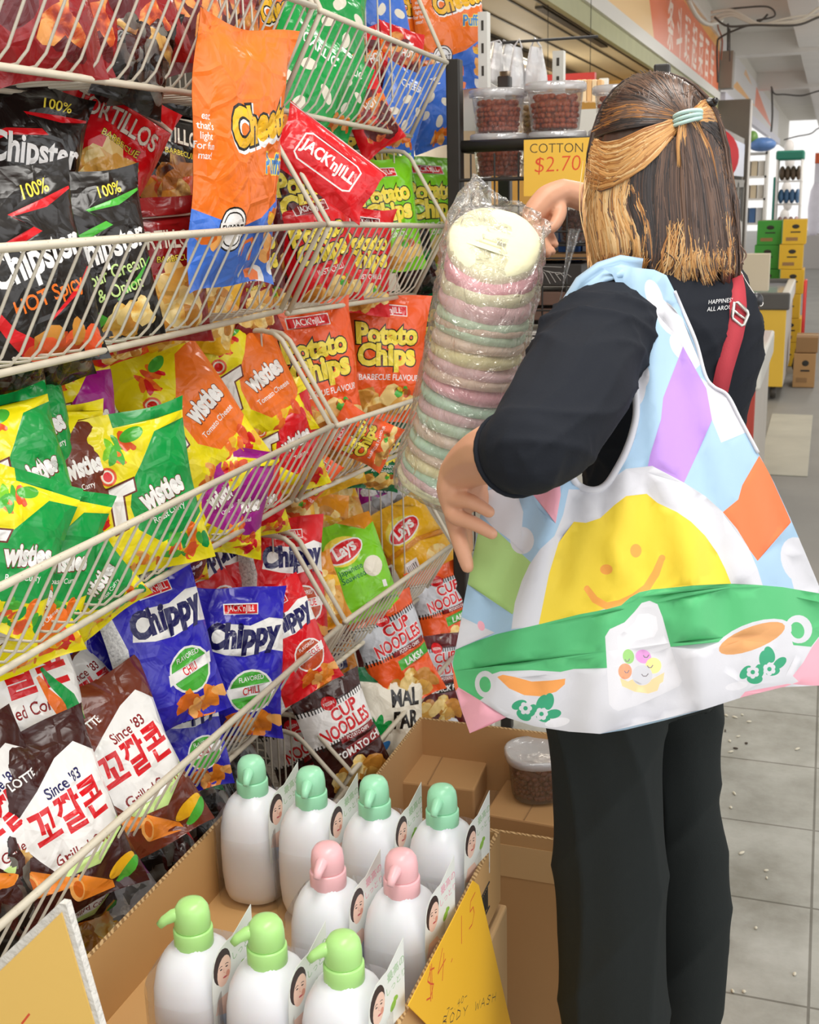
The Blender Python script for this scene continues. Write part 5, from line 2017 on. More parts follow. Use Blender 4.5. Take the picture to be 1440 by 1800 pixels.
# white board, slotted uprights and bags behind the tubs
M_BOARD = mat('white_board', '#dcdad4', 0.6)
P = [on_y(*q, 3.0) for q in ((815, 230), (886, 230), (886, 160), (815, 118))]
b = MB()
a0 = b.addv(P)
a1 = b.addv([p + Vector((0, 0.012, 0)) for p in P])
b.face([a0, a0 + 1, a0 + 2, a0 + 3], M_BOARD, False)
b.face([a1 + 3, a1 + 2, a1 + 1, a1], M_BOARD, False)
for k in range(4):
    b.face((a0 + k, a1 + k, a1 + (k + 1) % 4, a0 + (k + 1) % 4), M_BOARD, False)
o = b.build('white_panel')
rehome(o, P[0])
tag(o, 'white slanted board behind the upper row of tubs', 'board')
for px, py, y, w, label in ((851, 22, 2.9, 0.022, 'white slotted upright beside the far orange puff bag'), (983, 90, 3.6, 0.032, 'white slotted upright rising behind the middle tub'), (1062, 138, 4.6, 0.03, 'white slotted upright near the hair, farther back')):
    p = on_y(px, py, y)
    b = MB()
    b.box((0, 0, p.z / 2), (w, 0.03, p.z), M_FRW)
    for k in range(12):
        b.box((0, -0.0155, p.z - 0.03 - k * 0.05), (w * 0.25, 0.001, 0.022), M_DARK)
    tag(b.build('slotted_upright', loc=(p.x, p.y, 0)), label, 'upright')
_z = on_y(900, 74, 3.4).z
M_PB = clear_film('white_carrier_film', (1, 1, 1), 0.75, 0.06, 0.3, 0.6, 14, (0.86, 0.86, 0.88))


def carrier(px0, px1, py0, py1, y, label, seed):
    rr = random.Random(seed)
    rings = []
    for i in range(8):
        t = i / 7
        row = []
        wv = 0.6 + 0.4 * min(1, t * 1.6)
        for k in range(16):
            a = 2 * math.pi * k / 16
            cx = (px0 + px1) / 2 + (px1 - px0) / 2 * wv * math.cos(a)
            p = on_y(cx, py0 + (py1 - py0) * t, y)
            p.y += 0.05 * wv * math.sin(a) + 0.012 * math.sin(3 * a + seed + 3 * t)
            row.append(p)
        rings.append(row)
    b = MB()
    b.loft(rings, M_PB, False, True)
    c0 = sum(rings[0], Vector()) / 16
    b.tube([rings[0][0], Vector((c0.x, 3.4, _z + 0.006)), rings[0][8]], 0.003, M_PB, 5)
    o = b.build('carrier_bag')
    rehome(o, rings[0][0])
    tag(o, label, 'plastic bag')


carrier(858, 885, 76, 150, 3.36, 'white carrier bag hanging left behind the tubs', 1)
carrier(880, 905, 80, 145, 3.45, 'grey white carrier bag hanging behind the left one', 2)
carrier(898, 922, 84, 165, 3.38, 'white carrier bag hanging low behind the middle tub', 3)
carrier(925, 960, 84, 160, 3.42, 'pale lilac carrier bag behind the middle tub', 4)
b = MB()
b.tube([(-1.32, 3.4, _z), (-0.62, 3.4, _z)], 0.004, M_BLK, 6)
o = b.build('hanging_rod')
rehome(o, (-0.85, 3.4, _z))
tag(o, 'thin dark rod the carrier bags hang from', 'rod')
p = on_y(888, 148, 3.1)
b = MB()
b.lathe([(0.014, -0.03), (0.014, 0.03)], mat('brown_metal', '#6a5a48', 0.35, 0.6), 16)
tag(b.build('metal_can', loc=p), 'small brown metal can on the white board edge', 'can')
b = MB()
b.box((0, 0, 0), (0.30, 0.05, 0.06), M_REDP)
_v = on_y(1000, 140, 7.0)
for _x in (-0.12, 0.12):
    b.tube([(_x, 0, 0.03), (_x, 0, 2.56 - _v.z)], 0.002, M_BLK, 5)
tag(b.build('red_valance', loc=on_y(1000, 140, 7.0)), 'red strip behind the slotted upright inside the shop', 'strip')
for k in range(5):
    p = on_y(1020 + k * 9, 160, 4.2)
    b = MB()
    b.box((0, 0, 0), (0.016, 0.05, 0.07), mat('snack_stick_%d' % (k % 2), ('#e0b27c', '#e9cfa8')[k % 2], 0.5))
    tag(b.build('snack_packet', bevel=0.003, loc=p), 'small tan packet in a row behind the right tub', 'packet', 'tan packets behind the tubs')
b = MB()
c = on_y(1040, 195, 4.2)
b.box((c.x, 4.3, (c.z) / 2), (0.34, 0.4, c.z), M_BOARD)
o = b.build('counter')
rehome(o, (c.x, 4.3, 0))
tag(o, 'pale counter inside the shop under the tan packets', 'counter')
# ------------------------------------------------------------------ carton of pump bottles in the foreground
M_CORR = None


def corrugated():
    m, nt, p = new_mat('corrugated_edge')
    L = nt.links.new
    tc = add(nt, 'ShaderNodeTexCoord')
    w = add(nt, 'ShaderNodeTexWave')
    w.wave_type = 'BANDS'
    w.bands_direction = 'DIAGONAL'
    w.inputs['Scale'].default_value = 70
    w.inputs['Distortion'].default_value = 5
    cr = add(nt, 'ShaderNodeValToRGB')
    cr.color_ramp.elements[0].position = 0.35
    cr.color_ramp.elements[0].color = (*lin('#8f6c42'), 1)
    cr.color_ramp.elements[1].position = 0.6
    cr.color_ramp.elements[1].color = (*lin('#c9a878'), 1)
    L(tc.outputs['Object'], w.inputs[0])
    L(w.outputs['Fac'], cr.inputs[0])
    L(cr.outputs[0], p.inputs['Base Color'])
    p.inputs['Roughness'].default_value = 0.9
    return m


M_CORR = corrugated()
M_CARDT = mat('carton_tan', '#c79c64', 0.75, bump=0.06, bscale=40, vary=0.05, vscale=4)


def open_carton(name, x0, x1, y0, y1, z0, z1, m, label, th=0.006, floor_z=None, flaps=True):
    r = empty(name, ((x0 + x1) / 2, (y0 + y1) / 2, z0), label, 'carton')
    cx, cy = (x0 + x1) / 2, (y0 + y1) / 2
    hx, hy, h = (x1 - x0) / 2, (y1 - y0) / 2, z1 - z0
    for nm, a, bb in (('side_panel', (-hx, -hy, 0), (-hx + th, hy, h)), ('side_panel', (hx - th, -hy, 0), (hx, hy, h)),
                      ('end_panel', (-hx + th, -hy, 0), (hx - th, -hy + th, h)), ('end_panel', (-hx + th, hy - th, 0), (hx - th, hy, h))):
        b = MB()
        b.box2(a, bb, m)
        q = b.build(nm, r)
        e = MB()
        e.box2((a[0], a[1], h), (bb[0], bb[1], h + 0.0008), M_CORR)
        e.build('torn_edge', q)
    b = MB()
    fz = floor_z if floor_z is not None else th
    b.box2((-hx + th, -hy + th, fz - 0.006), (hx - th, hy - th, fz), m)
    b.build('bottom', r)
    return r


BX0, BX1, BY0, BY1, BZ0, BZ1 = -0.815, -0.402, 0.93, 1.515, 0.488, 0.602
car = open_carton('carton', BX0, BX1, BY0, BY1, BZ0, BZ1, M_CARDT, 'open tan carton of pump bottles standing on another carton')
b = MB()
for k in range(9):
    hb = 0.03 if k not in (0, 8) else 0.034
    b.box((0.2072, 0.17 + k * 0.006, 0.05), (0.0012, 0.003 if k % 2 else 0.002, hb), M_INK)
b.box((0.2072, 0.194, 0.069), (0.0012, 0.07, 0.002), M_INK)
b.box((0.2072, 0.194, 0.030), (0.0012, 0.07, 0.002), M_INK)
b.build('printed_barcode', car)
b = MB()
b.box2((BX0 + 0.02, BY0, 0.0), (BX1 + 0.008, BY1 + 0.01, 0.476), M_CARDL)
lo = b.build('carton', bevel=0.004)
rehome(lo, ((BX0 + BX1) / 2, (BY0 + BY1) / 2, 0))
tag(lo, 'closed tan carton on the floor under the carton of pump bottles', 'carton')
b = MB()
b.box((0.2155, 0.18, 0.34), (0.0012, 0.12, 0.10), M_INK)
b.box((0.2159, 0.18, 0.34), (0.0012, 0.114, 0.094), M_CARDL)
b.box((0.2163, 0.15, 0.35), (0.0012, 0.03, 0.012), M_INK)
b.box((0.2163, 0.15, 0.33), (0.0012, 0.03, 0.012), M_INK)
b.build('printed_box_mark', lo)

# bottle
M_BOT = mat('white_bottle_plastic', '#eef0f6', 0.28, sub=0.15)
M_MINT = mat('mint_cap', '#a3e6bd', 0.3)
M_LIMEC = mat('lime_cap', '#b2e68c', 0.3)
M_PINKC = mat('pink_cap', '#f7bfc4', 0.3)
M_SLV = clear_film('clear_sleeve', (0.997, 0.997, 0.998), 0.03, 0.03, 0.05, 0.15, 12)
M_CDW = mat('card_white', '#e9ece6', 0.45)
M_CDG = mat('card_green_print', '#a9c8a0', 0.5)
M_CDP = mat('card_pink_print', '#e9a9b8', 0.5)
M_SKINP = mat('card_skin_print', '#f2ccb8', 0.5)
M_SKINP2 = mat('card_cheek_print', '#dc9780', 0.5)
M_HAIRP = mat('card_hair_print', '#3a2a28', 0.5)
M_LIPP = mat('card_lip_print', '#c4525a', 0.5)
M_CLOTHP = mat('card_cloth_print', '#c9d4e4', 0.5)
M_LEAFP = mat('card_leaf_print', '#8fc04a', 0.5)
M_BLUEP = mat('card_blue_print', '#5f8fc4', 0.5)


def card_art(tc):
    o = [(-0.046, 0.0), (0.046, 0.0), (0.048, 0.10), (0.048, 0.152), (0.004, 0.128), (-0.008, 0.1275), (-0.024, 0.124), (-0.038, 0.112), (-0.043, 0.095), (-0.046, 0.06)]
    a = Art(o, M_CDW, 8, 10)
    a.ell(M_CLOTHP, -0.004, 0.016, 0.036, 0.022, rot=18)
    a.ell(M_BLUEP, 0.03, 0.012, 0.014, 0.02, rot=-20)
    a.poly(M_SKINP, [(-0.034, 0.05), (-0.010, 0.05), (0.002, 0.034), (-0.02, 0.020), (-0.042, 0.03)])
    a.ell(M_HAIRP, -0.022, 0.095, 0.0185, 0.026, rot=-12)
    a.ell(M_SKINP, -0.0185, 0.0865, 0.0145, 0.0225, rot=-14)
    a.ell(M_SKINP2, -0.011, 0.079, 0.004, 0.005)
    a.ell(M_HAIRP, -0.0245, 0.0915, 0.0028, 0.0011, rot=-8).ell(M_HAIRP, -0.0125, 0.0905, 0.0028, 0.0011, rot=-14)
    a.band(M_HAIRP, [(-0.0285, 0.0950), (-0.0245, 0.0965), (-0.0215, 0.0955)], 0.0011)
    a.band(M_HAIRP, [(-0.0155, 0.0950), (-0.012, 0.0952), (-0.0085, 0.0935)], 0.0011)
    a.band(M_SKINP2, [(-0.0185, 0.0905), (-0.0195, 0.084), (-0.0165, 0.083)], 0.0009)
    a.ell(M_LIPP, -0.0175, 0.0765, 0.0045, 0.0015, rot=-10)
    a.text(tc, '最高の', 0.026, 0.119, 0.0155, rot=10, off=0.015)
    a.text(tc, 'しっとり', 0.0255, 0.099, 0.0135, rot=6, off=0.01)
    a.ell(M_LEAFP, 0.017, 0.068, 0.009, 0.006, rot=40)
    a.ell(M_LEAFP, 0.024, 0.075, 0.006, 0.004, rot=-20)
    return a


CARDS = {'g': card_art(M_CDG), 'p': card_art(M_CDP)}


def make_bottle(capm, cardk):
    r = empty('pump_bottle', (0, 0, 0))
    b = MB()
    prof = [(0.0, 0.0), (0.72, 0.0), (0.88, 0.005), (0.96, 0.018), (1.0, 0.045), (1.0, 0.085), (0.97, 0.115), (0.88, 0.138), (0.74, 0.152), (0.56, 0.161), (0.44, 0.164), (0.42, 0.170)]
    b.lathe([(q * 0.0440, z) for q, z in prof[1:]], M_BOT, 32, sx=1.10, sy=1.18, pw=2.4)
    b.build('body', r)
    b = MB()
    b.lathe([(0.0225, 0.160), (0.0232, 0.162), (0.0232, 0.183), (0.0224, 0.1845)], capm, 28)
    b.build('collar', r)
    b = MB()
    b.lathe([(0.0205, 0.1848), (0.0212, 0.187), (0.0210, 0.200), (0.0195, 0.210), (0.0155, 0.2165), (0.0085, 0.2195), (0.001, 0.220)], capm, 28)
    pump = b.build('pump_head', r)
    b = MB()
    b.tube([(0.010, 0, 0.204), (0.022, 0, 0.203), (0.032, 0, 0.1985), (0.038, 0, 0.193)], [0.0088, 0.0078, 0.006, 0.0046], capm, 10)
    b.build('nozzle', pump)
    b = MB()
    n = 28
    rings = []
    for z, g, sl in ((0.002, 1.02, 0), (0.06, 1.06, 0), (0.118, 1.06, 0.012), (0.128, 1.06, 0.016)):
        ring = []
        for k in range(n):
            a = 2 * math.pi * k / n
            e = 2 / 3.2
            ca, sa = math.cos(a), math.sin(a)
            ring.append((0.0500 * g * math.copysign(abs(ca) ** e, ca), 0.0545 * g * math.copysign(abs(sa) ** e, sa), z + sl * sa))
        rings.append(ring)
    b.loft(rings, M_SLV, False, False)
    b.build('clear_sleeve', r)
    cd = art_flat('card', CARDS[cardk], Matrix.Translation((0.0500, -0.002, 0.074)) @ Matrix.Scale(0.84, 4) @ Matrix.Rotation(math.radians(-11), 4, 'Z') @ Matrix(((0, 0, 1, 0), (1, 0, 0, 0), (0, 1, 0, 0), (0, 0, 0, 1))), 0.0006, r, M_CDW)
    cd['label'] = 'printed card with a smiling face and greenish lettering' if cardk == 'g' else 'printed card with a smiling face and pink lettering'
    return r


kinds = {}
BOT = [  # cap x, y, kind, nozzle turn, label
    (-0.753, 1.425, 'mint', 284, 'white pump bottle with mint cap, leftmost of the back row'),
    (-0.655, 1.416, 'mint', 280, 'white pump bottle with mint cap, second from left in the back row'),
    (-0.558, 1.416, 'mint', 276, 'white pump bottle with mint cap, third from left in the back row'),
    (-0.459, 1.419, 'mint', 270, 'white pump bottle with mint cap, rightmost of the back row'),
    (-0.552, 1.232, 'pink', 272, 'white pump bottle with pink cap, left one of the two pink ones'),
    (-0.457, 1.243, 'pink', 268, 'white pump bottle with pink cap, right one of the two pink ones'),
    (-0.656, 1.072, 'lime', 214, 'white pump bottle with lime green cap, left one of the front row'),
    (-0.558, 1.066, 'lime', 214, 'white pump bottle with lime green cap, middle one of the front row'),
    (-0.462, 1.062, 'lime', 212, 'white pump bottle with lime green cap, right one of the front row')]
CAPM = {'mint': M_MINT, 'pink': M_PINKC, 'lime': M_LIMEC}
for x, y, k, rz, lab in BOT:
    if k not in kinds:
        kinds[k] = make_bottle(CAPM[k], 'p' if k == 'pink' else 'g')
        o = kinds[k]
        o.location = (x, y, 0.4955)
    else:
        o = copy_tree(kinds[k], (x, y, 0.4955))
    tag(o, lab, 'bottle', 'pump bottles in the tan carton')
    for ch in o.children:
        if ch.name.startswith('pump_head'):
            ch.rotation_euler = (0, 0, math.radians(rz))

# price card on the carton's right side
M_PRICE = mat('yellow_price_paper', '#f6bd28', 0.6, vary=0.04)
PX = BX1 + 0.0105
pts = [on_x(*q, PX) for q in ((832, 1548), (842, 1556), (905, 1830), (800, 1850), (718, 1768))]
o2 = [(p.y, p.z) for p in pts]
art = Art(o2[::-1], M_PRICE, 8, 8)


def onp(px, py):
    p = on_x(px, py, PX)
    return p.y, p.z


def hand_line(chars, p0, p1, m, w):
    """handwriting: strokes given in a 1x1 cell per character, laid between two points"""
    G = {'$': [[(.9, .8), (.5, .95), (.2, .75), (.5, .5), (.85, .3), (.5, .05), (.1, .2)], [(.45, 1.1), (.55, -.1)], [(.6, 1.1), (.7, -.1)]],
         '4': [[(.6, 1), (.1, .4), (.95, .45)], [(.75, .75), (.6, -.1)]], '.': [[(.4, 0), (.55, .06)]], '1': [[(.4, 1), (.45, 0)]],
         '5': [[(.95, 1), (.35, .95), (.3, .6), (.7, .6), (.85, .3), (.6, .02), (.2, .05)]],
         'B': [[(.15, 0), (.2, 1), (.7, .9), (.65, .6), (.2, .5), (.75, .35), (.7, .08), (.15, 0)]], 'O': [[(.5, 1), (.15, .6), (.3, .05), (.75, .1), (.85, .7), (.5, 1)]],
         'D': [[(.2, 0), (.2, 1), (.75, .75), (.8, .3), (.2, 0)]], 'Y': [[(.1, 1), (.5, .5), (.9, 1)], [(.5, .5), (.45, 0)]], ' ': [],
         'W': [[(.05, 1), (.25, 0), (.5, .7), (.75, 0), (.95, 1)]], 'A': [[(.05, 0), (.5, 1), (.9, 0)], [(.25, .4), (.75, .4)]],
         'S': [[(.85, .9), (.4, 1), (.2, .7), (.75, .4), (.6, .02), (.1, .1)]], 'H': [[(.15, 1), (.15, 0)], [(.85, 1), (.85, 0)], [(.15, .5), (.85, .5)]],
         '7': [[(.1, 1), (.9, 1), (.4, 0)]], '0': [[(.5, 1), (.15, .6), (.3, .05), (.75, .1), (.85, .7), (.5, 1)]], '-': [[(.1, .5), (.9, .5)]]}
    (x0, y0), (x1, y1), hgt = p0, p1, w[1]
    n = len(chars)
    ux, uy = (x1 - x0) / n, (y1 - y0) / n
    l = math.hypot(ux, uy)
    vx, vy = -uy / l * hgt, ux / l * hgt
    for i, c in enumerate(chars):
        for st in G[c]:
            q = [(x0 + ux * (i + .85 * a) + vx * b_, y0 + uy * (i + .85 * a) + vy * b_) for a, b_ in st]
            for s in range(len(q) - 1):
                art.band(m, [q[s], q[s + 1]], w[0])


M_PENR2 = mat('orange_red_pen', '#d9502a', 0.6)
hand_line('$4.15', onp(748, 1772), onp(838, 1612), M_PENR2, (0.0022, 0.040))
hand_line('BODY WASH', onp(776, 1806), onp(873, 1758), M_PENK, (0.0014, 0.012))
hand_line('7-.40-', onp(784, 1788), onp(822, 1755), M_PENK, (0.0011, 0.009))
pc = art_flat('price_card', art, Matrix(((0, 0, 1, PX), (1, 0, 0, 0), (0, 1, 0, 0), (0, 0, 0, 1))), 0.0012)
rehome(pc, pts[3])
tag(pc, 'yellow handwritten body wash price card on the right side of the carton', 'price card')

# yellow card with corrugated backing in the lower left corner
YP = 0.80
q = [on_y(*p, YP) for p in ((-40, 1745), (108, 1604), (166, 1800), (210, 1960), (-40, 1960))]
art = Art([(p.x, p.z) for p in q][::-1], mat('pale_yellow_card', '#eec469', 0.6, vary=0.03), 6, 6)
art.band(M_PENR2, [(on_y(38, 1800, YP).x, on_y(38, 1800, YP).z), (on_y(52, 1782, YP).x, on_y(52, 1782, YP).z)], 0.0022)
yc = empty('price_board', q[4], 'pale yellow price board with torn corrugated edge, cut by the lower left corner', 'price card')
M44 = Matrix(((1, 0, 0, 0), (0, 0, -1, YP), (0, 1, 0, 0), (0, 0, 0, 1)))
o = art_flat('yellow_face', art, Matrix.Translation(-yc.location) @ M44, 0.001, yc)
M_TORN = mat('torn_white_corrugation', '#d9d6d0', 0.9, bump=0.9, bscale=120, vary=0.15, vscale=90, bdist=0.004)
b = MB()
qq = [on_y(*p, YP + 0.0012) for p in ((-40, 1722), (104, 1588), (116, 1590), (176, 1800), (222, 1960), (-40, 1960))]
a0 = b.addv([p - yc.location for p in qq])
a1 = b.addv([p - yc.location + Vector((0, 0.008, 0)) for p in qq])
n = len(qq)
b.face([a0 + k for k in range(n)], M_TORN, False)
b.face([a1 + k for k in range(n)][::-1], M_TORN, False)
for k in range(n):
    b.face((a0 + k, a1 + k, a1 + (k + 1) % n, a0 + (k + 1) % n), M_TORN, False)
b.build('corrugated_backing', yc)
# small carton with pink side just behind it
pk = on_z(190, 1745, 0.575)
pkc = open_carton('carton', -0.84, pk.x + 0.008, 0.835, 0.92, 0.44, 0.572, M_CARDT, 'small open carton with a pink printed side behind the yellow price board')
b = MB()
hx = (pk.x + 0.008 + 0.84) / 2
b.box((hx + 0.0008, 0, 0.062), (0.0012, 0.08, 0.11), mat('pink_print', '#c95f9a', 0.5))
b.box((hx + 0.0014, -0.01, 0.05), (0.0012, 0.02, 0.012), M_CDW)
b.build('pink_printed_side', pkc)
b = MB()
b.box((0, 0, 0.217), (0.30, 0.11, 0.434), M_CARDD)
o = b.build('carton', bevel=0.003, loc=(-0.67, 0.865, 0))
tag(o, 'closed brown carton under the small open one with the pink side', 'carton')

# ------------------------------------------------------------------ larger brown box behind, with cartons and a nut tub inside
big = open_carton('carton', -0.745, -0.20, 1.765, 2.165, 0.0, 0.452, M_CARD, 'large open brown carton on the floor behind the pump bottles')
b = MB()
b.box((0.0, -0.2008, 0.40), (0.545, 0.0012, 0.06), M_CARDL)
b.build('folded_flap', big)
b = MB()
b.box((-0.12, -0.2012, 0.2), (0.002, 0.0012, 0.34), M_CARDD)
b.box((-0.02, -0.2012, 0.2), (0.002, 0.0012, 0.34), M_CARDD)
b.build('crease', big)


def inner_carton(px, py, z, w, d, h, rz, label, m=M_CARD):
    p = on_z(px, py, z + h)
    t = empty('carton', (p.x, p.y, z), label, 'carton', 'small cartons inside the large open carton')
    t.rotation_euler = (0, 0, rz)
    b = MB()
    b.box((0, 0, h / 2), (w, d, h - 0.001), m)
    b.build('box', t, bevel=0.004)
    b = MB()
    b.box((0, 0, h + 0.0004), (0.002, d * 0.98, 0.0008), M_CARDD)
    b.build('lid_seam', t)


inner_carton(770, 1345, 0.012, 0.19, 0.17, 0.36, 0.06, 'small carton inside the large open one, left, with a centre seam')
inner_carton(940, 1410, 0.012, 0.16, 0.15, 0.33, -0.05, 'small carton inside the large open one, next to the trousers')
inner_carton(868, 1405, 0.012, 0.085, 0.12, 0.30, 0.1, 'small low carton inside the large open one, between two others', M_CARDD)
p = on_z(945, 1372, 0.375)
tub(p.x, p.y, 0.348, 0.4, 'clear tub of red nuts lying on the small cartons by the trousers', 2, 1.0, None)
# ------------------------------------------------------------------ the woman
FWD = Vector((-0.72, 0.69, 0)).normalized()
LFT = Vector((0, 0, 1)).cross(FWD)
M_SKIN = mat('skin', '#cf9a7c', 0.5, sub=0.12, bump=0.05, bscale=180, vary=0.06, vscale=14)
M_SHIRT = mat('black_cotton', '#20232a', 0.9, spec=0.2, bump=0.25, bscale=400, bdist=0.0008)
M_TROU = mat('black_crepe', '#262a2a', 0.9, spec=0.2, bump=0.3, bscale=500, bdist=0.0008)

Ls = at_d(1072, 572, 1.405)
Rs = at_d(1250, 562, 1.645)
NK = at_d(1182, 500, 1.53)
HIP = Vector((-0.195, 1.575, 0.86))
HEADC = at_d(1150, 292, 1.505)


def baked(parts, voxel, smooth, name, m, parent):
    """join rough volumes into one continuous skin"""
    o = parts.build('tmp')
    r = o.modifiers.new('r', 'REMESH')
    r.mode = 'VOXEL'
    r.voxel_size = voxel
    s = o.modifiers.new('s', 'SMOOTH')
    s.factor = 0.5
    s.iterations = smooth
    dg = bpy.context.evaluated_depsgraph_get()
    dg.update()
    me = bpy.data.meshes.new_from_object(o.evaluated_get(dg))
    bpy.data.objects.remove(o)
    me.materials.clear()
    me.materials.append(m)
    me.polygons.foreach_set('use_smooth', [True] * len(me.polygons))
    me.polygons.foreach_set('material_index', [0] * len(me.polygons))
    o = bpy.data.objects.new(name, me)
    COL.objects.link(o)
    if parent is not None:
        me.transform(Matrix.Translation(-Vector(parent.location)))
        o.parent = parent
    return o


def chain(b, pts, m, n=12):
    """tapered limb with rounded ends: pts = [(Vector, radius)...]"""
    P = [Vector(p) for p, r in pts]
    R = [r for p, r in pts]
    Q, W = [], []
    for i in range(len(P) - 1):
        p0, p1, p2, p3 = P[max(0, i - 1)], P[i], P[i + 1], P[min(len(P) - 1, i + 2)]
        for k in range(5):
            t = k / 5
            Q.append(0.5 * ((2 * p1) + (p2 - p0) * t + (2 * p0 - 5 * p1 + 4 * p2 - p3) * t * t + (3 * p1 - p0 - 3 * p2 + p3) * t ** 3))
            W.append(R[i] + (R[i + 1] - R[i]) * t)
    Q.append(P[-1])
    W.append(R[-1])
    b.tube(Q, W, m, n)
    b.ellipsoid(P[0], (R[0],) * 3, m, None, 10, 8)
    b.ellipsoid(P[-1], (R[-1],) * 3, m, None, 10, 8)


person = empty('person', (HIP.x, HIP.y, 0), 'person seen from behind in black clothes, brown half-tied hair, lifting candy floss', 'person')

bb = MB()
K = M_SKIN
# torso, neck, head
for z, a, d in ((0.92, .08, .055), (1.05, .075, .052), (1.2, .085, .055), (1.3, .10, .058)):
    t = (z - 0.86) / (Ls.z - 0.86)
    mid = (Ls + Rs) / 2
    c = Vector((HIP.x + (mid.x - HIP.x) * t, HIP.y + (mid.y - HIP.y) * t, z))
    RR = Matrix((LFT, FWD, Vector((0, 0, 1)))).transposed()
    bb.ellipsoid(c, (a, d, 0.11), K, RR, 16, 10)
chain(bb, [(NK - Vector((0, 0, .06)), .06), (NK + Vector((0, 0, 0.03)), .05), (HEADC - Vector((0, 0, .05)), .05)], K)
RH = Matrix((LFT, FWD, Vector((0, 0, 1)))).transposed()
bb.ellipsoid(HEADC + Vector((-.008, 0, .010)), (.066, .080, .082), K, RH, 20, 14)
bb.ellipsoid(HEADC + FWD * .03 - Vector((0, 0, .05)), (.058, .062, .07), K, RH, 16, 12)
bb.ellipsoid(HEADC + FWD * .088 - Vector((0, 0, .075)), (.022, .016, .018), K, RH, 10, 8)   # chin
bb.ellipsoid(HEADC + FWD * .098 - Vector((0, 0, .018)), (.012, .016, .022), K, RH, 10, 8)   # nose
for s in (-1, 1):
    bb.ellipsoid(HEADC + LFT * s * .066 - Vector((0, 0, .012)), (.008, .018, .030), K, RH, 10, 8)  # ears
    bb.ellipsoid(HEADC + FWD * .078 + LFT * s * .032 - Vector((0, 0, .028)), (.022, .014, .02), K, RH, 10, 8)
bb.ellipsoid(HEADC + FWD * .091 - Vector((0, 0, .050)), (.022, .010, .007), K, RH, 10, 8)   # lips
# left arm and hand
LE = at_d(928, 796, 1.215)
chain(bb, [(Ls, .045), (at_d(1000, 690, 1.30), .040), (LE, .034), (at_d(868, 797, 1.268), .0335), (at_d(832, 812, 1.31), .028), (at_d(806, 832, 1.34), .0225)], K)
chain(bb, [(at_d(806, 832, 1.34), .0225), (at_d(800, 862, 1.345), .022), (at_d(799, 888, 1.345), .016)], K)
chain(bb, [(at_d(818, 838, 1.352), .021), (at_d(815, 872, 1.355), .018), (at_d(812, 895, 1.355), .013)], K)
chain(bb, [(at_d(793, 862, 1.342), .0115), (at_d(798, 876, 1.334), .0100), (at_d(830, 882, 1.314), .0088), (at_d(860, 900, 1.312), .0070)], K, 10)
chain(bb, [(at_d(794, 890, 1.345), .0115), (at_d(800, 907, 1.336), .0100), (at_d(833, 920, 1.322), .0086), (at_d(865, 938, 1.320), .0070)], K, 10)
chain(bb, [(at_d(797, 896, 1.352), .0120), (at_d(802, 928, 1.352), .0104), (at_d(812, 962, 1.340), .0098), (at_d(822, 996, 1.338), .0078)], K, 10)
chain(bb, [(at_d(808, 898, 1.358), .0115), (at_d(815, 925, 1.362), .0100), (at_d(819, 950, 1.362), .0088), (at_d(822, 966, 1.360), .0072)], K, 10)
chain(bb, [(at_d(822, 838, 1.358), .0165), (at_d(838, 852, 1.366), .0145), (at_d(845, 876, 1.362), .0120), (at_d(847, 892, 1.358), .0085)], K, 10)
# right arm and hand
RE = at_d(1195, 425, 1.90)
chain(bb, [(Rs, .045), (at_d(1245, 495, 1.78), .040), (RE, .035), (at_d(1100, 372, 1.82), .030), (at_d(1032, 349, 1.775), .0215), (at_d(990, 336, 1.755), .0180)], K)
chain(bb, [(at_d(990, 336, 1.755), .018), (at_d(962, 350, 1.75), .0205), (at_d(938, 376, 1.745), .0175)], K)
chain(bb, [(at_d(995, 338, 1.765), .016), (at_d(970, 362, 1.765), .019), (at_d(950, 388, 1.76), .0165)], K)
for base, mid1, mid2, tip, r in (((930, 380, 1.742), (928, 400, 1.735), (938, 425, 1.725), (952, 440, 1.72), .0092), ((940, 390, 1.745), (938, 412, 1.735), (950, 436, 1.725), (962, 446, 1.722), .0092),
                                 ((951, 394, 1.752), (952, 416, 1.742), (962, 436, 1.735), (970, 442, 1.732), .0088), ((961, 392, 1.762), (964, 408, 1.755), (972, 424, 1.748), (976, 430, 1.745), .0078)):
    chain(bb, [(at_d(*base), r * 1.15), (at_d(*mid1), r), (at_d(*mid2), r * .92), (at_d(*tip), r * .75)], K, 10)
chain(bb, [(at_d(978, 352, 1.755), .0125), (at_d(985, 372, 1.745), .0105), (at_d(976, 394, 1.735), .0092), (at_d(966, 404, 1.73), .0075)], K, 10)
# legs and feet
legs = []
for s, y0 in ((1, 1.52), (-1, 1.645)):
    hp = Vector(((-.245, 1.50, .80), (-.150, 1.62, .80))[0 if s == 1 else 1])
    an = Vector(((-.232, 1.475, .09), (-.136, 1.605, .09))[0 if s == 1 else 1])
    legs.append((hp, an))
    chain(bb, [(hp, (.036, .028)[0 if s == 1 else 1]), (hp * .55 + an * .45 + FWD * .005, (.036, .028)[0 if s == 1 else 1]), (an + Vector((0, 0, .25)) - FWD * .0, .033), (an, .033)], K, 14)
    chain(bb, [(an - FWD * .03 + Vector((0, 0, -.05)), .03), (an + FWD * .08 + Vector((0, 0, -.055)), .032), (an + FWD * .14 + Vector((0, 0, -.065)), .022)], K, 12)
body = baked(bb, 0.0026, 4, 'body', M_SKIN, person)

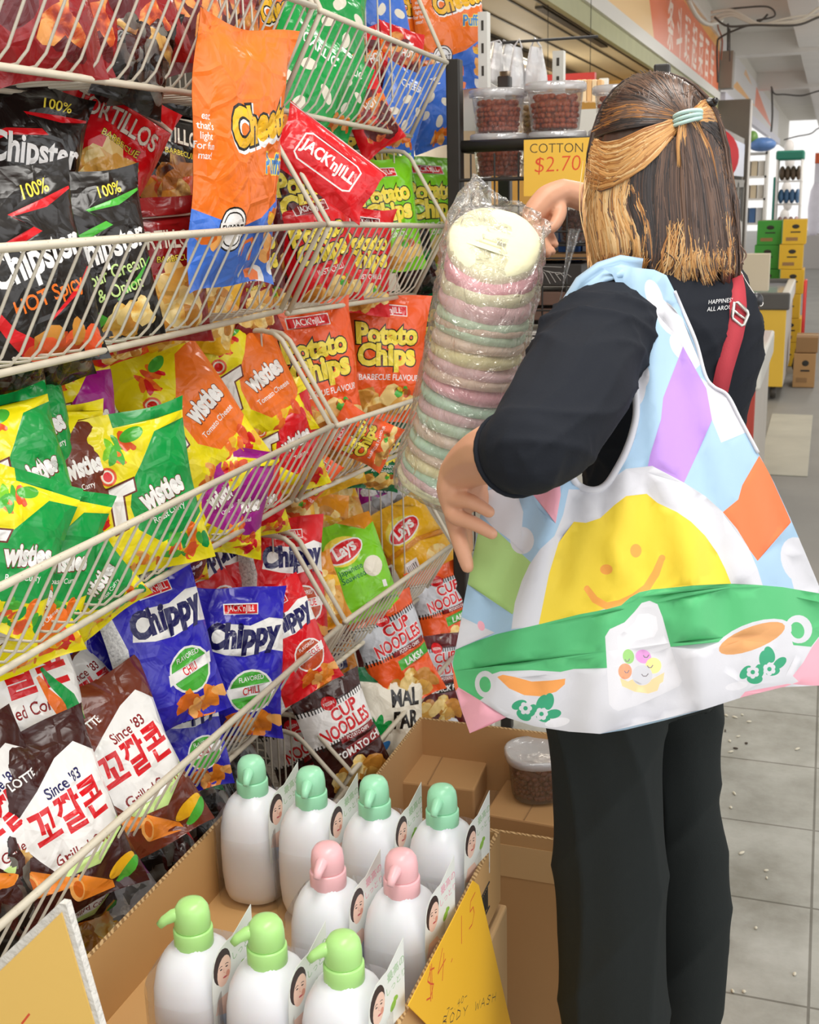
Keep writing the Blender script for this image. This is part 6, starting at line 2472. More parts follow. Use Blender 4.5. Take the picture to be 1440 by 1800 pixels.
# eyes, brows and lips
PO = Vector(person.location)
b = MB()
for s in (-1, 1):
    b.ellipsoid(HEADC + FWD * .083 + LFT * s * .031 - PO, (.011, .006, .006), mat('eye_white', '#efeae4', 0.3), RH, 10, 8)
    b.ellipsoid(HEADC + FWD * .0875 + LFT * s * .031 - PO, (.0045, .003, .0045), mat('eye_dark', '#2a1c14', 0.2), RH, 10, 8)
b.build('eyes', person)
b = MB()
b.ellipsoid(HEADC + FWD * .098 - Vector((0, 0, .050)) - PO, (.018, .006, .006), mat('lips', '#b5675c', 0.45), RH, 12, 8)
b.build('lips', person)
for s in (-1, 1):
    hp, an = legs[0 if s == 1 else 1]
    b = MB()
    for k, (z0, g) in enumerate(((0.0, 1.0), (0.016, 1.02))):
        pass
    rings = []
    for z, g in ((0.001, .96), (0.018, 1.0), (0.05, .92), (0.072, .55)):
        ring = []
        for k in range(24):
            a = 2 * math.pi * k / 24
            u = .045 * g * math.cos(a)
            v = (.128 if z < 0.06 else .07) * g * math.sin(a) + (.045 if z < 0.06 else .0)
            p = Vector((an.x, an.y, z)) + LFT * u + FWD * v - Vector((PO.x, PO.y, 0))
            ring.append(p)
        rings.append(ring)
    b.loft(rings, mat('black_shoe', '#1c1a1a', 0.5))
    b.build('shoe', person)

# ---- T-shirt
sb = MB()
mid = (Ls + Rs) / 2
RT = Matrix((LFT, FWD, Vector((0, 0, 1)))).transposed()
rings = []
for z, a, d, f in ((0.86, .115, .085, .0), (0.92, .112, .083, .0), (1.0, .104, .080, .0), (1.10, .104, .080, .0), (1.20, .116, .086, -.0), (1.28, .132, .092, -.005), (1.335, .128, .086, -.01), (1.372, .112, .076, -.005), (1.40, .078, .066, 0.005), (1.418, .066, .060, 0.01)):
    t = (z - 0.86) / (mid.z - 0.86)
    c = Vector((HIP.x + (mid.x - HIP.x) * t, HIP.y + (mid.y - HIP.y) * t, z)) + FWD * f
    ring = []
    for k in range(36):
        an = 2 * math.pi * k / 36
        e = 0.85
        ca, sa = math.cos(an), math.sin(an)
        ring.append(c + LFT * a * math.copysign(abs(ca) ** e, ca) + FWD * d * math.copysign(abs(sa) ** e, sa))
    rings.append(ring)
sb.loft(rings, M_SHIRT)
chain(sb, [(Ls + (Rs - Ls) * .12, .062), (at_d(1043, 608, 1.365), .064), (at_d(1005, 690, 1.29), .0640), (at_d(957, 764, 1.235), .0575)], M_SHIRT, 18)
c4 = at_d(902, 799, 1.243)
cm = at_d(930, 786, 1.215)
c3 = at_d(957, 764, 1.235)
ax = (c4 - cm).normalized()
sx = ax.cross(Vector((0, 0, 1))).normalized()
sy = sx.cross(ax)
chain(sb, [(c3, .0575), (cm, .0500)], M_SHIRT, 18)
sb.tube([c3, cm * .6 + c3 * .4, cm, cm * .5 + c4 * .5, c4], [.0560, .0520, .0490, .0460, .0440], M_SHIRT, 22)
chain(sb, [(Rs + (Ls - Rs) * .1, .056), (at_d(1255, 520, 1.735), .052), (at_d(1230, 478, 1.80), .050)], M_SHIRT, 16)
shirt = baked(sb, 0.0042, 6, 'black_t_shirt', M_SHIRT, person)
# creases in the cloth
me = shirt.data
nv = len(me.vertices)
co = np.empty(nv * 3)
me.vertices.foreach_get('co', co)
co = co.reshape(-1, 3)
no = np.empty(nv * 3)
me.vertices.foreach_get('normal', no)
no = no.reshape(-1, 3)


def ridge(x):
    return (1 - np.abs(np.sin(x))) ** 2


w1 = co @ np.array([20.0, 26.0, 44.0])
w2 = co @ np.array([-52.0, 18.0, 26.0])
w3 = co @ np.array([10.0, -50.0, 46.0])
wob = 1.3 * np.sin(co @ np.array([17.0, 3.0, -11.0])) + 0.9 * np.sin(co @ np.array([-5.0, 23.0, 13.0]))
cuff = np.clip((np.linalg.norm(co - np.array(c4 - Vector((PO.x, PO.y, 0))), axis=1) - .05) / .04, 0, 1)
armw = np.clip(((-0.02 - co[:, 0]) / 0.10), 0, 1) * np.clip((1.33 - co[:, 2]) / 0.15, 0.25, 1)
dsp = 0.0085 * ridge(w1 + 1.6 * wob) + 0.0055 * ridge(w2 + wob) + 0.005 * ridge(w3 - 1.4 * wob)
dsp = (dsp - 0.006) * (0.45 + 0.75 * armw) * cuff
co += no * dsp[:, None]
me.vertices.foreach_set('co', co.ravel())
# open the left cuff and the neck rim: hem bands
PO3 = Vector((PO.x, PO.y, 0))
b = MB()
b.tube([c4 + sx * .0438 * math.cos(2 * math.pi * k / 28) + sy * .0438 * math.sin(2 * math.pi * k / 28) - PO3 for k in range(28)], 0.0032, M_SHIRT, 8, closed=True)
b.build('sleeve_hem', person)
b = MB()
cn = rings[-1]
b.tube([p - PO3 for p in cn], 0.005, M_SHIRT, 8, closed=True)
b.build('collar', person)

# ---- trousers
tb = MB()
for s, prof in ((1, ((1150, 1078, 118, 1.50), (1290, 1064, 104, 1.50), (1450, 1067, 99, 1.49), (1650, 1073, 98, 1.48), (1800, 1080, 96, 1.47), (1840, 1081, 95, 1.47))),
                (-1, ((1150, 1190, 85, 1.62), (1290, 1208, 60, 1.62), (1400, 1207, 58, 1.62), (1490, 1220, 62, 1.62), (1650, 1219, 60, 1.61), (1770, 1215, 56, 1.60), (1805, 1210, 52, 1.60)))):
    rings = []
    for py, px, hw, y in prof:
        p = on_y(px, py, y)
        q = on_y(px + hw, py, y)
        hwm = (q - p).length
        ring = []
        for k in range(28):
            an = 2 * math.pi * k / 28
            ring.append(Vector((p.x + hwm * math.cos(an), p.y + hwm * 0.92 * math.sin(an), p.z)))
        rings.append(ring)
    tb.loft(rings[::-1], M_TROU)
rings = []
for z, a, d in ((0.815, .108, .085), (0.84, .112, .085), (0.87, .112, .083), (0.93, .108, .078)):
    ring = []
    for k in range(30):
        an = 2 * math.pi * k / 30
        ring.append(Vector((HIP.x, HIP.y, z)) + LFT * a * math.cos(an) + FWD * d * math.sin(an))
    rings.append(ring)
tb.loft(rings, M_TROU)
tro = baked(tb, 0.005, 5, 'black_trousers', M_TROU, person)
me = tro.data
nv = len(me.vertices)
co = np.empty(nv * 3)
me.vertices.foreach_get('co', co)
co = co.reshape(-1, 3)
no = np.empty(nv * 3)
me.vertices.foreach_get('normal', no)
no = no.reshape(-1, 3)
ang = np.arctan2(co[:, 1] + 0.05, co[:, 0])
w1 = co[:, 0] * 34 + co[:, 2] * 5 + 0.8 * np.sin(co[:, 2] * 7)
w2 = co[:, 0] * 20 - co[:, 2] * 14 + 1.2
co += no * (0.008 * (ridge(w1) - .3) + 0.006 * (ridge(w2) - .25))[:, None] * (np.abs(no[:, 2:3]) < 0.8)
me.vertices.foreach_set('co', co.ravel())
me.update()

# ------------------------------------------------------------------ hair
M_H1 = mat('hair_brown', '#4a362c', 0.36, spec=0.6)
M_H2 = mat('hair_dark', '#2a2221', 0.36, spec=0.6)
M_H3 = mat('hair_mid_brown', '#6b5040', 0.36, spec=0.6)
M_H4 = mat('hair_copper', '#a8713c', 0.38, spec=0.5)
M_H5 = mat('hair_blond', '#cf9b5e', 0.4, spec=0.5)
M_H6 = mat('hair_pale_blond', '#dfb984', 0.42, spec=0.5)
SIL = [(127, 1150, 1160), (131, 1122, 1176), (140, 1100, 1198), (155, 1082, 1220), (175, 1067, 1239), (200, 1055, 1254), (230, 1045, 1266), (265, 1038, 1275), (310, 1033, 1281), (360, 1032, 1287), (410, 1035, 1292), (450, 1040, 1297), (485, 1048, 1296)]
HY = HEADC.y
rings = []
for i, (py, l, r) in enumerate(SIL):
    pl, pr = on_y(l, py, HY), on_y(r, py, HY)
    c = (pl + pr) / 2
    a = (pr - pl).length / 2
    d = min(a * 1.02, 0.104)
    low = max(0.0, (py - 330) / 150)
    ring = []
    N = 120
    for k in range(N):
        an = 2 * math.pi * k / N
        n1 = 0.010 * math.sin(an * 23 + 2.1 * math.sin(an * 5) + py * .01) + 0.010 * math.sin(an * 41 + py * .012) + 0.012 * math.sin(an * 11 + 1.0)
        q = 1 + n1 * min(1, i / 4) * (0.7 + 0.8 * low)
        z = c.z
        if i == len(SIL) - 1:
            z += 0.010 * math.sin(an * 17) + 0.006 * math.sin(an * 37)
        ring.append(Vector((c.x + a * q * math.cos(an), c.y + d * q * math.sin(an), z)))
    rings.append(ring)
hb = MB()
ids = [hb.addv([p - PO3 for p in r]) for r in rings]
N = 120
fa = math.atan2(FWD.y, FWD.x)
top = hb.addv([sum(rings[0], Vector()) / N + Vector((0, 0, .002)) - PO3])
for k in range(N):
    hb.face((ids[0] + (k + 1) % N, ids[0] + k, top), M_H1)
for i in range(len(rings) - 1):
    for k in range(N):
        an = 2 * math.pi * (k + .5) / N
        df = abs((an - fa + math.pi) % (2 * math.pi) - math.pi)
        if SIL[i][0] > 215 and df < math.radians(42):
            continue
        hb.face((ids[i] + k, ids[i] + (k + 1) % N, ids[i + 1] + (k + 1) % N, ids[i + 1] + k), M_H1)
hair = hb.build('hair', person)
hm = hair.modifiers.new('thick', 'SOLIDIFY')
hm.thickness = 0.006
hm.offset = 1.0
BV = BVHTree.FromPolygons([Vector(v) + PO3 for v in hb.v], hb.f)
rh = random.Random(11)
st = MB()


def on_hair(px, py, lift):
    d = ray(px, py).normalized()
    hit = BV.ray_cast(CAM, d)
    if hit[0] is None:
        near = BV.find_nearest(at_d(px, py, 1.47))
        q = at_d(px, py, (near[0] - CAM).dot(ROT @ Vector((0, 0, -1))))
        return q, -d
    return hit[0] - d * lift, -d


def strand(path, m, w, lift):
    """ribbon of hair along a path of photo pixels, lying on the hair surface"""
    P = []
    n = 9
    for i in range(n):
        t = i / (n - 1) * (len(path) - 1)
        j = min(int(t), len(path) - 2)
        f = t - j
        p0, p1, p2, p3 = path[max(0, j - 1)], path[j], path[j + 1], path[min(len(path) - 1, j + 2)]
        x, y = [0.5 * (2 * p1[c] + (p2[c] - p0[c]) * f + (2 * p0[c] - 5 * p1[c] + 4 * p2[c] - p3[c]) * f * f + (3 * p1[c] - p0[c] - 3 * p2[c] + p3[c]) * f ** 3) for c in (0, 1)]
        q, nn = on_hair(x, y, lift * (1 - 0.75 * (i / (n - 1)) ** 2) + 0.0005)
        P.append((q, nn))
    # keep depth steady along the strand
    L, R, C = [], [], []
    for i in range(n):
        a, bq = P[max(0, i - 1)][0], P[min(n - 1, i + 1)][0]
        t = (bq - a)
        s = t.cross(P[i][1])
        s = s.normalized() if s.length > 1e-9 else Vector((1, 0, 0))
        ww = w * min(1, 0.45 + 1.4 * min(i, n - 1 - i) / (n - 1)) * (0.25 if i == n - 1 else 1)
        L.append(P[i][0] + s * ww - PO3)
        C.append(P[i][0] + P[i][1] * ww * 0.7 - PO3)
        R.append(P[i][0] - s * ww - PO3)
    a = st.addv(L)
    c = st.addv(C)
    e = st.addv(R)
    for i in range(n - 1):
        st.face((a + i, c + i, c + i + 1, a + i + 1), m)
        st.face((c + i, e + i, e + i + 1, c + i + 1), m)


def pick(ws):
    t = rh.random() * sum(w for m, w in ws)
    for m, w in ws:
        t -= w
        if t <= 0:
            return m
    return ws[-1][0]


BR = [(M_H1, 5), (M_H2, 2), (M_H3, 3)]
DK = [(M_H2, 6), (M_H1, 2)]
BL = [(M_H4, 3), (M_H5, 5), (M_H6, 2)]
PB = [(M_H5, 4), (M_H6, 4), (M_H4, 1)]
CP = [(M_H4, 5), (M_H5, 2), (M_H3, 1)]
g = rh.gauss
TIE = (1206, 206)


def lerp(a, b_, t):
    return (a[0] + (b_[0] - a[0]) * t, a[1] + (b_[1] - a[1]) * t)


def bundle(n, starts, mids, ends, ws, w=0.0009, lift=(0.001, 0.004), j=2.4):
    n = int(n * 3.2)
    """starts / mids / ends: pixel polylines swept by one parameter"""
    def at(poly, t):
        x = t * (len(poly) - 1)
        k = min(int(x), len(poly) - 2)
        return lerp(poly[k], poly[k + 1], x - k)
    for i in range(n):
        t = rh.random()
        q = []
        for poly in [starts] + mids + [ends]:
            p = at(poly, min(1, max(0, t + g(0, .02))))
            q.append((p[0] + g(0, j), p[1] + g(0, j)))
        strand(q, pick(ws), w * rh.uniform(.6, 1.5), rh.uniform(*lift))


# falling hair first, then the hair swept up to the tie above it
bundle(150, [(1160, 262), (1205, 235)], [[(1150, 330), (1205, 320)], [(1150, 420), (1215, 420)]], [(1135, 488), (1222, 496)], BR)
bundle(110, [(1108, 300), (1160, 262)], [[(1105, 350), (1150, 335)], [(1125, 420), (1155, 420)]], [(1125, 488), (1160, 492)], DK)
bundle(190, [(1225, 215), (1262, 240)], [[(1232, 300), (1276, 300)], [(1238, 380), (1284, 390)]], [(1225, 492), (1294, 470)], BR + [(M_H4, 1)])
bundle(60, [(1255, 250), (1270, 270)], [[(1268, 330), (1282, 340)]], [(1275, 440), (1296, 450)], [(M_H3, 3), (M_H4, 2), (M_H1, 2)])
bundle(230, [(1042, 315), (1112, 305)], [[(1040, 370), (1100, 360)], [(1046, 430), (1128, 430)]], [(1050, 486), (1122, 490)], PB + [(M_H3, 1)], w=0.0012)
bundle(45, [(1042, 330), (1070, 315)], [[(1036, 400), (1075, 380)]], [(1044, 475), (1090, 488)], CP)
bundle(30, [(1100, 330), (1112, 320)], [[(1135, 400), (1140, 390)]], [(1118, 478), (1150, 486)], BL)
bundle(26, [(1040, 330), (1100, 315)], [[(1085, 400), (1118, 420)]], [(1070, 470), (1100, 488)], [(M_H1, 2), (M_H3, 2)])
# blond tips
bundle(34, [(1175, 395), (1288, 370)], [[(1168, 440), (1292, 415)], [(1160, 470), (1296, 448)]], [(1142, 492), (1240, 500), (1297, 474)], BL, w=0.0007, lift=(.003, .006), j=5)
bundle(34, [(1165, 440), (1294, 420)], [[(1158, 468), (1296, 446)]], [(1140, 493), (1240, 501), (1298, 474)], BL + [(M_H3, 3), (M_H1, 2)], w=0.0007, lift=(.002, .005), j=6)
bundle(22, [(1050, 445), (1140, 455)], [[(1052, 468), (1136, 474)]], [(1054, 488), (1132, 492)], CP, lift=(.003, .006))
# crown combed back to the tie
bundle(170, [(1080, 165), (1115, 133), (1150, 126), (1190, 136), (1225, 158)], [[(1120, 175), (1145, 155), (1170, 148), (1192, 155), (1215, 172)]], [(1196, 205), (1204, 200), (1214, 202)], BR + [(M_H3, 3)], lift=(.003, .007))
bundle(120, [(1045, 240), (1052, 212), (1066, 182), (1084, 160)], [[(1105, 222), (1110, 200), (1120, 185), (1130, 170)]], [(1190, 212), (1200, 205)], DK + [(M_H1, 3)], lift=(.003, .007))
bundle(40, [(1046, 232), (1072, 180)], [[(1105, 205), (1125, 180)]], [(1192, 210), (1200, 203)], [(M_H3, 3), (M_H4, 2)], lift=(.005, .008))
# blond band swept from the left temple
bundle(190, [(1036, 300), (1040, 268), (1048, 246)], [[(1085, 318), (1082, 280), (1080, 255)], [(1145, 268), (1145, 245), (1140, 228)]], [(1197, 218), (1195, 210)], BL, w=0.0013, lift=(.006, .010))
bundle(30, [(1036, 330), (1034, 300)], [[(1070, 330), (1070, 312)], [(1140, 285), (1140, 268)]], [(1196, 222), (1196, 216)], CP, lift=(.006, .010))
# right side swept back, clip
bundle(70, [(1247, 176), (1266, 215)], [[(1235, 182), (1245, 212)]], [(1214, 200), (1220, 212)], BL, lift=(.004, .008))
bundle(40, [(1262, 205), (1270, 260)], [[(1245, 205), (1248, 230)]], [(1216, 206), (1222, 214)], DK, lift=(.003, .006))
# tail below the tie
bundle(150, [(1196, 214), (1224, 212)], [[(1198, 260), (1244, 255)], [(1206, 340), (1266, 350)]], [(1208, 480), (1284, 470)], BR + [(M_H3, 2)], lift=(.007, .013))
bundle(26, [(1198, 218), (1206, 216)], [[(1194, 250), (1206, 252)]], [(1192, 292), (1206, 300)], BL, lift=(.009, .014))
bundle(22, [(1220, 216), (1226, 216)], [[(1242, 262), (1250, 268)]], [(1256, 330), (1264, 345)], CP, lift=(.009, .014))
# loose fine hairs
bundle(26, [(1036, 280), (1050, 320)], [[(1030, 370), (1040, 380)]], [(1038, 470), (1060, 492)], PB, w=0.0005, lift=(.003, .012), j=5)
bundle(20, [(1080, 158), (1225, 158)], [[(1076, 165), (1236, 168)]], [(1060, 190), (1252, 192)], BR, w=0.0004, lift=(.002, .008), j=5)
bundle(20, [(1270, 250), (1280, 300)], [[(1286, 340), (1292, 360)]], [(1290, 430), (1300, 468)], BR, w=0.0005, lift=(.002, .008), j=4)
# strands on the sides away from this view, so the hair is whole all round
for i in range(500):
    an = rh.uniform(0, 2 * math.pi)
    df = abs((an - fa + math.pi) % (2 * math.pi) - math.pi)
    if math.sin(an) < -0.15:
        continue
    k = int(an / (2 * math.pi) * N) % N
    lo = len(rings) - 1 if df > math.radians(44) else 5
    pts = [rings[i2][k] + Vector((math.cos(an), math.sin(an), 0)) * rh.uniform(.001, .004) - PO3 for i2 in range(rh.randint(0, 3), lo + 1)]
    if len(pts) > 2:
        st.tube(pts, [0.0006 + 0.0006 * math.sin(math.pi * q / (len(pts) - 1)) for q in range(len(pts))], pick(BR + [(M_H4, 1)]), 4, False)
st.build('hair_strands', person)

# hair tie and clip
b = MB()
M_TIE = mat('mint_elastic', '#b9d6cf', 0.6)
c, nn = on_hair(1209, 208, 0.012)
for k in range(3):
    o0 = Vector((0, 0, -0.004 + 0.0042 * k))
    b.tube([c - PO3 + o0 + Vector((0.0155 * math.cos(a), 0.012 * math.sin(a), 0.004 * math.cos(a + k * .4))) for a in [2 * math.pi * q / 24 for q in range(24)]], 0.0024, M_TIE, 8, closed=True)
o = b.build('hair_tie', person)
o['label'] = 'pale mint elastic hair tie'
b = MB()
c, nn = on_hair(1246, 181, 0.006)
b.ellipsoid(c - PO3, (.011, .008, .006), mat('black_clip', '#1d1a1a', 0.25), None, 12, 8)
b.ellipsoid(c - PO3 + Vector((.008, -.004, .002)), (.004, .004, .004), mat('black_clip', '#1d1a1a', 0.25), None, 10, 8)
o = b.build('hair_clip', person)
o['label'] = 'small black hair clip'

# ---- shirt lettering, draped on the cloth
dg = bpy.context.evaluated_depsgraph_get()
dg.update()
sv = [Vector(v.co) + PO3 for v in shirt.data.vertices]
SBV = BVHTree.FromPolygons(sv, [tuple(p.vertices) for p in shirt.data.polygons])


def drape(px, py, lift):
    d = ray(px, py).normalized()
    h = SBV.ray_cast(CAM, d)
    if h[0] is None:
        h = SBV.find_nearest(at_d(px, py, 1.6))
    return h[0] - d * lift


M_LET = mat('white_shirt_print', '#e9e9ea', 0.6)
b = MB()
for line, (cx, cy), sz in (('HAPPINESS', (1268, 529), 15), ('ALL AROUND', (1272, 541), 15)):
    for tri in text_tris(line, -0.005, 0.15, 2):
        i = b.addv([drape(cx + x * sz * .62 , cy - y * sz * .72 - x * sz * .62 * .10, 0.0016) - PO3 for x, y in tri])
        b.face((i, i + 1, i + 2), M_LET)
b.build('shirt_lettering', shirt.parent)

# ---- crossbody strap with buckle, and the cord with a ball
M_RED = mat('red_webbing', '#b0323e', 0.75, bump=0.4, bscale=600, bdist=0.0006)
M_STEEL = mat('buckle_steel', '#cfcac4', 0.25, 0.9)


def strap(path, wpx, lift, m, th=0.0022):
    L, R = [], []
    for i, (x, y) in enumerate(path):
        a, c = path[max(0, i - 1)], path[min(len(path) - 1, i + 1)]
        dx, dy = c[0] - a[0], c[1] - a[1]
        l = math.hypot(dx, dy)
        ox, oy = -dy / l * wpx / 2, dx / l * wpx / 2
        m0 = drape(x, y, lift)
        dep = (m0 - CAM).dot(ROT @ Vector((0, 0, -1)))
        L.append(at_d(x + ox, y + oy, dep))
        R.append(at_d(x - ox, y - oy, dep))
    b = MB()
    n = len(L)
    a = b.addv(L)
    c = b.addv(R)
    vd = (ROT @ Vector((0, 0, -1))) * th
    a2 = b.addv([p + vd for p in L])
    c2 = b.addv([p + vd for p in R])
    for i in range(n - 1):
        b.face((a + i, c + i, c + i + 1, a + i + 1), m)
        b.face((a2 + i, a2 + i + 1, c2 + i + 1, c2 + i), m)
        b.face((a + i, a + i + 1, a2 + i + 1, a2 + i), m, False)
        b.face((c + i, c2 + i, c2 + i + 1, c + i + 1), m, False)
    return b, L[n // 2]


sp = [(1280, 470), (1292, 488), (1296, 510), (1298, 535), (1298, 560), (1292, 590), (1283, 620), (1274, 650), (1266, 685), (1255, 720), (1240, 770)]
b, c0 = strap(sp, 30, 0.010, M_RED)
cb = empty('crossbody_strap', c0, 'red webbing strap with steel buckle over the right shoulder', 'bag strap')
b.v = [tuple(Vector(p) - c0) for p in b.v]
b.build('webbing', cb)
b = MB()
dep = (drape(1303, 553, 0.016) - CAM).dot(ROT @ Vector((0, 0, -1)))
b.tube([at_d(x, y, dep) - c0 for x, y in ((1292, 532), (1297, 531), (1314, 548), (1315, 553), (1308, 571), (1304, 573), (1288, 560), (1287, 556))], 0.0022, M_STEEL, 8, closed=True)
b.tube([at_d(x, y, dep) - c0 for x, y in ((1289, 545), (1311, 562))], 0.0018, M_STEEL, 8)
o = b.build('buckle', cb)
o['label'] = 'steel ladder buckle'
dep = 1.60
b = MB()
b.ellipsoid(at_d(1330, 527, dep), (.009, .009, .0095), mat('black_ball', '#2a2a2e', 0.35), None, 16, 12)
ob = b
ob.tube([at_d(x, y, dep) for x, y in ((1302, 476), (1310, 492), (1318, 505), (1324, 514), (1329, 520))], 0.0011, M_STEEL, 6)
ob.tube([at_d(x, y, dep) for x, y in ((1304, 503), (1310, 515), (1320, 523))], 0.0011, M_STEEL, 6)
ob.tube([at_d(1337 + 4 * math.cos(t), 533 + 5 * math.sin(t), dep) for t in [k * .63 for k in range(10)]], 0.0012, M_STEEL, 6, closed=True)
o = ob.build('ball_charm')
rehome(o, at_d(1330, 527, dep))
tag(o, 'small black ball on a pale beaded cord at the right shoulder', 'charm')
# ------------------------------------------------------------------ printed tote bag on the left shoulder
M_T = {k: mat('tote_' + k, c, 0.6, sheen=0.15, bump=0.12, bscale=500, bdist=0.0005) for k, c in dict(
    sky='#a3c3de', white='#d3d3da', lilac='#b78cdc', yellow='#eccf34', palegreen='#accf80', green='#50b774', pink='#f0aabb', orange='#ee7642', face='#eea245',
    tea='#f0a052', teab='#d99c62', grey='#dddce2', grey2='#e9e8ee', leafg='#2f9f74', blobg='#9ed27e', blobp='#e6a0dd', blobo='#f3a07a', bloby='#f6e79a', basket='#f6d3a0', smile='#8a8288').items()}
T = M_T
OUT = [(1056, 469), (1077, 483), (1092, 520), (1102, 586), (1115, 664), (1119, 722), (1112, 761), (1100, 795), (1085, 824), (1068, 850), (1050, 861), (1030, 860), (1012, 848), (1001, 825), (996, 800), (990, 760), (976, 772), (955, 800), (925, 822), (890, 836), (858, 842),
       (850, 880), (838, 938), (827, 1000), (815, 1060), (807, 1110), (796, 1165), (798, 1205), (812, 1250), (826, 1289), (860, 1275), (890, 1261), (940, 1277), (1000, 1286), (1055, 1290), (1100, 1283), (1170, 1266), (1238, 1247), (1307, 1225), (1376, 1208), (1440, 1205), (1478, 1188),
       (1482, 1110), (1462, 1060), (1440, 1030), (1415, 970), (1390, 912), (1362, 850), (1333, 796), (1302, 738), (1279, 695), (1255, 680), (1240, 660), (1224, 602), (1201, 547), (1186, 512), (1172, 484), (1150, 474), (1110, 470)]


class PxArt(Art):
    pass


def fy(pts):
    return [(x, -y) for x, y in pts]


ta = Art(fy(OUT), T['sky'], 46, 56)


def tp(m, pts):
    ta.poly(T[m], fy(pts))


def te(m, cx, cy, rx, ry, rot=0, n=22):
    ta.ell(T[m], cx, -cy, rx, ry, rot, n)


# clouds and pale patches
te('white', 1150, 520, 14, 30, 20)
te('white', 1176, 560, 18, 34, 30)
te('white', 1195, 610, 14, 26, 30)
tp('white', [(1160, 520), (1200, 560), (1232, 640), (1222, 650), (1190, 590), (1150, 545)])
te('white', 1124, 678, 12, 34, -4)
te('white', 1130, 660, 12, 22, 0)
tp('lilac', [(1201, 609), (1218, 640), (1242, 683), (1252, 738), (1225, 800), (1202, 850), (1137, 830), (1143, 800), (1162, 738), (1166, 699)])
tp('white', [(1232, 664), (1256, 681), (1279, 696), (1301, 738), (1312, 760), (1268, 778), (1252, 738), (1242, 683)])
tp('orange', [(1335, 801), (1352, 830), (1388, 910), (1391, 918), (1332, 986), (1270, 901), (1298, 878), (1305, 853)])
te('white', 1404, 985, 30, 42, 20)
te('white', 1425, 1020, 26, 36, 20)
tp('white', [(1380, 975), (1414, 975), (1440, 1032), (1460, 1062), (1400, 1050)])
# left patches
tp('white', [(857, 862), (903, 848), (920, 900), (915, 962), (867, 927), (848, 905)])
tp('pink', [(931, 862), (982, 817), (986, 870), (977, 920)])
tp('palegreen', [(840, 938), (867, 927), (936, 991), (901, 1080), (822, 1027), (830, 985)])
te('white', 918, 950, 21, 24)
tp('white', [(812, 1085), (806, 1112), (801, 1142), (870, 1112), (840, 1098)])
te('pink', 846, 1100, 6, 9, 20)
# halo and sun
tp('white', [(899, 1106), (905, 1060), (917, 1022), (931, 992), (950, 965), (975, 942), (990, 905), (1000, 860), (1030, 861), (1055, 862), (1075, 842), (1101, 824), (1147, 819), (1202, 848), (1240, 872), (1270, 899), (1296, 930), (1316, 963), (1332, 1000), (1342, 1032), (1284, 1034), (1100, 1070), (954, 1100)])
tp('yellow', [(947, 1099), (955, 1060), (965, 1010), (982, 954), (1009, 917), (1030, 919), (1055, 911), (1080, 888), (1101, 872), (1137, 868), (1156, 884), (1190, 900), (1215, 917), (1240, 942), (1261, 972), (1275, 1000), (1287, 1030), (1124, 1050), (1018, 1085)])
te('face', 1066, 1001, 11, 9)
te('face', 1118, 968, 10, 12)
ta.band(T['face'], fy([(1030, 1032), (1046, 1054), (1066, 1065), (1090, 1061), (1115, 1050), (1137, 1033), (1153, 1008), (1164, 980)]), [10, 13, 13, 13, 14, 14, 14, 11])
te('face', 1032, 1034, 5, 5, 0, 12)
te('face', 1164, 981, 6, 6, 0, 12)
# table cloth and green band
tp('white', [(797, 1180), (1182, 1130), (1482, 1100), (1478, 1188), (1440, 1205), (1376, 1208), (1238, 1247), (1055, 1290), (1000, 1286), (940, 1277), (890, 1261), (826, 1289), (812, 1250)])
tp('green', [(801, 1142), (835, 1128), (872, 1115), (954, 1096), (1018, 1080), (1066, 1071), (1092, 1064), (1108, 1050), (1124, 1041), (1147, 1036), (1170, 1034), (1220, 1029), (1284, 1026), (1330, 1028), (1376, 1032), (1440, 1043), (1470, 1052), (1482, 1085), (1482, 1105), (1440, 1119), (1426, 1137), (1300, 1125), (1179, 1137), (1073, 1174), (1009, 1176), (963, 1186), (900, 1192), (844, 1231), (797, 1204), (796, 1165)])
# carton with little round faces
tp('grey', [(1064, 1119), (1072, 1106), (1098, 1094), (1116, 1075), (1128, 1060), (1142, 1056), (1156, 1062), (1165, 1085), (1179, 1137), (1199, 1197), (1194, 1206), (1165, 1220), (1120, 1240), (1087, 1250), (1078, 1246), (1071, 1238)])
tp('grey2', [(1085, 1120), (1100, 1108), (1116, 1094), (1122, 1080), (1140, 1078), (1154, 1084), (1157, 1106), (1150, 1120), (1118, 1126), (1098, 1146), (1087, 1142)])
tp('basket', [(1090, 1192), (1104, 1198), (1112, 1194), (1130, 1203), (1150, 1192), (1168, 1182), (1166, 1198), (1160, 1202), (1156, 1214), (1140, 1219), (1116, 1216), (1094, 1206)])
te('blobg', 1105, 1154, 10, 13, 10)
te('blobp', 1131, 1154, 14, 12, -20)
te('bloby', 1149, 1170, 14, 14)
te('blobo', 1099, 1180, 12, 14)
te('white', 1129, 1187, 18, 18)
for cx, cy, r in ((1134, 1186, 6), (1143, 1171, 5), (1136, 1153, 5), (1102, 1180, 4), (1103, 1160, 4)):
    ta.band(T['smile'], fy([(cx - r, cy - 1), (cx - r * .5, cy + 2.5), (cx + r * .4, cy + 2.5), (cx + r, cy - 2)]), 1.8)
# left cup
te('white', 854, 1203, 19, 24, 8)
te('green', 853, 1203, 10, 14, 8)
tp('white', [(862, 1186), (880, 1180), (935, 1178), (1000, 1182), (1010, 1196), (1000, 1225), (960, 1260), (900, 1255), (868, 1236)])
tp('tea', [(874, 1190), (884, 1186), (905, 1190), (935, 1198), (970, 1196), (994, 1193), (993, 1203), (978, 1216), (950, 1224), (922, 1222), (895, 1210)])
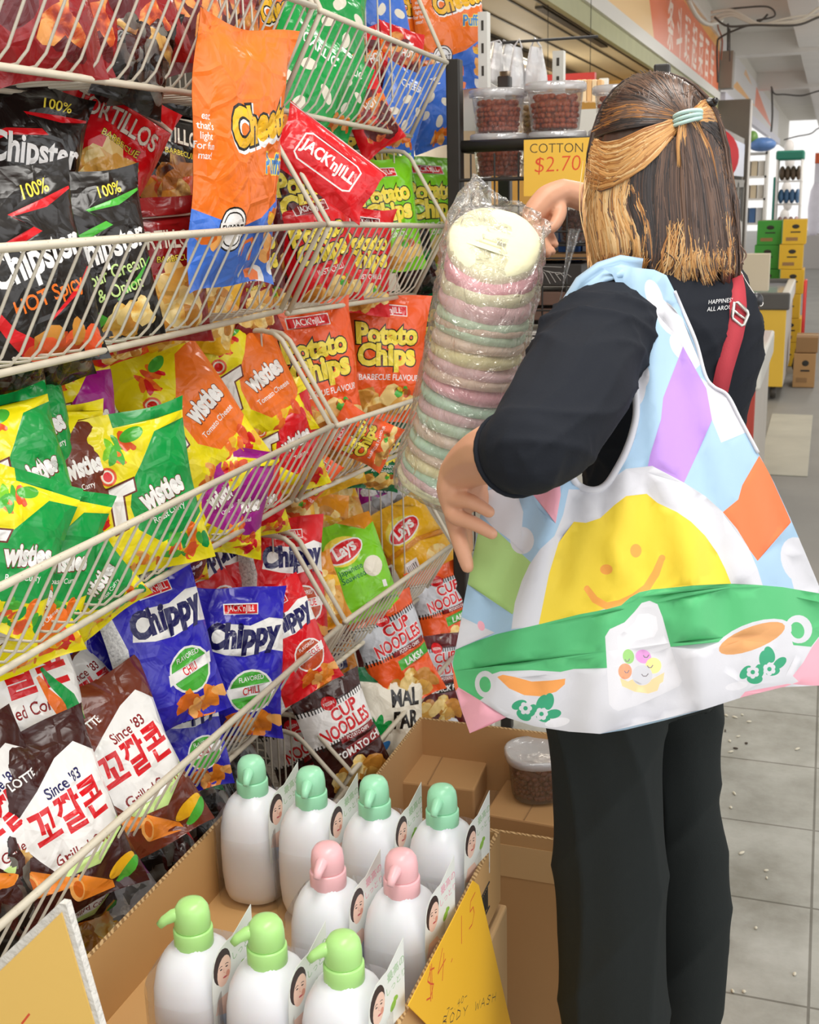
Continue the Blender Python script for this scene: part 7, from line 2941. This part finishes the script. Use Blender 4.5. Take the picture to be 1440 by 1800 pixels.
# right cup
te('white', 1404, 1106, 24, 25, 20)
te('green', 1402, 1108, 12, 15, 20)
te('white', 1324, 1125, 72, 30, 20)
tp('white', [(1262, 1140), (1384, 1100), (1400, 1150), (1380, 1190), (1310, 1205), (1270, 1180)])
te('teab', 1322, 1122, 62, 20, 21)
# flowers
for cx, cy, rr in ((943, 1245, 0), (1340, 1172, 30)):
    c0 = math.radians(rr)

    def loc(x, y):
        return cx + x * math.cos(c0) - y * math.sin(c0) * -1, cy + y * math.cos(c0) - x * math.sin(c0)
    for x, y, rx, ry, ro in ((-30, -6, 14, 8, 20), (-22, 12, 14, 9, -30), (10, -10, 15, 9, 60), (22, -12, 9, 15, -10), (30, 10, 14, 8, 10), (12, 16, 13, 8, -20), (-8, 4, 12, 8, 60)):
        a, b2 = loc(x, y)
        te('leafg', a, b2, rx, ry, ro + rr)
    for x, y in ((-19, 0), (9, 10)):
        for k in range(6):
            a, b2 = loc(x + 7 * math.cos(k * 1.05), y + 7 * math.sin(k * 1.05))
            te('white', a, b2, 4.6, 4.6, 0, 10)
        a, b2 = loc(x, y)
        te('leafg', a, b2, 4, 4, 0, 10)
# pink corners
tp('pink', [(798, 1203), (844, 1231), (890, 1261), (860, 1275), (826, 1289), (812, 1250)])
tp('orange', [(796, 1170), (806, 1208), (800, 1216), (796, 1190)])
tp('pink', [(1482, 1098), (1442, 1118), (1428, 1137), (1412, 1165), (1394, 1188), (1404, 1198), (1376, 1209), (1300, 1228), (1310, 1216), (1385, 1202), (1440, 1206), (1478, 1188)])
te('grey2', 980, 1270, 22, 8, 10)
te('grey', 1295, 1206, 20, 7, 10)


def tote_depth(px, py, back=0.0):
    s = np.clip((py - 470) / 560, 0, 1)
    s = s * s * (3 - 2 * s)
    d = 1.375 - 0.062 * s + 5.5e-7 * (px - 1135) ** 2 * s
    lo = np.clip((py - 620) / 350, 0, 1)
    th = np.arctan2(px - 1120, py - 330)
    w = np.sin(th * 34 + 0.7) * 0.0045 + np.sin(th * 61 + py * 0.006 + 2) * 0.0022 + np.sin(th * 17 - py * 0.004) * 0.004
    d = d + w * (0.3 + 1.1 * lo)
    # creases: one hanging from the sun's top, one over the carton corner
    for ax, ay, bx, by, am, wd in ((1030, 880, 1095, 1010, -.006, 16), (1150, 870, 1185, 1060, .006, 18), (1125, 1050, 1088, 1250, -.010, 22), (1175, 1140, 1200, 1220, .006, 20), (960, 1150, 940, 1215, .006, 18), (1000, 860, 985, 1020, .007, 18), (1240, 690, 1290, 960, .004, 30),
                                   (1110, 860, 1118, 1030, -.006, 14), (1060, 900, 1075, 1060, .005, 14)):
        vx, vy = bx - ax, by - ay
        l2 = vx * vx + vy * vy
        t = np.clip(((px - ax) * vx + (py - ay) * vy) / l2, 0, 1)
        q = np.hypot(px - ax - t * vx, py - ay - t * vy)
        d = d + am * np.exp(-(q / wd) ** 2)
    # handle folds
    hn = np.clip((700 - py) / 150, 0, 1)
    d = d + hn * 0.004 * np.sin((px - 1056) * 0.11 + py * 0.02)
    return d


vs, tris, tm, M = ta.solve()
px, py = vs[:, 0], -vs[:, 1]
Rn = np.array(ROT)


def to_world(px, py, d):
    r = np.stack([(px - 720) / FPX, (900 - py) / FPX, -np.ones_like(px)], 1) @ Rn.T
    return np.array(CAM) + r * d[:, None]


OA = np.array(OUT, float)


def edge_dist(px, py):
    best = np.full(px.shape, 1e9)
    for i in range(len(OA)):
        a, b_ = OA[i - 1], OA[i]
        v = b_ - a
        l2 = (v ** 2).sum()
        t = np.clip(((px - a[0]) * v[0] + (py - a[1]) * v[1]) / l2, 0, 1)
        best = np.minimum(best, np.hypot(px - a[0] - t * v[0], py - a[1] - t * v[1]))
    return best


ed = edge_dist(px, py)
d0 = tote_depth(px, py)
puffy = 0.010 * np.clip(ed / 60, 0, 1) ** 0.5
front = to_world(px, py, d0 - puffy * 0.6)
lowb = np.clip((py - 860) / 250, 0, 1)
back = to_world(px, py, d0 + 0.004 + puffy * 0.5 + 0.035 * lowb * np.clip(ed / 90, 0, 1) ** 0.6)
tote = empty('tote_bag', at_d(1100, 480, 1.372), 'large printed tote bag with a smiling yellow sun hanging from the left shoulder', 'bag')
TO = np.array(tote.location)
me = bpy.data.meshes.new('front_panel')
me.from_pydata((front - TO).tolist(), [], [t[::-1] for t in tris] if False else list(tris))
used = []
for m in M:
    if m not in used:
        used.append(m)
for m in used:
    me.materials.append(m)
me.polygons.foreach_set('material_index', [used.index(M[k]) for k in tm])
me.polygons.foreach_set('use_smooth', [True] * len(tm))
o = bpy.data.objects.new('front_panel', me)
COL.objects.link(o)
o.parent = tote
me = bpy.data.meshes.new('back_panel')
me.from_pydata((back - TO).tolist(), [], [t[::-1] for t in tris])
me.materials.append(T['sky'])
me.polygons.foreach_set('use_smooth', [True] * len(tris))
o = bpy.data.objects.new('back_panel', me)
COL.objects.link(o)
o.parent = tote
# rim all round joins both panels; white hem along the mouth
n = len(OUT)
dens = []
for i in range(n):
    a, b_ = OA[i], OA[(i + 1) % n]
    k = max(1, int(np.hypot(*(b_ - a)) / 12))
    for j in range(k):
        dens.append(a + (b_ - a) * j / k)
dens = np.array(dens)
fr = to_world(dens[:, 0], dens[:, 1], tote_depth(dens[:, 0], dens[:, 1]))
bk = to_world(dens[:, 0], dens[:, 1], tote_depth(dens[:, 0], dens[:, 1]) + 0.0042)
b = MB()
i0 = b.addv(fr - TO)
i1 = b.addv(bk - TO)
for k in range(len(dens)):
    q = (k + 1) % len(dens)
    b.face((i0 + k, i0 + q, i1 + q, i1 + k), T['white'])
b.build('side_seam', tote)


def hem(path, r, m, name, dz=-0.0015):
    P = []
    for i in range(len(path) - 1):
        p0, p1, p2, p3 = [np.array(path[max(0, min(len(path) - 1, j))], float) for j in (i - 1, i, i + 1, i + 2)]
        for k in range(6):
            t = k / 6
            P.append(0.5 * (2 * p1 + (p2 - p0) * t + (2 * p0 - 5 * p1 + 4 * p2 - p3) * t * t + (3 * p1 - p0 - 3 * p2 + p3) * t ** 3))
    P.append(np.array(path[-1], float))
    P = np.array(P)
    w = to_world(P[:, 0], P[:, 1], tote_depth(P[:, 0], P[:, 1]) + dz)
    b = MB()
    b.tube([Vector(q) - tote.location for q in w], r, m, 8)
    b.build(name, tote)


hem(OUT[2:16], 0.0042, T['white'], 'mouth_hem')
hem(OUT[48:56], 0.0022, T['white'], 'handle_hem')
# the other handle, passing over the shoulder and down in front of the arm
lp = [(1128, 474, 1.40), (1092, 468, 1.385), (1058, 478, 1.385), (1026, 500, 1.39), (1000, 540, 1.40), (985, 590, 1.41), (975, 650, 1.415), (966, 720, 1.41), (955, 780, 1.395), (930, 850, 1.365)]
W = [40, 40, 38, 36, 34, 34, 36, 44, 60, 90]
b = MB()
L, R = [], []
for i, (x, y, d) in enumerate(lp):
    a, c = lp[max(0, i - 1)], lp[min(len(lp) - 1, i + 1)]
    dx, dy = c[0] - a[0], c[1] - a[1]
    l = math.hypot(dx, dy)
    ox, oy = -dy / l * W[i] / 2, dx / l * W[i] / 2
    row = []
    for k in range(9):
        u = k / 8 * 2 - 1
        row.append(at_d(x + ox * u, y + oy * u, d + 0.005 * math.sin(u * 5 + i * .8) + .012 * u) - tote.location)
    L.append(row)
b.loft(L, T['sky'], False, False, closed_u=False)
o = b.build('second_handle', tote)
o.modifiers.new('t', 'SOLIDIFY').thickness = 0.0015
# ------------------------------------------------------------------ tube of candy floss discs in a clear bag
def floss(name, col):
    m, nt, p = new_mat('floss_' + name)
    L = nt.links.new
    p.inputs['Base Color'].default_value = (*lin(col), 1)
    p.inputs['Roughness'].default_value = 0.9
    p.inputs['Subsurface Weight'].default_value = 0.25
    p.inputs['Subsurface Radius'].default_value = (0.02, 0.02, 0.02)
    p.inputs['Subsurface Scale'].default_value = 0.3
    tc = add(nt, 'ShaderNodeTexCoord')
    n = add(nt, 'ShaderNodeTexNoise')
    n.inputs['Scale'].default_value = 60
    n.inputs['Detail'].default_value = 6
    b = add(nt, 'ShaderNodeBump')
    b.inputs['Strength'].default_value = 0.5
    b.inputs['Distance'].default_value = 0.004
    L(tc.outputs['Object'], n.inputs['Vector'])
    L(n.outputs['Fac'], b.inputs['Height'])
    L(b.outputs[0], p.inputs['Normal'])
    return m


FL = dict(cream=floss('cream', '#f6f3cd'), pink=floss('pink', '#f7ccd0'), green=floss('green', '#d6eed0'), peach=floss('peach', '#f5d8c4'), yellow=floss('yellow', '#f6ecb6'), rose=floss('rose', '#f6b4c0'), mint=floss('mint', '#cdf0d6'))
CY = 1.655
AX = [(868, 436), (862, 474), (856, 508), (850, 545), (843, 580), (832, 640), (818, 700), (803, 760), (787, 815), (772, 850)]


def axis(t):
    x = t * (len(AX) - 1)
    k = min(int(x), len(AX) - 2)
    f = x - k
    return on_y(AX[k][0] + (AX[k + 1][0] - AX[k][0]) * f, AX[k][1] + (AX[k + 1][1] - AX[k][1]) * f, CY)


seq = ['cream', 'rose', 'cream', 'pink', 'green', 'peach', 'green', 'peach', 'yellow', 'pink', 'peach', 'rose', 'mint', 'pink', 'green', 'peach', 'mint', 'peach', 'yellow', 'mint', 'pink', 'cream']
tmap = [0.0, 0.115, 0.20, 0.29, 0.365] + [0.365 + (1.0 - 0.365) * (k + 1) / 17 for k in range(17)]
tocam = Vector((0.30, -0.95, 0)).normalized()
R0 = 0.0665


def disc_mesh(m, seed, h=0.0205):
    rr = random.Random(seed)
    b = MB()
    rings = []
    N = 40
    ph = [rr.uniform(0, 6.3) for _ in range(4)]
    for r, z in ((0.30, -0.5), (0.75, -0.5), (0.93, -0.40), (1.0, -0.12), (1.0, 0.15), (0.93, 0.42), (0.75, 0.52), (0.3, 0.54)):
        ring = []
        for k in range(N):
            a = 2 * math.pi * k / N
            q = 1 + 0.012 * math.sin(a * 3 + ph[0]) + 0.010 * math.sin(a * 7 + ph[1]) + 0.006 * math.sin(a * 17 + ph[2])
            ring.append((R0 * r * q * math.cos(a), R0 * r * q * math.sin(a), h * z * (1 + 0.15 * math.sin(a * 2 + ph[3]))))
        rings.append(ring)
    b.loft(rings, m)
    return b.mesh('candy_floss_disc')


names = ['topmost', 'second', 'third', 'fourth', 'fifth', 'sixth', 'seventh', 'eighth', 'ninth', 'tenth', 'eleventh', 'twelfth', 'thirteenth', 'fourteenth', 'fifteenth', 'sixteenth', 'seventeenth', 'eighteenth', 'nineteenth', 'twentieth', 'twenty-first', 'lowest']
ups = []
for i, (c, t) in enumerate(zip(seq, tmap)):
    p = axis(t)
    d = (axis(max(0, t - .06)) - axis(min(1, t + .06))).normalized()
    tilt = (44, 30, 19, 12, 8)[i] if i < 5 else 4 + 2 * math.sin(i * 1.7)
    q = Quaternion(d.cross(tocam).normalized(), math.radians(tilt))
    up = q @ d
    up = Quaternion(Vector((0, 1, 0)), math.radians(3 * math.sin(i * 2.3))) @ up
    o = bpy.data.objects.new('candy_floss_disc', disc_mesh(FL[c], i, 0.034 if i < 4 else 0.0205))
    COL.objects.link(o)
    o.location = p
    o.rotation_mode = 'QUATERNION'
    o.rotation_quaternion = Vector((0, 0, 1)).rotation_difference(up)
    ups.append(up)
    tag(o, '%s candy floss disc, %s from the top in the clear bag' % ({'cream': 'cream', 'rose': 'rose pink', 'pink': 'pale pink', 'green': 'pale green', 'peach': 'peach', 'yellow': 'pale yellow', 'mint': 'mint'}[c], names[i]) if 0 < i < 21 else '%s cream candy floss disc in the clear bag' % names[i], 'candy floss', 'candy floss discs in the clear bag')
    if i in (0, 1):
        lab = MB()
        if i == 0:
            lab.box((-0.004, -0.004, 0.0188), (0.062, 0.038, 0.0006), mat('label_paper', '#f3efc2', 0.5))
            for k in range(4):
                lab.box((-0.010 + 0.003 * (k % 2), 0.008 - 0.007 * k, 0.0192), (0.04 - 0.006 * (k % 3), 0.002, 0.0004), mat('label_ink', '#cfc79a', 0.6))
            lab.box((0.014, -0.006, 0.0193), (0.018, 0.006, 0.0004), mat('label_ink2', '#a9a68a', 0.6))
        else:
            for k in range(7):
                a = math.radians(-78 + k * 6.5)
                lab.box((0.0675 * math.cos(a), 0.0675 * math.sin(a), 0.0), (0.001, 0.0085, 0.014), mat('label_paper', '#f3efc2', 0.5), Matrix.Rotation(a, 3, 'Z'))
        lo = lab.build('paper_label', o)

# clear bag: rings along the axis, gathered towards the raised hand at the top
M_FLM = clear_film('candy_bag_film', (0.99, 0.985, 0.975), 0.11, 0.085, 0.09, 1.0, 34, (0.95, 0.93, 0.9))
rings = []
N = 72
rw = np.random.RandomState(4)
PH = rw.uniform(0, 6.28, (8,))


def ring_at(c, up, rx, ry, amp, i, skew=None):
    up = up.normalized()
    e1 = Vector((1, 0, 0))
    e1 = (e1 - up * e1.dot(up)).normalized()
    e2 = up.cross(e1)
    r = []
    for k in range(N):
        a = 2 * math.pi * k / N
        w = amp * (math.sin(a * 7 + PH[0] + i * .9) * .5 + (1 - abs(math.sin(a * 5 + PH[1] - i * .55))) * .9 - .5 + .5 * math.sin(a * 13 + PH[2] + i * 1.7) + .35 * math.sin(a * 23 + i * 2.9))
        q = c + e1 * (rx + w) * math.cos(a) + e2 * (ry + w) * math.sin(a)
        if skew:
            q = q + skew(a)
        r.append(q)
    return r


base = [(t / 26) for t in range(27)]
# flattened tail at the foot of the bag
d_end = (axis(0.9) - axis(1.0)).normalized()
foot = axis(1.0)
rings.append(ring_at(on_y(742, 882, CY), d_end, 0.046, 0.006, 0.002, -2))
rings.append(ring_at(on_y(752, 872, CY), d_end, 0.058, 0.030, 0.003, -1))
for j, t in enumerate(base[::-1]):
    p = axis(t)
    d = (axis(max(0, t - .06)) - axis(min(1, t + .06))).normalized()
    tl = max(0, 1 - t / 0.25)
    up = Quaternion(d.cross(tocam).normalized(), math.radians(34 * tl)) @ d
    rings.append(ring_at(p, up, R0 + 0.0075, R0 + 0.0075, 0.0032, j))
hand = at_d(952, 430, 1.715)
upt = up
for j, (px_, py_, rx, ry, am) in enumerate(((873, 405, 0.066, 0.058, .005), (882, 384, 0.060, 0.044, .006), (890, 372, 0.054, 0.030, .006), (895, 366, 0.050, 0.018, .006))):
    f = (j + 1) / 4

    def sk(a, f=f):
        return Vector((0.012 * max(0, math.cos(a)) * f, 0, 0.035 * max(0, -math.cos(a)) ** 2 * f - 0.012 * max(0, math.cos(a)) * f))
    rings.append(ring_at(on_y(px_, py_, CY + 0.012 * (j + 1)), upt, rx, ry, am, 40 + j, sk))
b = MB()
b.loft(rings, M_FLM, True, False)
o = b.build('clear_candy_bag')
rehome(o, axis(0.5))
tag(o, 'crinkled clear plastic bag around the stacked candy floss, held in the raised hand', 'plastic bag')
